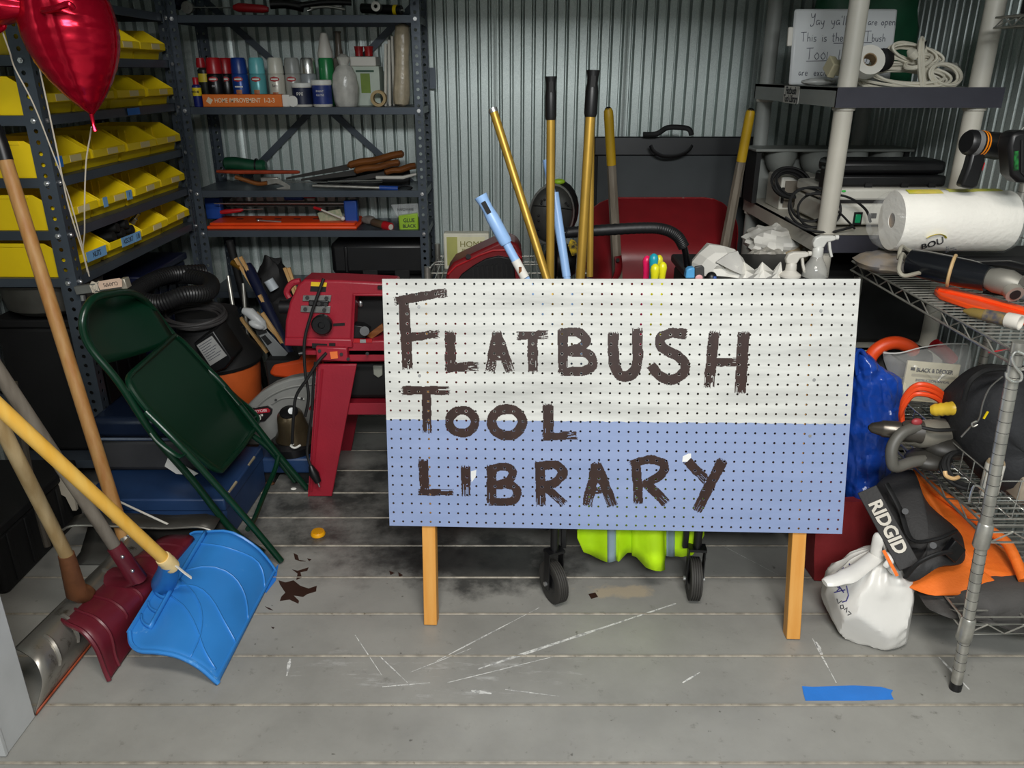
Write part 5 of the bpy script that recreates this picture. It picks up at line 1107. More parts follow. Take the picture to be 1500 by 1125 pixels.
m = M(); m.bx(-1.0, -.70, 2.99, 3.1, .0, .37); solo('dark_crate', m, blackm, 'black crate in the corner carrying the orange pouch', 'crate', bevel=.01)
# ---------------------------------------------------------------- mitre saw on blue base
t = thing('mitre_saw', 'grey mitre saw with round blade guard on a blue base', 'saw', (-.88, 2.74, 0))
gm_ = mk('saw_guard_grey', (150, 150, 146), .4, .3, var=.08)
out = [(350, 652), (352, 620), (362, 594), (382, 575), (402, 563), (424, 555), (446, 551), (466, 550), (472, 556), (474, 640), (460, 655)]
put('blade_guard', M().pp(out, 2.76, .05), gm_, t, bevel=.008)
put('guard_bead', M().tube(spl([at(*p, Y=2.757) for p in ((366, 608), (384, 588), (406, 574), (430, 566), (466, 562))], 5), .005, 6), gm_, t)
put('inner_bead', M().tube(spl([at(*p, Y=2.757) for p in ((398, 592), (412, 584), (430, 582), (446, 585))], 5), .004, 6), gm_, t)
for q in ((404, 586), (442, 584)): put('screw', M().cyl(at(*q, Y=2.758), at(*q, Y=2.752), .005, n=8), blackm, t)
put('brand_plate', M().pp([(366, 599), (392, 595), (399, 600), (398, 606), (388, 617), (362, 620)], 2.752, .006), mk('plate_black', (30, 24, 26), .4), t)
put('brand_band', M().pp([(368, 601), (392, 598), (396, 601), (395, 604), (366, 607)], 2.7505, .002), mk('plate_red', (160, 30, 44), .4), t)
F = frame(at(382, 602, Y=2.7495), (1, 0, .12), (0, 0, 1)); text('lettering', 'RYOBI', .015, F, mk('plate_pink', (214, 170, 174), .5), t, .0003, 1.1, .0004)
put('logo_square', M().pp([(369, 601.6), (373.6, 601), (373, 605.4), (368, 606)], 2.7496, .001), mk('plate_pink2', (214, 150, 154), .5), t)
text('lettering', '10"', .03, frame(at(379, 612, Y=2.7495), (1, 0, .12), (0, 0, 1)), paper, t, .0003, .95, .0005)
mg = mk('motor_bronze', (92, 80, 60), .3, .6, var=.15); c = at(428, 622, Y=2.68)
mo_ = put('motor', M().lathe([(.07, -.12), (.075, -.09), (.072, -.055), (.058, -.03), (.05, .03), (.046, .05), (.03, .066)], 24, c, Matrix.Rotation(radians(20), 3, 'X')), mg, t)
put('motor_cap', M().lathe([(.034, .045), (.034, .068), (.016, .074)], 20, c, Matrix.Rotation(radians(20), 3, 'X')), black, mo_); put('cap_screw', M().cyl(at(427, 601, Y=2.63), at(427, 602, Y=2.61), .012), zinc, t)
put('base_ring', M().lathe([(.085, 0), (.088, .03), (.07, .045)], 26, (-.835, 2.70, .115)), black, t); put('pale_tie', M().tube(spl([at(430, 650, Y=2.6), at(426, 653, Y=2.6), at(432, 656, Y=2.6), at(440, 652, Y=2.6)], 4), .004, 6), paper, t)
put('saw_base', M().bx(-.98, -.74, 2.62, 2.95, .05, .115), bluec, t, bevel=.01); put('base_foot', M().bx(-.96, -.90, 2.64, 2.93, 0, .05), blackm, t); put('base_foot', M().bx(-.82, -.76, 2.64, 2.93, 0, .05), blackm, t)
put('fence', M().bx(-1.06, -.74, 2.80, 2.83, .1, .17), blackm, t, bevel=.004)
# ---------------------------------------------------------------- red band saw
rbm = mk('bandsaw_red', (150, 30, 46), .42, var=.07, bump=.12, bs=140)
t = thing('band_saw', 'red benchtop band saw on a flared red stand left of the sign', 'saw', (-.6, 2.62, 0))
Yb = 2.56
body = [(416, 507), (418, 470), (424, 443), (436, 418), (446, 410), (500, 411), (580, 415), (580, 434), (519, 433), (515, 507)]
put('head_shell', M().pp(body, Yb, .11), rbm, t, bevel=.008)
put('lower_lip', M().pp([(416, 507), (417, 495), (515, 497), (517, 510)], Yb-.012, .12), rbm, t, bevel=.005)
put('side_grip', M().tube(spl([at(440, 412, Y=Yb+.03), at(428, 415, Y=Yb+.03), at(420, 427, Y=Yb+.03), at(424, 436, Y=Yb+.03)], 4), .011, 8), rbm, t)
put('arm', M().pp([(515, 500), (580, 498), (580, 530), (462, 531), (464, 507), (515, 507)], Yb, .1), rbm, t, bevel=.006)
put('throat_rim', M().tube([at(*p, Y=Yb-.004) for p in ((580, 432), (519, 432), (516, 500))], .005, 6), rbm, t)
put('throat_back', M().pp([(515, 432), (580, 432), (580, 500), (515, 500)], Yb+.09, .006), blackm, t)
put('guide_block', M().pp([(514, 476), (530, 478), (540, 484), (536, 496), (514, 496)], Yb+.01, .05), black, t, bevel=.003); put('guide_knob', M().cyl(at(534, 485, Y=Yb), at(534, 485, Y=Yb-.03), .016), black, t); put('guide_tip', M().box(at(532, 499, Y=Yb), (.02, .01, .012)), zinc, t)
put('red_strip', M().pp([(516, 497), (545, 497), (545, 502), (516, 502)], Yb-.004, .01), red, t); put('tan_fence', M().pp([(536, 492), (560, 474), (562, 484), (545, 496)], Yb+.03, .01), tanx, t); put('chrome_bolt', M().ell(at(528, 445, Y=Yb+.08), (.009, .006, .013)), zinc, t)
for (q, nm) in (([(444, 433), (485, 433), (484, 442), (443, 441)], 'clamp_plate'), ([(441, 448), (484, 449), (483, 459), (440, 457)], 'clamp_plate')):
    put(nm, M().pp(q, Yb-.008, .01), mk('plate_steel', (138, 138, 136), .35, .6), t, bevel=.001)
put('guide_rail', M().pp([(452, 440), (482, 441), (480, 449), (452, 448)], Yb-.012, .012), black, t, bevel=.002)
for q in ((450, 436), (478, 437), (447, 453), (475, 454), (456, 444), (467, 445), (477, 446)): put('bolt', M().cyl(at(*q, Y=Yb-.006), at(*q, Y=Yb-.016), .007, n=6), blackm, t)
c = at(475, 471, Y=Yb); put('lock_knob', M().lathe([(.012, 0), (.014, .018), (.033, .02), (.035, .04), (.03, .046), (.012, .046), (.010, .04)], 18, c, Matrix.Rotation(pi/2, 3, 'X')), black, t)
put('knob_slot', M().pp([(488, 474), (505, 473), (505, 477), (488, 478)], Yb-.002, .006), blackm, t)
c = at(411, 450, Y=Yb+.05); put('side_knob', M().cyl(c, c+Vector((.045, 0, 0)), .024, n=14).cyl(c+Vector((.04, 0, 0)), c+Vector((.06, 0, 0)), .01), black, t)
put('warning_label', M().pp([(456, 413), (479, 414), (478, 420), (455, 419)], Yb-.0015, .003), mk('warn_yellow', (222, 184, 30), .5), t); put('warning_label', M().pp([(455, 419), (478, 420), (477, 428), (454, 427)], Yb-.0015, .003), blackm, t); put('rating_plate', M().pp([(457, 503), (479, 504), (479, 511), (457, 510)], Yb-.014, .003), blackm, t); put('switch_box', M().pp([(482, 503), (491, 503), (491, 513), (482, 513)], Yb-.016, .012), blackm, t)
put('hinge_tab', M().pp([(553, 419), (560, 419), (560, 424), (553, 424)], Yb-.008, .012), blackm, t)
put('motor_housing', M().pp([(462, 508), (508, 510), (510, 530), (464, 528)], Yb-.03, .06), rbm, t, bevel=.004); put('orange_switch', M().pp([(483, 516), (494, 515), (495, 525), (485, 526)], Yb-.036, .01), mk('switch_orange', (236, 120, 60), .4), t)
for q in ((468, 514), (500, 519), (538, 518), (510, 526)): put('bolt', M().cyl(at(*q, Y=Yb-.03), at(*q, Y=Yb-.036), .006, n=8), blackm, t)
# stand: two flared legs front and back with a shelf
def legs(yo, nm='stand_leg'):
    q = [at(466, 531, Y=Yb), at(524, 531, Y=Yb), at(487, 726, Z=0), at(452, 726, Z=0)]
    q = [Vector((p.x, Yb-.02+yo, p.z)) if i < 2 else Vector((p.x, 2.535+yo*1.1, .002)) for i, p in enumerate(q)]
    m = M(); m.prism(q, (0, .012, 0)); put(nm, m, rbm, t, bevel=.003)
    m = M(); m.prism([q[0]+Vector((.0, 0, 0)), q[3], q[3]+Vector((0, .09 if yo < .2 else -.09, 0)), q[0]+Vector((0, .06 if yo < .2 else -.06, 0))], (.006, 0, 0)); put('leg_flange', m, rbm, t)
    m = M(); m.tube([q[0].lerp(q[3], .03)+Vector((.02, -.003, 0)), q[0].lerp(q[3], .95)+Vector((.012, -.003, 0))], .005, 6); put('pressed_crease', m, rbm, t)
legs(0); legs(.34)
q = [Vector((-.30, Yb-.01, .56)), Vector((-.20, Yb-.01, .56)), Vector((-.14, 2.55, .002)), Vector((-.22, 2.55, .002))]
for yo in (0, .34): put('stand_leg', M().prism([p+Vector((0, yo, 0)) for p in q], (0, .012, 0)), rbm, t, bevel=.003)
sh = at(540, 590, Y=Yb); put('stand_shelf', M().bx(-.72, -.18, Yb+.0, Yb+.36, sh.z-.03, sh.z-.02).bx(-.66, -.2, Yb-.004, Yb, sh.z-.045, sh.z-.0), rbm, t, bevel=.002)
put('stand_top', M().bx(-.72, -.16, Yb, Yb+.36, .545, .56), rbm, t)
put('power_cord', M().tube(spl([at(474, 408, Y=Yb-.01), at(468, 425, Y=Yb-.02), at(456, 460, Y=Yb-.03), at(446, 500, Y=Yb-.04), at(447, 545, Y=Yb-.05), at(452, 580, Y=Yb-.05), at(447, 610, Y=Yb-.05)], 6), .0055, 8), blackm, t)
put('switch_cord', M().tube(spl([at(478, 517, Y=Yb-.03), at(466, 530, Y=Yb-.05), at(450, 555, Y=Yb-.06), at(434, 580, Y=Yb-.06), at(430, 610, Y=Yb-.06), at(428, 650, Y=Yb-.04)], 6), .0055, 8), blackm, t)
put('switch_cord', M().tube(spl([at(462, 530, Y=Yb-.02), at(459, 560, Y=Yb-.03), at(457, 600, Y=Yb-.03), at(452, 640, Y=Yb-.03), at(450, 665, Y=Yb-.04), at(456, 685, Y=Yb-.05)], 6), .005, 8), blackm, t)
put('cord_plug', M().tube([at(455, 682, Y=Yb-.05), at(460, 694, Y=Yb-.055), at(466, 706, Y=Yb-.055)], [.008, .018, .012], 10), black, t); put('plug_prong', M().cyl(at(466, 707, Y=Yb-.055), at(468, 713, Y=Yb-.055), .003), zinc, t)
m = M(); m.bx(-.70, -.25, 2.60, 2.9, .362, .52); t = thing('tool_case', 'black case with pale latch on the shelf of red band saw stand', 'case', (-.48, 2.75, .36)); 
m.bm.free(); put('shell', M().bx(-.655, -.26, 2.63, 2.9, sh.z-.018, sh.z+.13), blackm, t, bevel=.02); put('latch', M().pp([(546, 536), (560, 536), (560, 550), (554, 554), (547, 549)], 2.62, .012), mk('latch_grey', (140, 142, 132), .4), t, bevel=.003)
# loose bits on the floor
t = thing('bottle_cap', 'yellow plastic cap lying on the dark stained floor left of the sign', 'cap', at(466, 783, Z=0))
put('cap_shell', M().lathe([(.024, 0), (.025, .006), (.021, .013), (.0005, .0145)], 22, at(466, 783, Z=.001)), mk('amber_plastic', (224, 158, 16), .35), t); put('cap_ring', M().lathe([(.018, .0135), (.02, .015), (.016, .0155)], 20, at(466, 783, Z=.001)), mk('amber_plastic2', (206, 142, 12), .35), t)
def tape(px, lb):
    m = M(); m.prism([at(a, b, Z=.0016) for a, b in px], (0, 0, -.0012)); solo('tape_strip', m, bluetape, lb, 'tape', smooth=0)
tape([(1175, 1005), (1190, 1006), (1250, 1004), (1290, 1006), (1308, 1011), (1305, 1016), (1309, 1024), (1260, 1026), (1180, 1026), (1177, 1016)], 'long blue masking tape strip on the floor at lower right')
tape([(398, 838), (408, 826), (404, 850), (390, 868), (385, 866)], 'short blue masking tape strip on floor at the far corner of the blue shovel')
m = M(); m.ell(at(430, 716, Z=.005), (.011, .008, .004)); solo('paper_crumb', m, paper, 'tiny white crumb on the floor between chair foot and red stand', 'litter')
m = M(); m.ell(at(395, 708, Z=.008)+Vector((.0, -.0, 0)), (.02, .012, .006)); solo('wood_chip', m, rus, 'rusty chip on the floor beside the blue chest', 'litter')
# ---------------------------------------------------------------- resin shelf unit at right
LX0, LX1, LY0, LY1 = 1.04, 1.57, 2.68, 3.60
t = thing('resin_shelf_unit', 'off-white resin shelf unit with round posts against the right wall', 'shelving', (1.3, 3.1, 0))
ZS = [.06, .47, .875, 1.345]
for z in ZS:
    m = M(); m.bx(LX0, LX1, LY0, LY1, z+.050, z+.0598)
    for q in ((LX0, LX0+.012, LY0, LY1), (LX1-.012, LX1, LY0, LY1), (LX0, LX1, LY0, LY0+.012), (LX0, LX1, LY1-.012, LY1)): m.bx(*q, z, z+.06)
    for k in range(1, 4): m.bx(LX0+.01, LX1-.01, LY0+k*.23, LY0+k*.23+.006, z+.015, z+.045)
    put('shelf', m, greyr if z > 1 else offw, t)
btm = mk('dark_tape', (48, 48, 58), .6, var=.12, bump=.1)
for z, x1 in ((1.345, LX1+.002), (.875, LX1+.002)):
    m = M(); m.bx(LX0-.002, x1, LY0-.002, LY0, z-.001, z+.061 if z > 1 else z+.058); put('black_tape', m, btm, t, label='dark tape along the front edge')
PS = [(1.085, 2.725), (1.512, 2.725), (1.075, 3.555), (1.50, 3.555)]
for i, (x, y) in enumerate(PS):
    for j, (za, zb) in enumerate(zip([0.0]+[z+.06 for z in ZS], ZS+[2.0])):
        if zb-za > .05: put('post', M().cyl((x, y, za), (x, y, zb), .0305, n=20), offw if i < 2 else greyr, t)
    for z in ZS[1:]: put('post_collar', M().lathe([(.033, -.012), (.036, -.01), (.036, 0)], 20, (x, y, z)), offw, t)
c0, c1 = at(1146, 127, X=LX0-.001), at(1173, 151, X=LX0-.001)
cy, cz = (c0.y+c1.y)/2-.0, (c0.z+c1.z)/2; put('paper_label', M().bx(LX0-.0016, LX0-.0006, cy-.085, cy+.085, cz-.030, cz+.03), paper, t)
F = frame((LX0-.0022, cy+.005, cz+.013), (0, -1, 0), (0, 0, 1)); text('lettering', 'Flatbush', .036, F, ink, t, .0003, 1, .0008); text('lettering', 'Tool Library', .036, F @ Matrix.Translation((0.004, -.028, 0)), ink, t, .0003, .86, .0008)
zt = 1.405
# white board with the handwritten greeting
A = at(1158, 121, Y=3.12); B_ = at(1306, 124, Y=3.12); wbw = B_.x-A.x
t = thing('message_board', 'white marker board with handwritten greeting standing on the top resin shelf', 'board', (A.x+wbw/2, 3.12, zt))
T_ = Matrix.Translation((A.x+wbw/2, 3.13, zt+.002)) @ Matrix.Rotation(radians(-8), 4, 'X'); hB = .262
m = M(T_); m.bx(-wbw/2, wbw/2, 0, .018, 0, hB); put('board', m, mk('marker_board', (206, 208, 208), .35, var=.03), t, bevel=.012)
m = M(T_); m.bx(-wbw/2-.018, -wbw/2, .002, .016, .135, .20); put('side_clip', m, white, t, bevel=.003)
# single line stroke letters (unit height, baseline 0)
ST_ = {'Y': [[(0, 1.25), (.1, .85), (.35, .9), (.45, 1.25), (.42, .5), (.3, .0), (.05, -.1), (0, .08)]], 'a': [[(.4, .5), (.15, .52), (.05, .2), (.2, .05), (.38, .3), (.42, .05)]], 'y': [[(0, .5), (.12, .15), (.32, .2), (.38, .5)], [(.38, .5), (.32, -.2), (.1, -.35)]],
 "'": [[(.1, 1), (.08, .8)]], 'l': [[(.12, 1), (.06, 0)]], '!': [[(.1, 1.1), (.08, .3)], [(.08, .08), (.08, .02)]], 'o': [[(.2, .5), (.03, .25), (.2, 0), (.38, .25), (.2, .5)]], 'p': [[(.05, .5), (.03, -.35)], [(.04, .4), (.25, .52), (.38, .28), (.2, .03), (.05, .12)]], 'e': [[(.04, .27), (.36, .3), (.28, .5), (.1, .46), (.05, .2), (.2, 0), (.38, .1)]], 'n': [[(.04, .5), (.04, 0)], [(.04, .3), (.2, .5), (.34, .4), (.36, 0)]],
 'T': [[(-.05, 1.02), (.6, 1.05)], [(.27, 1.03), (.25, 0)]], 'h': [[(.06, 1), (.04, 0)], [(.04, .3), (.22, .5), (.34, .35), (.36, 0)]], 'i': [[(.1, .5), (.1, 0)], [(.11, .72), (.11, .68)]], 's': [[(.34, .48), (.12, .46), (.1, .3), (.3, .2), (.28, .02), (.05, .03)]], 't': [[(.15, .9), (.15, .05), (.3, .02)], [(0, .6), (.32, .62)]], 'F': [[(.08, 1.05), (.05, 0)], [(.05, 1.05), (.5, 1.08)], [(.06, .6), (.4, .62)]], 'r': [[(.05, .5), (.05, 0)], [(.05, .3), (.18, .5), (.3, .46)]], 'L': [[(.06, 1), (.04, 0), (.4, .02)]], 'c': [[(.34, .44), (.12, .46), (.06, .2), (.2, .02), (.36, .08)]], 'd': [[(.34, .95), (.36, 0)], [(.34, .4), (.12, .46), (.06, .18), (.2, .02), (.36, .2)]], 'x': [[(.04, .5), (.34, 0)], [(.34, .5), (.04, 0)]], 'A': [[(.0, 0), (.22, .62), (.42, 0)], [(.08, .24), (.34, .24)]], 'O': [[(.25, .62), (.03, .3), (.25, 0), (.47, .3), (.25, .62)]], 'u': [[(.04, .5), (.08, .05), (.3, .08), (.34, .5)], [(.34, .5), (.36, 0)]], 'b': [[(.05, 1), (.05, 0)], [(.05, .1), (.22, 0), (.36, .25), (.2, .48), (.05, .35)]], 'W': [[(0, 1), (.12, 0), (.28, .6), (.42, 0), (.55, 1)]], 'w': [[(0, .5), (.1, 0), (.22, .36), (.34, 0), (.44, .5)]]}
def hand(line, x, z, size, par, gap=.2):
    m = M(T_); cx = x
    for ch in line:
        if ch == ' ': cx += size*.62; continue
        for s_ in ST_[ch]:
            pts = [(cx+a*size, -.0008, z+b_*size) for a, b_ in s_]
            m.tube(spl(pts, 3) if len(pts) > 2 else pts, .0013, 5)
        cx += size*(max(a for s_ in ST_[ch] for a, b_ in s_)+gap)
    put('handwriting', m, greyink, par, smooth=0); return cx
h = wbw/2
def row(words, x, z, par):
    for w_, sz, gp in words: x = hand(w_, x, z, sz, par, .14)+gp
row((('Yay', .032, .022), ("ya'll!", .032, .02), ('We', .026, .016), ('are', .024, .012), ('open', .026, 0)), -h+.06, .205, t)
row((('This', .030, .016), ('is', .030, .016), ('the', .030, .018), ('FLAT', .034, 0), ('bush', .026, 0)), -h+.03, .150, t)
row((('TOO', .038, 0), ('L', .026, .03), ('Library', .034, 0)), -h+.055, .088, t); row((('are', .024, .02), ('excited', .024, 0)), -h+.03, .032, t)
for a_, b_, z_ in ((.15, .29, .144), (.055, .13, .082)):
    m = M(T_); m.tube([(-h+a_, -.0008, z_), (-h+b_, -.0008, z_+.002)], .0013, 5); put('handwriting', m, greyink, t)
# green bag and pillar behind the board
m = M(); rows = []
for i in range(13):
    f = i/12; row = []
    for j in range(28):
        u = 2*pi*j/28; rx, ry = .215*(1-.12*f*f), .075*(1-.3*f)
        p = Vector((1.37+rx*cos(u)*abs(cos(u))**-.3 if abs(cos(u)) > .02 else 1.37, 3.36+ry*sin(u), zt+.001+.40*f))
        k = .02*noise.noise(p*11)+.012*noise.noise(p*30); row.append(p+Vector((k, k, 0)))
    rows.append(row)
m.grid(rows, cu=True); solo('green_bag', m, dgreen, 'dark green cloth bag standing behind the white message board', 'bag', smooth=70)
# white extension cords and the bits among them
cordm = mk('ivory_cord', (214, 208, 190), .5, var=.06)
t = thing('extension_cord', 'large hank of ivory extension cord on the top resin shelf', 'cord', at(1350, 122, Y=2.85)-Vector((0, 0, 0)))
c = at(1345, 100, Y=2.86)
put('cord_loops', M().tube(loops(at(1325, 114, Y=2.86), .14, .045, 8, .22, seed=2, tilt=(.75, .06, 0)), .0048, 6), cordm, t)
put('cord_loops', M().tube(loops(at(1352, 98, Y=2.85), .028, .075, 11, .3, seed=5, tilt=(1.35, .0, .9)), .0046, 6), cordm, t)
put('cord_loops', M().tube(loops(at(1340, 80, Y=2.88), .085, .028, 7, .22, seed=8, tilt=(1.2, .2, .1)), .0046, 6), cordm, t)
put('cord_tie', M().tube(loops(at(1346, 90, Y=2.85), .042, .026, 4, .1, seed=9, tilt=(.5, -.4, 0)), .0048, 6), cordm, t)
put('cord_loops', M().tube(loops(at(1384, 110, Y=2.84), .055, .034, 4, .16, seed=12, tilt=(1.3, .2, .1)), .0046, 6), cordm, t)
put('plug', M().tube([at(1342, 84, Y=2.83), at(1336, 78, Y=2.83), at(1332, 74, Y=2.84)], [.012, .017, .01], 10), cordm, t); put('plug_end', M().tube([at(1344, 72, Y=2.86), at(1349, 68, Y=2.86), at(1352, 62, Y=2.87), at(1350, 78, Y=2.87)], [.006, .011, .012, .008], 8), black, t)
t = thing('tape_reel', 'white roll of tape standing on edge among the ivory cords', 'tape', at(1271, 112, Y=2.76)); put('roll', M().lathe([(.022, -.02), (.048, -.02), (.048, .02), (.022, .02), (.022, -.02)], 26, at(1271, 91, Y=2.76), frame((0, 0, 0), (1, 0, .1), (0.1, .4, 1)).to_3x3(), caps=False), white, t); put('core', M().lathe([(.019, -.018), (.0225, -.018), (.0225, .018), (.019, .018), (.019, -.018)], 22, at(1271, 91, Y=2.76), frame((0, 0, 0), (1, 0, .1), (0.1, .4, 1)).to_3x3(), caps=False), mk('tan_core', (140, 116, 84), .7), t)
t = thing('power_strip', 'ivory power strip lying before the message board left of the post', 'power strip', at(1228, 115, Y=2.86)); A, B_ = at(1218, 98, Y=2.88), at(1275, 106, Y=2.9); d = (B_-A).normalized(); Rr = frame((0, 0, 0), d, (0, 1, .6)).to_3x3()
put('strip_body', M().box((A+B_)/2, ((B_-A).length, .05, .035), Rr), mk('ivory_plastic', (206, 198, 168), .45), t, bevel=.006); put('end_block', M().box(A, (.026, .056, .05), Rr), mk('cream_plastic', (222, 212, 176), .45), t, bevel=.004)
for k in range(4):
    cc = A+d*(.035+.028*k)+Rr @ Vector((0, -.0255, .0))
    for q in (-.006, .006): put('socket_slot', M().box(cc+Rr @ Vector((q, 0, .004)), (.003, .002, .01), Rr), ink, t)
for lb, nm, px, py, yy, rad, mt in (('black cloth lump between the tape roll and ivory cord', 'cloth_lump', 1292, 88, 2.86, (.038, .03, .036), blackm), ('orange plastic knob sticking up at the right of the ivory cord', 'orange_knob', 1359, 92, 2.92, (.017, .017, .019), mk('dull_orange', (196, 104, 40), .5)),
    ('clear plastic cup lying at right end of the ivory cord', 'plastic_cup', 1393, 108, 2.94, (.03, .035, .036), mk('cloudy_plastic', (150, 150, 142), .3)), ('crumpled clear plastic in front of the message board', 'plastic_wrap', 1199, 120, 2.95, (.06, .03, .012), mk('wrap_grey', (170, 170, 166), .25, bump=.5, bs=40))):
    m = M(); m.ell(at(px, py, Y=yy), rad, 18, 12, fn=lambda p, q: p*(1+.2*noise.noise(q*3)))
    zmin = min(v.co.z for v in m.bm.verts)
    solo(nm, m, mt, lb, nm.split('_')[-1])
# middle shelf: grey cup tray, laminator, black cases, cables
zmid = .935
t = thing('cup_tray', 'long grey tray of round cups at the back of the middle resin shelf', 'tray', (1.32, 3.5, 1.1)); gt = mk('tray_grey', (140, 143, 138), .5, var=.06)
a, b = at(1094, 214, Y=3.50), at(1318, 214, Y=3.50); A_ = Vector((a.x, 0, 0)); tz = a.z
put('rim', M().bx(a.x, b.x, 3.36, 3.54, tz-.012, tz), gt, t, bevel=.004)
n = 4; wv = (b.x-a.x-.06)/n
for k in range(n): put('cup', M().ell((a.x+.07+wv*(k+.42), 3.45, tz-.012), (wv*.44, .085, .105), 24, 14, fn=lambda p, q: Vector((p.x, p.y, min(p.z, 0)))), gt, t)
put('back_box', M().bx(a.x+.01, b.x-.1, 3.52, 3.58, zmid, tz-.012), gt, t)
put('tray_leg', M().bx(a.x+.01, a.x+.03, 3.38, 3.54, zmid, tz-.01), blackm, t); put('tray_leg', M().bx(b.x-.03, b.x-.01, 3.38, 3.54, zmid, tz-.01), blackm, t)
t = thing('laminator', 'white office machine with green rocker switch on the middle resin shelf', 'machine', (1.3, 2.95, zmid)); lm = mk('machine_white', (196, 194, 184), .45, var=.05)
put('machine_body', M().bx(1.105, 1.56, 2.80, 3.13, zmid+.012, zmid+.085), lm, t, bevel=.008); put('machine_top', M().bx(1.105, 1.56, 2.83, 3.13, zmid+.092, zmid+.135), lm, t, bevel=.01); put('slot', M().bx(1.14, 1.54, 2.82, 3.0, zmid+.083, zmid+.094), blackm, t)
c = at(1256, 320, Y=2.80); put('switch_frame', M().box(c, (.030, .006, .044)), black, t); put('rocker_switch', M().box(c+Vector((0, -.004, 0)), (.019, .006, .03)), mk('switch_green', (20, 140, 92), .3), t, bevel=.002); c = at(1279, 316, Y=2.80); put('jack', M().box(c, (.022, .004, .018)), black, t)
for x in (1.13, 1.53): put('foot', M().cyl((x, 2.83, zmid), (x, 2.83, zmid+.012), .012), blackm, t)
c = at(1236, 280, Y=2.83); put('indicator', M().ell(c, (.008, .005, .004)), mk('lamp_green', (60, 200, 80), .3), t)
t = thing('power_supply', 'pale grey box with a black vent on the left of the middle resin shelf', 'box', (1.15, 3.27, zmid)); put('box', M().bx(1.07, 1.24, 3.2, 3.38, zmid, zmid+.13), lm, t, bevel=.006); put('vent', M().bx(1.075, 1.082, 3.185, 3.2, zmid+.03, zmid+.09), blackm, t); put('front_panel', M().bx(1.085, 1.23, 3.194, 3.2, zmid+.012, zmid+.115), mk('panel_grey', (120, 112, 100), .5), t)
t = thing('tool_case', 'long black moulded case lying on top of the white office machine', 'case', (1.38, 2.95, zmid+.137)); 
a, b = at(1212, 275, Y=2.90), at(1375, 277, Y=2.90); put('case_body', M().bx(a.x, b.x, 2.86, 3.04, zmid+.137, zmid+.175), black, t, bevel=.008); put('case_lid', M().bx(a.x+.0, b.x+.0, 2.87, 3.03, zmid+.178, zmid+.225), black, t, bevel=.016)
for px in (1272, 1325, 1365): put('latch', M().box(at(px, 272, Y=2.857), (.025, .006, .018)), blackm, t)
m = M(); c = at(1215, 262, Y=2.84); m.box(c, (.05, .07, .09)); solo('charger', m, black, 'small black charger block behind the front white post', 'charger', bevel=.01)
t = thing('black_cable', 'black cable in wide loops hanging over the white office machine', 'cord', at(1200, 320, Y=2.74))
for k, (cx, cy, rx, rz, rot) in enumerate(((1190, 304, .085, .075, .25), (1200, 308, .075, .068, .1), (1184, 300, .07, .06, .45))):
    c = at(cx, cy, Y=2.745+.008*k); put('cable_loop', M().tube([c+Vector((rx*cos(q)*cos(rot)+rz*sin(q)*sin(rot)*.3, .004*sin(3*q), rz*sin(q)*.9-rx*cos(q)*sin(rot)*.6)) for q in np.linspace(0, 2*pi, 40)], .0045, 6, closed=True), blackm, t)
put('cable_run', M().tube(spl([at(1180, 285, Y=2.74), at(1215, 284, Y=2.74), at(1245, 290, Y=2.735), at(1268, 307, Y=2.74), at(1275, 325, Y=2.76)], 6), .0045, 6), blackm, t); put('cable_run', M().tube(spl([at(1150, 318, Y=2.74), at(1178, 335, Y=2.72), at(1215, 340, Y=2.70), at(1250, 332, Y=2.72)], 6), .0045, 6), blackm, t)
put('cable_run', M().tube(spl([at(1200, 290, Y=2.74), at(1228, 310, Y=2.735), at(1252, 335, Y=2.74)], 6), .004, 6), blackm, t)
solo('cable_coil', M().tube(loops(at(1158, 268, Y=3.14), .07, .05, 6, .25, seed=21, tilt=(1.3, .2, 0)), .0045, 6), blackm, 'tangle of thin black cables before the pale grey box', 'cord')
# lower resin shelves: crumpled paper and wraps
for i, (px, py, yy, rad, mt, lb) in enumerate(((1135, 355, 3.05, (.11, .14, .06), paper, 'crumpled white paper heap under the middle resin shelf'), (1120, 385, 2.9, (.08, .06, .05), mk('grey_wrap', (170, 166, 156), .35, bump=.4, bs=30), 'greyish plastic wrap heap under the resin shelf near the wheelbarrow'), (1162, 372, 2.95, (.05, .05, .045), mk('kraft_wrap', (146, 124, 92), .6, c2=(186, 176, 150), scale=14), 'brown and yellow wrapped packet under the middle resin shelf'))):
    m = M(); m.ell(at(px, py, Y=yy), rad, 26, 16, fn=lambda p, q: p*(1+.28*noise.noise(q*3.2)+.15*abs(noise.noise(q*7)))); solo('paper_heap', m, mt, lb, 'wrap', smooth=25)
m = M(); m.bx(1.06, 1.55, 2.72, 3.5, .532, .78); solo('storage_crate', m, blackm, 'black crate on the lower resin shelf behind the wire rack', 'crate', bevel=.02)
m = M(); m.bx(1.06, 1.55, 2.72, 3.5, .122, .42); solo('storage_crate', m, blackm, 'black crate on the bottom resin shelf behind the red tote', 'crate', bevel=.02)
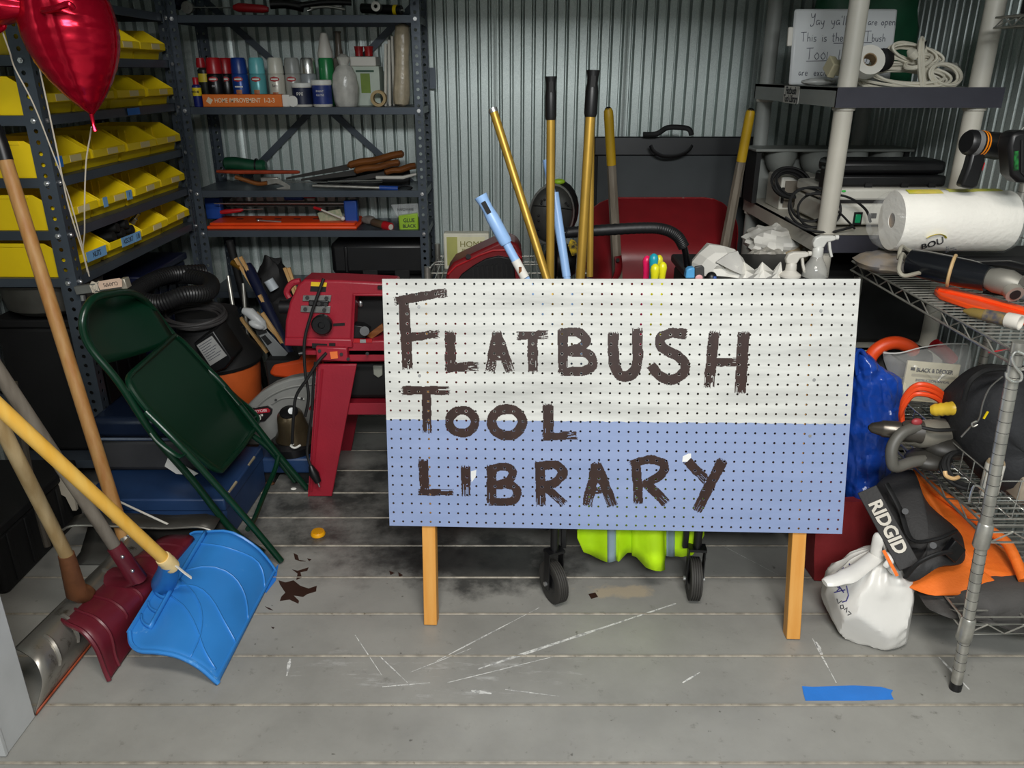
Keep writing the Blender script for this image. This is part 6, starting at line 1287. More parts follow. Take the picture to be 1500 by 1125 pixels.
# ---------------------------------------------------------------- small things on the tote top
t = thing('paper_bag', 'crumpled white paper bag right of the red wheelbarrow leg', 'bag', at(1055, 405, Y=2.55)); m = M()
px_ = [(1012, 404), (1014, 385), (1024, 370), (1040, 358), (1060, 359), (1076, 364), (1088, 378), (1098, 396), (1094, 408), (1050, 412)]
c = at(1055, 388, Y=2.56); ring = [at(*p, Y=2.56) for p in px_]
rows = [[c.lerp(p, s)+Vector((0, dy+.02*noise.noise(p*21), .012*noise.noise(p*17+Vector((0, 0, dy*9))))) for p in ring] for s, dy in ((.03, -.07), (.45, -.085), (.8, -.05), (1, 0), (.85, .06), (.03, .08))]
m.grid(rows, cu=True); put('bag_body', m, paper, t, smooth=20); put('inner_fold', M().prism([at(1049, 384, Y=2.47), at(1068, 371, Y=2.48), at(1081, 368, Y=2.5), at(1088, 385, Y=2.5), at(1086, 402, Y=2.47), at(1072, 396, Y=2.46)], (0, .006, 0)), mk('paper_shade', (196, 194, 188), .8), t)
m = M(); rows = [[at(1084+9*j, 408-(14*abs(sin(j*1.1+.4))+8)*f, Y=2.5)+Vector((0, .03*f*sin(j*2.1), 0)) for j in range(8)] for f in (0, .5, 1)]; m.grid(rows); solo('tissue_paper', m, paper, 'white crumpled tissue at left of the spray bottles', 'paper', solid=.004, smooth=0)
t = thing('marker_pen', 'blue capped tool end sticking up at the foot of the black handle', 'tool', at(1012, 405, Y=2.46)); put('body', M().pp([(1004, 408), (1006, 396), (1010, 393), (1018, 392), (1018, 408)], 2.45, .03), mk('sky_blue', (90, 170, 226), .4), t, bevel=.004)
t = thing('phone_case', 'dark grey rounded slab with a pink spot beside the blue tool end', 'device', at(1025, 405, Y=2.46)); put('body', M().pp([(1018, 410), (1018, 391), (1029, 389), (1032, 392), (1032, 410)], 2.455, .012), mk('slab_grey', (66, 66, 66), .5), t, bevel=.003); put('pink_spot', M().ell(at(1024, 407, Y=2.452), (.012, .003, .01)), mk('pink', (226, 170, 170), .5), t)
t = thing('knob_cap', 'black domed cap with blue dot beside the dark grey slab', 'cap', at(1043, 405, Y=2.46)); put('dome', M().ell(at(1042, 407, Y=2.46), (.018, .018, .02)), black, t); put('blue_dot', M().ell(at(1047, 407, Y=2.445), (.006, .005, .006)), blue, t)
def trigger(x, y, z, mat, tr, bottle, lab, hgt=.07, br=.03):
    t = thing('spray_bottle', lab, 'bottle', (x, y, z), None, 'spray bottles behind the sign')
    if bottle: put('bottle_body', M().lathe(bottle, 22, (x, y, z)), tr, t)
    zt_ = z+max(p[1] for p in bottle) if bottle else z
    put('collar', M().lathe([(.017, -.012), (.0175, .0), (.0165, .016), (.012, .022)], 18, (x, y, zt_)), mat, t)
    hd = [(-.018, .018), (-.022, .034), (-.016, .05), (.0, .056), (.046, .056), (.05, .044), (.042, .04), (.022, .036), (.014, .018)]
    put('trigger_head', M().prism([(x+a, y-.011, zt_+c_) for a, c_ in hd], (0, .022, 0)), mat, t, bevel=.004)
    put('trigger', M().prism([(x+a, y-.006, zt_+c_) for a, c_ in ((.026, .04), (.034, .04), (.04, .016), (.05, -.012), (.042, -.014), (.032, .012))], (0, .012, 0)), mat, t, bevel=.002)
    put('nozzle', M().cyl((x+.048, y, zt_+.05), (x+.058, y, zt_+.05), .008), mat, t)
p = at(1157, 405, Y=2.5); trigger(p.x, 2.5, .832, white, white, [(.03, 0), (.034, .004), (.034, .01), (.018, .022), (.016, .028)], 'white trigger spray bottle peeking over the top right of the sign')
p = at(1190, 408, Y=2.5); rb_ = [(.03, 0), (.04, .004)]+[(.040-.0012*(k % 2)-.00012*k*k, .008+.004*k) for k in range(12)]+[(.018, .066), (.015, .08)]
trigger(p.x+.005, 2.5, .832, mk('spray_head_grey', (214, 214, 208), .35), clear('ribbed_clear', (206, 206, 200), .08, .42), rb_, 'clear ribbed spray bottle with pale head in front of the white post')
# ---------------------------------------------------------------- near wire rack
t = thing('wire_rack', 'tall chrome wire rack with ringed posts at the right edge', 'shelving', (1.34, 2.05, 0))
VX0, VX1, VY0, VY1 = 1.095, 1.60, 1.585, 2.5
for z in (.185, .45, .885): wire_shelf(t, VX0+(.03 if z < .8 else 0), VX1, VY0, VY1, z, chromed, long='Y')
pl = Vector((1.121, 1.568, 0)); ph = Vector((1.072, 1.58, .92)); pt = at(1508, 480, Y=1.575)
def ringed(a, b, parent):
    put('post', M().cyl(a, b, .0135, n=16), chromed, parent)
    n = int((b-a).length/.0254); m = M()
    for i in range(2, n):
        c = a.lerp(b, i/n); m.tube([c+Vector((.0136*cos(q), .0136*sin(q), 0)) for q in np.linspace(0, 2*pi, 14)[:-1]], .0007, 4, closed=True)
    put('post_groove', m, blackm, parent)
ringed(pl+Vector((0, 0, .012)), ph, t); put('post_foot', M().cyl(pl, pl+Vector((0, 0, .022)), .0146, n=16), black, t)
for z in (.185, .45): c = pl.lerp(ph, z/.92); put('collar', M().lathe([(.0155, -.035), (.0185, -.03), (.017, .028), (.0145, .032)], 18, c), chromed, t)
ringed(Vector((1.585, 2.49, 0)), Vector((1.585, 2.49, 1.62)), t); ringed(Vector((1.585, 1.60, 0)), Vector((1.585, 1.60, .92)), t)
put('post', M().cyl((1.12, 2.49, 0), (1.12, 2.49, .90), .0135, n=14), chromed, t); put('post_clip', M().cyl((1.12, 2.49, .84), (1.12, 2.49, .905), .018, n=14), black, t)
wire_shelf(t, 1.43, 1.66, 2.2, 2.56, 1.60, chromed, long='Y')
m = M()        # hanging grid on the right wall side
for i in range(9): m.cyl((1.66, 1.7, .95+.08*i), (1.66, 2.62, .95+.08*i), .0022, n=5)
for i in range(10): m.cyl((1.66, 1.72+.1*i, .93), (1.66, 1.72+.1*i, 1.62), .0022, n=5)
put('wire_grid', m, chromed, t, kind='stuff')
t = thing('wire_basket', 'chrome wire basket hanging on the middle of the wire rack', 'basket', (1.34, 1.95, .455))
m = M(); b0, b1, b2, b3, zb, ztp = 1.14, 1.57, 1.63, 2.3, .458, .56
for zz in (zb, zb+.05, ztp): m.tube([(b0, b2, zz), (b1, b2, zz), (b1, b3, zz), (b0, b3, zz)], .002, 6, closed=True)
put('basket_rim', m, chrome, t); m = M()
for i in range(14): y = b2+(b3-b2)*i/13; m.tube([(b0, y, ztp), (b0, y, zb), (b1, y, zb), (b1, y, ztp)], .0017, 5)
for i in range(9): x = b0+(b1-b0)*i/8; m.tube([(x, b2, ztp), (x, b2, zb), (x, b3, zb), (x, b3, ztp)], .0017, 5)
put('basket_wires', m, chrome, t, kind='stuff'); put('basket_hook', M().tube(spl([at(1420, 735, Y=1.64), at(1424, 718, Y=1.64), at(1430, 711, Y=1.64), at(1448, 722, Y=1.64), at(1458, 733, Y=1.64)], 3), .0028, 6), chrome, t)
m = M(); hc = at(1487, 540, Y=1.56); m.tube(spl([at(1500, 519, Y=1.56), at(1488, 515, Y=1.56), at(1482, 524, Y=1.56), at(1487, 537, Y=1.56), at(1496, 548, Y=1.56), at(1495, 557, Y=1.56), at(1484, 559, Y=1.56), at(1475, 553, Y=1.56), at(1474, 545, Y=1.56)], 5), .0032, 8); solo('s_hook', m, chrome, 'chrome S shaped hook hanging from the near wire shelf', 'hook')
# paper towels in clear wrap, resting on a flat black bag
t = thing('tool_bag', 'flat black tool bag lying under the wrapped paper towels', 'bag', (1.34, 2.34, .892)); put('bag_body', M().bx(1.14, 1.62, 2.27, 2.46, .890, .948), blackm, t, bevel=.02)
m = M(); A = at(1306, 323, Y=2.28); B_ = at(1467, 322, Y=2.30); d = (B_-A).normalized(); R_ = frame((0, 0, 0), (0, 1, 0), d.cross(Vector((0, 1, 0)))).to_3x3(); rw = .0855
if (R_ @ Vector((0, 0, 1))).dot(d) < 0: R_ = R_ @ Matrix.Rotation(pi, 3, 'X')
LN = (B_-A).length
t = thing('paper_towel_roll', 'big white paper towel roll in clear wrap on the wire rack', 'paper towels', (A+B_)/2-Vector((0, 0, rw)))
pt_ = mk('paper_towel', (232, 229, 220), .85, var=.03, bump=.5, bs=70, aniso=(1, .5, 1))
put('roll', M().lathe([(.021, .0), (rw*.97, 0), (rw, .006), (rw, LN-.006), (rw*.97, LN), (.021, LN), (.021, 0)], 44, A, R_, caps=False), pt_, t); put('core', M().lathe([(.019, .002), (.0215, .002), (.0215, LN), (.019, LN), (.019, .002)], 20, A, R_, caps=False), mk('core_brown', (120, 98, 72), .8), t)
rows = []
for z_, k in ((-.045, .45), (-.05, .62), (-.035, .80), (-.012, .97), (.02, 1.03), (LN*.5, 1.025), (LN, 1.03), (LN+.012, .96), (LN+.025, .7), (LN+.02, .4)):
    rows.append([A+R_ @ Vector((rw*k*(1+.05*noise.noise(Vector((cos(q)*3, sin(q)*3, z_*40))))*cos(q), rw*k*(1+.05*noise.noise(Vector((sin(q)*3, cos(q)*3, z_*30))))*sin(q), z_+.008*noise.noise(Vector((q*2, z_*60, 1))))) for q in np.linspace(0, 2*pi, 40)[:-1]])
put('clear_wrap', M().grid(rows, cu=True), clear('towel_wrap', (240, 242, 240), .1, .10), t, smooth=30)
def onroll(u, ang, rr=1.035): return A+d*u+R_ @ Vector((0, 0, 0))+(Vector((0, -1, 0))*cos(ang)+Vector((0, 0, 1))*sin(ang))*rw*rr
def patch(u0, u1, a0, a1, mt, nm, sub_=8):
    put(nm, M().grid([[onroll(u, a_) for u in np.linspace(u0, u1, sub_)] for a_ in np.linspace(a0, a1, 6)]), mt, t)
gy = mk('wrap_lime', (176, 196, 60), .4, c2=(228, 206, 60), scale=18)
patch(.02, .12, 1.15, 1.5, gy, 'wrap_print'); patch(.14, .3, 1.25, 1.6, gy, 'wrap_print'); patch(LN-.05, LN-.005, -1.4, -.95, gy, 'wrap_print')
cl = onroll(.094, -.62, 1.06); nrm = (Vector((0, -1, 0))*cos(-.62)+Vector((0, 0, 1))*sin(-.62)); upv = d.cross(nrm); upv = -upv if upv.z < 0 else upv
F = frame(cl, d, upv); lo_ = text('lettering', 'BOU', .036, F @ Matrix.Rotation(.5, 4, 'Z'), ink, t, .0003, .8, .0009)
Wt = W[t]; Wi = Wt.inverted()
for vv in lo_.data.vertices:
    p = Wt @ vv.co; ax = A+d*(p-A).dot(d); vv.co = Wi @ (ax+(p-ax).normalized()*rw*1.085)
put('wrap_logo_arc', M().tube([F @ Vector((.03*cos(q), .012+.026*sin(q), .0)) for q in np.linspace(.4, 2.7, 10)], .004, 5, flat=.3), gy, t)
F = frame(onroll(.15, -.62, 1.06), d, upv)
for k in range(4): text('lettering', '2X more', .010, F @ Matrix.Rotation(.45, 4, 'Z') @ Matrix.Translation((0, -.011*k, 0)), greyink, t, .0002, .8)
# black grinder with rubber band
t = thing('angle_grinder', 'black barrel grinder with a rubber band and grey cord on the wire shelf', 'grinder', at(1390, 415, Y=2.02)); zsf = .89
A2, B2 = at(1332, 383, Y=2.12), at(1448, 408, Y=1.96); d2 = (B2-A2).normalized()
put('barrel', M().tube([A2, A2+d2*.004, A2+d2*.06, B2-d2*.05, B2], [.03, .036, .038, .037, .033], 22), mk('gloss_black_barrel', (18, 20, 24), .22, var=.1), t)
for k in range(4): c = A2+d2*.03+(Vector((0, -1, 0))*cos(.2+k*.32)+Vector((0, 0, 1))*sin(.2+k*.32))*.037; put('barrel_vent', M().cyl(c, c+d2*.05, .003, n=6), blackm, t)
put('gear_head', M().tube([B2, B2+d2*.02, B2+d2*.05, B2+d2*.075], [.026, .032, .033, .022], 16), mk('cast_grey', (126, 124, 116), .5, .4, var=.15), t); c = B2+d2*.045; put('head_boss', M().cyl(c+Vector((0, -.02, -.012)), c+Vector((0, -.04, -.02)), .022), mk('cast_pale', (150, 146, 136), .45, .3), t); put('spindle_hole', M().cyl(c+Vector((0, -.04, -.02)), c+Vector((0, -.042, -.0205)), .013), blackm, t)
put('collar_screw', M().cyl(B2+Vector((0, -.03, .012)), B2+Vector((.02, -.035, .012)), .008), zinc, t)
bc_ = A2.lerp(B2, .55); put('rubber_band', M().tube([bc_+d2*(.012*sin(q))+(d2.cross(Vector((0, 1, 0))).normalized()*cos(q)+d2.cross(d2.cross(Vector((0, 1, 0)))).normalized()*sin(q))*.0400 for q in np.linspace(0, 2*pi, 24)[:-1]], .0045, 6, closed=True), mk('tan_rubber', (188, 158, 112), .6), t)
put('paddle', M().tube([A2+d2*.18+Vector((0, .02, .03)), A2+d2*.26+Vector((0, .03, .042)), A2+d2*.34+Vector((0, .03, .04))], [.012, .024, .02], 10, flat=.4), black, t)
put('grey_cord', M().tube(spl([A2-d2*.01, at(1322, 372, Y=2.1), at(1318, 385, Y=2.06), at(1317, 397, Y=2.04), at(1325, 404, Y=2.03), at(1345, 400, Y=2.06), at(1360, 398, Y=2.1), at(1352, 380, Y=2.2), at(1328, 365, Y=2.16), at(1320, 362, Y=2.14), at(1316, 380, Y=2.12)], 5), .0055, 8), mk('grey_cable', (150, 146, 132), .5), t)
m = M(); m.ell(at(1296, 384, Y=2.3), (.08, .09, .028), 20, 12, fn=lambda p, q: p*(1+.25*noise.noise(q*4))); solo('tool_pouch', m, mk('tan_grey_cloth', (156, 142, 122), .8, var=.2, c2=(120, 120, 124), scale=14, bump=.3, bs=30), 'tan and grey cloth pouch at the far corner of the wire shelf', 'pouch')
# orange caulk saw, tube, red box
t = thing('orange_level', 'long bright orange plastic tool lying on the wire shelf', 'tool', at(1440, 440, Y=1.85)); 
pO = [(1369, 424), (1372, 419), (1404, 421), (1408, 425), (1440, 431), (1475, 441), (1515, 453), (1515, 473), (1470, 459), (1420, 446), (1378, 432)]
P3 = [at(a_, b_, Z=.905) for a_, b_ in pO]; put('tool_body', M().prism(P3, (0, 0, -.014)), orange, t, bevel=.003); put('top_ridge', M().tube([at(1376, 424, Z=.908), at(1430, 436, Z=.908), at(1510, 458, Z=.908)], .006, 8), orange, t)
t = thing('sealant_tube', 'olive brown sealant tube with a white cap on the wire shelf', 'tube', at(1450, 466, Z=.89)); A, B_ = at(1412, 455, Z=.905), at(1474, 468, Z=.907); d = (B_-A).normalized()
put('tube_body', M().tube([A, A+d*.02, B_], [.004, .012, .0155], 16), mk('olive_gold', (132, 112, 60), .4, var=.15), t); put('printed_band', M().tube([A+d*.05, A+d*.10], [.0148, .0158], 16), mk('dark_print', (70, 70, 84), .5, c2=(130, 112, 70), scale=60), t); put('white_cap', M().lathe([(.0165, 0), (.018, .002), (.018, .032), (.015, .032), (.014, .004), (.0005, .004)], 20, B_, d.to_track_quat('Z', 'Y').to_matrix(), caps=False), white, t)
m = M(); m.bx(1.26, 1.40, 1.83, 1.87, .889, .915); solo('red_tag_box', m, red, 'small red box beside the orange tool at the right edge', 'box', bevel=.004)
m = M(); m.tube([at(1448, 516, Y=1.75), at(1486, 511, Y=1.72)], .0022, 6); solo('red_zip_tie', m, red, 'thin red strip hanging beneath the near wire shelf', 'strip')
t = thing('pliers', 'black and grey tool lying at the right edge of the wire shelf', 'tool', at(1470, 428, Z=.89)); put('handle', M().cyl(at(1440, 426, Z=.905), at(1490, 432, Z=.905), .008), black, t); put('grey_end', M().cyl(at(1485, 430, Z=.905), at(1515, 434, Z=.905), .014), mk('mid_grey_plastic', (112, 114, 116), .5), t)
# cordless drill and charger hanging from the grid
t = thing('cordless_drill', 'black cordless tool with orange bands hanging above the paper towels', 'drill', at(1450, 285, Y=2.22)); y_ = 2.22
A, B_ = at(1416, 208, Y=y_), at(1476, 216, Y=y_+.02); d = (B_-A).normalized()
put('motor_body', M().tube([A-d*.002, A+d*.006, A+d*.05, A+d*.10, B_], [.028, .0335, .034, .036, .03], 20), black, t)
for k in (.036, .044): put('orange_band', M().tube([A+d*k, A+d*(k+.004)], [.0345, .0345], 20), mk('band_orange', (226, 130, 20), .4), t)
put('grey_band', M().tube([A+d*.016, A+d*.03], [.0342, .0345], 20), mk('band_grey', (112, 112, 112), .4), t)
put('handle', M().pp([(1424, 224), (1444, 220), (1444, 238), (1432, 276), (1423, 278), (1407, 274), (1418, 246)], y_-.016, .034), black, t, bevel=.008); put('trigger', M().pp([(1437, 239), (1444, 238), (1440, 250), (1434, 252)], y_-.012, .022), red, t, bevel=.002); put('hang_hook', M().tube(spl([B_, B_+Vector((.08, .04, .06)), Vector((1.655, 2.3, B_.z+.05))], 4), .003, 6), chrome, t)
t = thing('battery_charger', 'black charger with green marks at the right edge beside the drill', 'charger', at(1490, 270, Y=2.1)); y_ = 2.1
put('shell', M().pp([(1478, 215), (1483, 196), (1495, 192), (1520, 192), (1520, 270), (1492, 268), (1482, 258)], y_, .06), black, t, bevel=.01); put('green_mark', M().pp([(1486, 222), (1492, 221), (1492, 249), (1486, 250)], y_-.003, .004), mk('mark_green', (36, 140, 60), .4, c2=(16, 50, 26), scale=90), t); put('shell_rim', M().tube([at(*p, Y=y_-.002) for p in ((1497, 205), (1496, 252), (1506, 262))], .003, 6), blackm, t)
put('hang_strap', M().cyl(at(1500, 200, Y=y_+.03), Vector((1.655, 2.15, at(1500, 180, Y=2.1).z)), .004), blackm, t)
t = thing('parts_box', 'dark tilted box with a pale label on the topmost wire shelf', 'box', (1.55, 2.4, 1.605)); m = M(Matrix.Translation((1.56, 2.4, 1.602))); m.bx(-.09, .1, -.1, .12, 0, .10); put('box', m, blackm, t, bevel=.01); m = M(Matrix.Translation((1.56, 2.4, 1.602))); m.bx(-.03, .05, -.1018, -.1, .03, .07); put('paper_label', m, mk('buff_label', (134, 122, 98), .7), t); m = M(); m.ell((1.475, 2.36, 1.621), (.04, .06, .018)); solo('dark_cloth', m, mk('teal_cloth', (34, 60, 56), .8), 'small dark teal cloth on the topmost wire shelf corner', 'cloth')
# ---------------------------------------------------------------- basket contents
bluebag = mk('blue_film', (22, 62, 150), .22, var=.12, scale=7, bump=.8, bs=26)
m = M(); rows = []
prof = [(.50, 1.262, .022), (.53, 1.272, .03), (.56, 1.268, .04), (.60, 1.27, .05), (.66, 1.275, .05), (.70, 1.28, .05)]
bsec = ((515, 1252, 1268), (535, 1246, 1290), (556, 1244, 1314), (590, 1240, 1322), (640, 1236, 1310), (690, 1234, 1296), (725, 1236, 1284), (748, 1238, 1270), (756, 1240, 1256))
for k in range(97):
    f = k/96*8; i_ = min(int(f), 7); g_ = f-i_; py, xl, xr = [bsec[i_][c]*(1-g_)+bsec[i_+1][c]*g_ for c in range(3)]
    a, b = at(xl, py, Y=2.13), at(xr, py, Y=2.13); row = []
    for j in range(110):
        u = 2*pi*j/110; p = a.lerp(b, .5+.5*cos(u))+Vector((0, .085*sin(u)*min(1, .4+.1*f), 0))
        vd = noise.voronoi(Vector((p.x*20+p.z*5, p.y*20, p.z*11)))[0]; vd2 = noise.voronoi(p*34)[0]
        kk = (.014*(min(.5, vd[1]-vd[0])-.2)+.008*(min(.4, vd2[1]-vd2[0])-.15)+.014*(.3-abs(noise.noise(Vector((p.x*26+p.z*7, p.y*26, p.z*6)))))+.007*(.3-abs(noise.noise(p*40)))+.005*sin(p.x*90+p.z*14+4*noise.noise(p*5)))*min(1, f)*min(1, 8.2-f)
        row.append(p+Vector((cos(u)*kk*.7, sin(u)*kk, kk*.3)))
    rows.append(row)
m.grid(rows, cu=True)
t = thing('plastic_bag', 'shiny blue plastic bag hanging between the sign and the wire rack', 'bag', at(1255, 756, Y=2.13)); put('bag_body', m, bluebag, t, smooth=32)
put('bag_handle', M().tube(spl([at(1256, 548, Y=2.1), at(1254, 522, Y=2.1), at(1260, 513, Y=2.1), at(1268, 524, Y=2.1), at(1276, 550, Y=2.1)], 5), .010, 8, flat=.5), bluebag, t)
t = thing('orange_handle_tool', 'curved orange-red tool handle behind the clear zip bag', 'tool', at(1290, 535, Y=2.36)); put('handle', M().tube(spl([at(1271, 532, Y=2.36), at(1280, 516, Y=2.36), at(1296, 505, Y=2.36), at(1314, 502, Y=2.36), at(1332, 508, Y=2.36), at(1338, 515, Y=2.37)], 5), [.012]+[.021]*24+[.014], 12), orange, t); put('tool_body', M().ell(at(1300, 548, Y=2.42), (.09, .06, .07)), blackm, t); put('tool_base', M().bx(1.2, 1.35, 2.36, 2.47, .46, .62), blackm, t, bevel=.02)
m = M(); m.tube(spl([at(1368, 505, Y=2.45), at(1385, 518, Y=2.45), at(1394, 528, Y=2.45)], 5), .022, 10); solo('red_hose', m, red, 'red hose end seen through the clear zip bag', 'hose')
t = thing('zip_bag', 'clear zip bag holding a cream instruction manual on the wire rack', 'bag', at(1360, 590, Y=2.12))
pz = [(1293, 516), (1310, 518), (1360, 509), (1418, 504), (1420, 540), (1416, 575), (1404, 596), (1320, 590), (1306, 560)]
m = M(); c = at(1360, 552, Y=2.15); ring = [at(*p, Y=2.15) for p in pz]; ring = spl(ring, 3, True); rows = [[c.lerp(p, s)+Vector((0, dy+.008*noise.noise(p*30), 0)) for p in ring] for s, dy in ((.02, -.045), (.5, -.042), (.85, -.02), (1, 0), (.85, .03), (.4, .05), (.02, .05))]; m.grid(rows, cu=True); put('clear_film', m, clear('zip_film', (226, 226, 222), .12, .2), t, smooth=40)
put('zip_seam', M().tube(spl([at(*p, Y=2.135) for p in ((1294, 517), (1318, 517), (1350, 509), (1385, 504), (1417, 504))], 4), .002, 6), mk('zip_pale', (190, 190, 186), .4), t)
F = frame(at(1362, 560, Y=2.13), at(1397, 552, Y=2.13)-at(1325, 546, Y=2.13), (0, .15, 1)); m = M(F); m.box((0, 0, 0), (.155, .118, .008)); t2 = thing('instruction_manual', 'cream instruction manual inside the clear zip bag', 'manual', at(1362, 590, Y=2.13)); put('cover', m, mk('cream_paper', (206, 198, 170), .7, var=.06), t2, bevel=.001)
for sx_, dx_ in (('BLACK & DECKER', .0),): text('lettering', sx_, .0165, F @ Matrix.Translation((.005, .034, .0046)), ink, t2, .0003, .82, .0006)
text('lettering', 'INSTRUCTION MANUAL', .0105, F @ Matrix.Translation((.005, .004, .0046)), greyink, t2, .0003, .88, .0002)
for yy_ in (.018, -.03): m = M(F); m.box((0.005, yy_, .0042), (.13, .008 if yy_ > 0 else .03, .0006)); put('print_band', m, mk('print_grey', (174, 168, 146), .7), t2)
m = M(F); m.box((-.06, .036, .0046), (.012, .009, .0008)); put('logo_dot', m, ink, t2)
oc = mk('orange_cord', (226, 74, 30), .4, var=.06)
t = thing('extension_cord', 'orange-red extension cord with a yellow plug on the wire rack basket', 'cord', at(1350, 600, Y=1.95))
for k, dy in enumerate((0, 6, 14)):
    put('cord_loop', M().tube(spl([at(1322, 622, Y=1.95+.01*k), at(1322-k, 590+dy, Y=1.94), at(1334, 570+dy*.8, Y=1.93), at(1350, 563+dy, Y=1.92), at(1372, 570+dy, Y=1.92), at(1392, 590+dy, Y=1.93), at(1400, 608+dy*.5, Y=1.95), at(1402, 628, Y=1.97)], 5), .0068, 8), oc, t)
A, B_ = at(1364, 601, Y=1.88), at(1398, 598, Y=1.85); d = (B_-A).normalized(); put('plug', M().tube([A+d*(.0+.062*i/10) for i in range(11)], [.012, .015, .017, .0155, .018, .016, .018, .017, .0185, .0185, .0165], 14), mk('plug_yellow', (214, 178, 50), .4), t); put('plug_face', M().cyl(A+d*.062, A+d*.066, .0155), mk('plug_clear', (206, 184, 100), .3), t)
t = thing('corded_drill', 'corded drill with steel chuck pointing left on the wire rack basket', 'drill', at(1330, 660, Y=1.85)); A, B_ = at(1272, 626, Y=1.86), at(1340, 632, Y=1.84); d = (B_-A).normalized()
put('chuck', M().tube([A, A+d*.008, A+d*.03, A+d*.034, A+d*.075, A+d*.08], [.005, .013, .019, .022, .023, .018], 16), mk('gunmetal', (98, 92, 84), .3, .8, var=.12), t); put('gear_case', M().tube([A+d*.08, A+d*.09, A+d*.13], [.02, .027, .03], 16), mk('dark_gear', (58, 54, 48), .5), t)
put('motor_body', M().tube([at(1332, 634, Y=1.85), at(1345, 636, Y=1.86), at(1375, 634, Y=1.88), at(1400, 628, Y=1.92)], [.03, .036, .038, .03], 16), mk('grey_drill', (120, 116, 106), .45, var=.1), t); put('red_badge', M().ell(at(1343, 618, Y=1.825), (.014, .008, .01)), mk('badge_dark_red', (150, 50, 54), .5), t); put('side_handle', M().tube(spl([at(1345, 625, Y=1.83), at(1322, 634, Y=1.82), at(1308, 652, Y=1.81), at(1306, 672, Y=1.80), at(1312, 684, Y=1.80), at(1340, 676, Y=1.82), at(1380, 672, Y=1.85)], 5), .015, 10), mk('handle_grey3', (84, 82, 76), .5), t)
put('drill_cord', M().tube(spl([at(1350, 626, Y=1.82), at(1372, 630, Y=1.81), at(1400, 629, Y=1.82)], 5), .005, 8), blackm, t); put('drill_grip', M().tube([at(1380, 640, Y=1.88), at(1392, 668, Y=1.87)], [.025, .022], 12), blackm, t)
m = M(); m.tube(loops(at(1415, 690, Y=1.78), .06, .05, 4, .18, seed=31, tilt=(.7, 0, 0)), .006, 7); solo('cable_coil', m, blackm, 'black power cord coiled below the zipped black bag', 'cord'); m = M(); m.tube(spl([at(1384, 690, Y=1.72), at(1386, 697, Y=1.715), at(1396, 701, Y=1.72), at(1404, 699, Y=1.73)], 4), .005, 8); solo('twist_tie', m, mk('tan_tie', (206, 168, 116), .6), 'tan twist tie round the black cord in the basket', 'tie')
t = thing('zipped_bag', 'black zipped cloth bag with a yellow tab on the wire rack', 'bag', (1.34, 1.85, .57)); bagm = mk('black_canvas', (32, 33, 36), .8, var=.2, bump=.4, bs=120)
pB = [(1404, 640), (1402, 612), (1410, 585), (1432, 560), (1460, 546), (1500, 545), (1560, 560), (1560, 700), (1500, 722), (1450, 712), (1420, 680)]
c = at(1470, 640, Y=1.82); ring = spl([at(*p, Y=1.82) for p in pB], 4, True); rows = [[c.lerp(p, s)+Vector((0, dy+.022*noise.noise(p*10)*(s > .1), .012*noise.noise(p*14))) for p in ring] for s, dy in ((.02, -.10), (.35, -.10), (.7, -.075), (.93, -.035), (1, .02), (.9, .1), (.5, .13), (.02, .13))]
put('bag_body', M().grid(rows, cu=True), bagm, t, smooth=70)
put('zip', M().tube(spl([at(1408, 640, Y=1.74), at(1422, 625, Y=1.735), at(1434, 614, Y=1.73), at(1440, 590, Y=1.73), at(1450, 568, Y=1.74), at(1468, 552, Y=1.76)], 5), .0035, 6, flat=.5), mk('zip_grey', (110, 110, 106), .4), t); put('zip_pull', M().tube(spl([at(1430, 617, Y=1.725), at(1424, 620, Y=1.722), at(1425, 625, Y=1.722), at(1432, 622, Y=1.722)], 4), .0022, 6), chromed, t); put('yellow_tab', M().box(at(1444, 608, Y=1.722), (.004, .003, .02), Matrix.Rotation(.3, 3, 'Y')), yel, t); put('strap', M().tube(spl([at(1412, 585, Y=1.76), at(1420, 560, Y=1.75), at(1440, 544, Y=1.75), at(1465, 540, Y=1.75), at(1480, 543, Y=1.75)], 5), .007, 8), blackm, t)
m = M(); m.ell(at(1385, 655, Y=1.86), (.06, .05, .03)); m.ell(at(1360, 672, Y=1.85), (.06, .05, .025)); solo('tool_clutter', m, mk('greasy_black', (46, 44, 40), .5, var=.3, scale=20), 'greasy black tool parts heaped in the basket below the drill', 'parts')
t = thing('white_can', 'white spray can standing in the wire basket behind the post', 'can', at(1445, 778, Y=1.72)); p = at(1444, 752, Y=1.73); put('can_body', M().lathe([(.02, 0), (.022, .004), (.022, .085), (.02, .09)], 20, (p.x, 1.74, .462)), white, t); put('can_top', M().lathe([(.021, .09), (.018, .096), (.008, .098)], 20, (p.x, 1.74, .462)), mk('tan_top', (170, 150, 120), .5), t)
m = M(); m.bx(1.25, 1.40, 1.70, 1.85, .462, .53); solo('pale_box', m, mk('cloudy_box', (150, 138, 122), .4, var=.2), 'pale cloudy box lying in the basket at the right edge', 'box', bevel=.006)
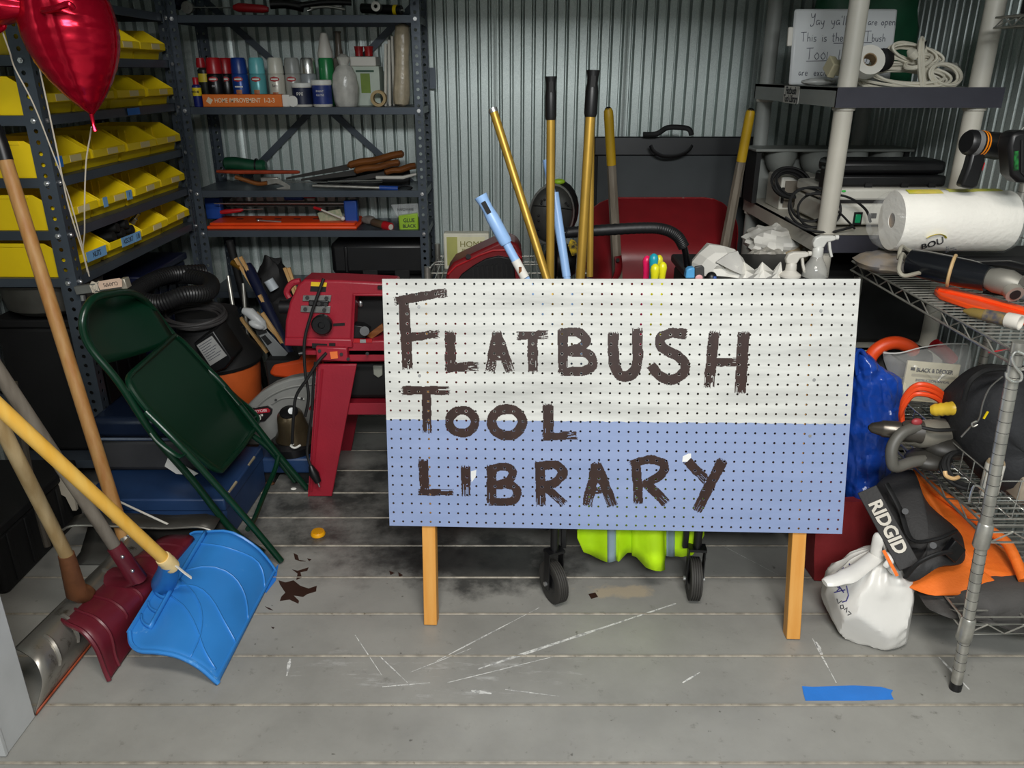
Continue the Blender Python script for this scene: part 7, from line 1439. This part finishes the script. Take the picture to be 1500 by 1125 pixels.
# ---------------------------------------------------------------- orange tool bag on the lowest wire shelf
om = mk('orange_canvas', (232, 112, 26), .75, var=.08, scale=5, bump=.3, bs=160); ogr = mk('dark_grey_canvas', (66, 64, 62), .75, var=.12, bump=.25, bs=150); obk = mk('black_canvas2', (40, 39, 39), .7, var=.15, bump=.25, bs=150)
t = thing('tool_bag', 'orange and black canvas tool bag slumped on the lowest wire shelf', 'bag', (1.25, 1.75, .19))
def quilt(px, Yc, bulge, mt, nm, fold=.012, back=.08, k=3, seed=0, sm=60):
    ring = spl([at(a, b, Y=yy) for a, b, yy in px], k, True); c = sum((p for p in ring), Vector())/len(ring); rows = []
    for s, dy in ((.02, -bulge), (.3, -bulge*.97), (.55, -bulge*.85), (.78, -bulge*.58), (.93, -bulge*.25), (1, 0), (.9, back*.7), (.5, back), (.02, back)):
        row = []
        for p in ring:
            q = c.lerp(p, s); n_ = noise.noise(q*9+Vector((seed, 0, 0)))*fold*(1 if .03 < s < .95 else .2); row.append(q+Vector((0, dy-n_-abs(noise.noise(q*16+Vector((seed, 3, 0))))*fold, n_*.4)))
        rows.append(row)
    return put(nm, M().grid(rows, cu=True), mt, t, smooth=sm)
quilt([(1352, 870, 1.74), (1400, 864, 1.70), (1450, 862, 1.68), (1530, 868, 1.68), (1530, 935, 1.68), (1460, 912, 1.64), (1400, 898, 1.65), (1362, 893, 1.68)], 1.7, .05, ogr, 'base_cloth', .012, .2, 4, 3)
quilt([(1333, 692, 1.98), (1360, 712, 1.95), (1400, 740, 1.92), (1440, 782, 1.87), (1480, 815, 1.82), (1530, 850, 1.76), (1530, 905, 1.70), (1495, 876, 1.69), (1445, 868, 1.69), (1400, 872, 1.69), (1360, 870, 1.70), (1328, 852, 1.74), (1350, 800, 1.84), (1345, 740, 1.93)], 1.8, .05, om, 'orange_cloth', .016, .12, 4, 7)
m = M(); m.tube(spl([at(1337, 690, Y=1.98), at(1375, 722, Y=1.92), at(1420, 752, Y=1.87), at(1452, 778, Y=1.82), at(1478, 800, Y=1.78), at(1500, 850, Y=1.7)], 5), .014, 10); put('orange_flap_roll', m, om, t)
quilt([(1300, 700, 1.96), (1335, 688, 1.96), (1345, 708, 1.93), (1362, 740, 1.88), (1402, 775, 1.82), (1412, 797, 1.78), (1408, 822, 1.75), (1370, 830, 1.73), (1334, 852, 1.72), (1322, 830, 1.74), (1330, 800, 1.80), (1302, 790, 1.84), (1284, 750, 1.90), (1282, 722, 1.94)], 1.8, .07, obk, 'black_flap', .006, .05, 4, 11)
m = M(); m.tube(spl([at(1298, 708, Y=1.88), at(1318, 745, Y=1.83), at(1335, 790, Y=1.75), at(1370, 790, Y=1.71), at(1400, 778, Y=1.74)], 5), .008, 8, flat=.6); put('flap_piping', m, blackm, t)
m = M(); m.tube(spl([at(1326, 846, Y=1.69), at(1345, 825, Y=1.66), at(1372, 812, Y=1.66), at(1395, 808, Y=1.68)], 5), .007, 8, flat=.6); put('flap_piping', m, blackm, t)
q = [at(*p, Y=1.70) for p in ((1384, 812), (1400, 792), (1416, 806), (1400, 826))]; put('buckle', M().prism(q, (0, .02, 0)), black, t, bevel=.003); put('eyelet', M().cyl(at(1326, 749, Y=1.80), at(1326, 749, Y=1.79), .008), black, t); put('eyelet', M().cyl(at(1367, 799, Y=1.68), at(1367, 799, Y=1.67), .008), black, t)
lt = mk('letter_pale', (196, 190, 178), .6)
p0, p1 = at(1276, 728, Y=1.84), at(1322, 812, Y=1.72); dR = (p1-p0).normalized(); mid = p0.lerp(p1, .5)
nrm = Vector((-.25, -.95, .15)); upv = nrm.cross(dR).normalized(); F = frame(mid+nrm*.012, dR, upv)
m = M(F); m.box((0, 0, -.006), (.22, .052, .006)); put('logo_band', m, obk, t, bevel=.002)
text('lettering', 'RIDGID', .046, F @ Matrix.Translation((.0, .0, .0)), lt, t, .001, .95, .0016, 1.0)
m = M(F); m.box((.085, -.036, -.002), (.07, .008, .004)); put('orange_stripe', m, om, t)
# ---------------------------------------------------------------- white knotted bag and red tote
t = thing('red_tote', 'dark red fabric tote standing behind the right sign leg', 'tote', (1.0, 2.1, 0)); rt = mk('red_fabric', (128, 26, 30), .75, var=.1, bump=.2, bs=150)
rows = []; 
for i, f in enumerate(np.linspace(0, 1, 9)):
    x0, x1 = .925-.02*f, 1.10+.005*f; y0, y1 = 2.02+.02*f, 2.20; z = .003+.265*f
    ring = [(x0, y0), ((x0+x1)/2, y0-.008), (x1, y0+.01), (x1+.006, (y0+y1)/2), (x1, y1), ((x0+x1)/2, y1), (x0, y1), (x0-.006, (y0+y1)/2)]
    rows.append([Vector((a, b, z))+Vector((1, 1, .6))*noise.noise(Vector((a*14, b*14, z*14)))*.008*(f > 0) for a, b in ring])
rows.append([Vector((1.0, 2.11, rows[-1][0].z-.01)).lerp(p, .5) for p in rows[-1]]); put('tote_body', M().grid(rows, cu=True), rt, t, smooth=20, sub=0); put('tote_bottom', M().bx(.93, 1.09, 2.03, 2.19, .002, .008), rt, t)
t = thing('plastic_bag', 'knotted white plastic carrier bag on the floor before the orange tool bag', 'bag', at(1290, 952, Z=0)); wb = mk('white_film', (216, 214, 208), .36, var=.05, bump=.2, bs=34)
cb = Vector((.985, 1.80, 0)); rows = []; NB = 64
PL_ = [(Vector((rs.randn(), rs.randn(), rs.randn()*.7)).normalized(), .094+.02*rs.rand()) for _ in range(26)]; cB = cb+Vector((0, 0, .105))
prof = spl([(.0, .002, 0), (.075, .003, 0), (.100, .010, 0), (.112, .045, 0), (.118, .09, 0), (.117, .13, 0), (.105, .17, 0), (.082, .205, 0), (.055, .235, 0), (.030, .255, 0), (.019, .268, 0), (.022, .285, 0)], 4); NB = 110
for i, (r, z, _z) in enumerate(prof):
    row = []
    for j in range(NB):
        u = 2*pi*j/NB; f = z/.285; cx_, cy_ = cos(u), sin(u)
        fold = 1+(.10*(1-2*abs(sin(4.5*u+1.1*sin(3*u)+f*1.2)))+.06*(1-2*abs(sin(8*u+1))))*max(0, (f-.40))*1.7
        cr_ = .03*abs(noise.noise(Vector((cx_*2.6, cy_*2.6, z*13+4))))+.05*abs(noise.noise(Vector((cx_*6, cy_*6, z*26))))+.05*max(0, noise.noise(Vector((cx_*1.4, cy_*1.4, z*6+9))))
        rr_ = max(r, .002)*(fold-cr_*min(1, z*30)*1.2+.08); ex = 1.12+.05*cos(u-.5); q = cb+Vector((rr_*cx_*ex+.012*f, rr_*cy_*.95, z)); v_ = q-cB; s_ = 1
        if z < .22:
            for n_, c_ in PL_:
                d_ = n_.dot(v_)/(1.12 if abs(n_.x) > .5 else 1)
                if d_ > c_: s_ = min(s_, c_/d_)
            s_ = 1-(1-s_)*min(1, (.22-z)/.05)
        row.append(Vector((cB.x+v_.x*s_, cB.y+v_.y*s_, max(.002, cB.z+v_.z*s_) if i else .002)))
    rows.append(row)
put('bag_body', M().grid(rows, cu=True), wb, t, smooth=28)
kn = cb+Vector((.015, -.0, .262)); put('knot', M().ell(kn, (.028, .026, .02), 18, 12, fn=lambda p, q: p*(1+.35*noise.noise(q*3))), wb, t, smooth=40)
def ear(pts, r): 
    k = spl(pts, 6); n_ = len(k); put('bag_handle', M().tube(k, [r*(.55+.6*sin(pi*min(1, .15+.85*i/n_)))*(1+.06*sin(i*.9)) for i in range(n_)], 12, flat=.5), wb, t, smooth=40)
ear([kn, at(1284, 818, Y=1.77), at(1284, 800, Y=1.77), at(1290, 786, Y=1.77), at(1296, 800, Y=1.77), at(1297, 812, Y=1.77)], .014); ear([kn, at(1252, 838, Y=1.72), at(1230, 848, Y=1.70), at(1208, 854, Y=1.69)], .022); ear([kn+Vector((.01, -.02, 0)), at(1302, 812, Y=1.74), at(1304, 822, Y=1.72), at(1296, 830, Y=1.72)], .010); ear([kn, at(1306, 830, Y=1.74), at(1314, 838, Y=1.73)], .013)
pr_ = mk('bag_print_blue', (60, 56, 130), .5)
bag_bvh = None
from mathutils.bvhtree import BVHTree
vs_ = [p for r in rows for p in r]; fs_ = [[i*NB+j, i*NB+(j+1) % NB, (i+1)*NB+(j+1) % NB, (i+1)*NB+j] for i in range(len(rows)-1) for j in range(NB)]
bvh = BVHTree.FromPolygons(vs_, fs_)
def onbag(px, py):
    o = Vector((0, 0, CAMH)); dd = (at(px, py, Y=1)-o).normalized(); h_ = bvh.ray_cast(o, dd); return (h_[0] if h_[0] is not None else at(px, py, Y=1.72))-dd*.0012
def bagstroke(px, r=.0016, mt=pr_): put('printed_mark', M().tube([onbag(*p) for p in px], r, 5), mt, t)
bagstroke([(1224, 858), (1230, 862), (1226, 866)]); bagstroke([(1228, 857), (1236, 868)]); bagstroke([(1222, 868), (1238, 864)]); bagstroke([(1240, 858), (1243, 872), (1240, 880), (1234, 882)]); bagstroke([(1220, 852), (1224, 857)])
for k, s_ in enumerate(([(1226, 877), (1228, 884), (1233, 880)], [(1231, 887), (1235, 886), (1236, 891), (1232, 892), (1231, 887)], [(1237, 893), (1241, 890), (1240, 897)], [(1243, 895), (1247, 899), (1242, 901)])): bagstroke(s_, .0012, ink)
for s_ in ([(1226, 838), (1236, 832)], [(1240, 832), (1252, 828)], [(1244, 826), (1250, 834)]): bagstroke(s_, .0018)
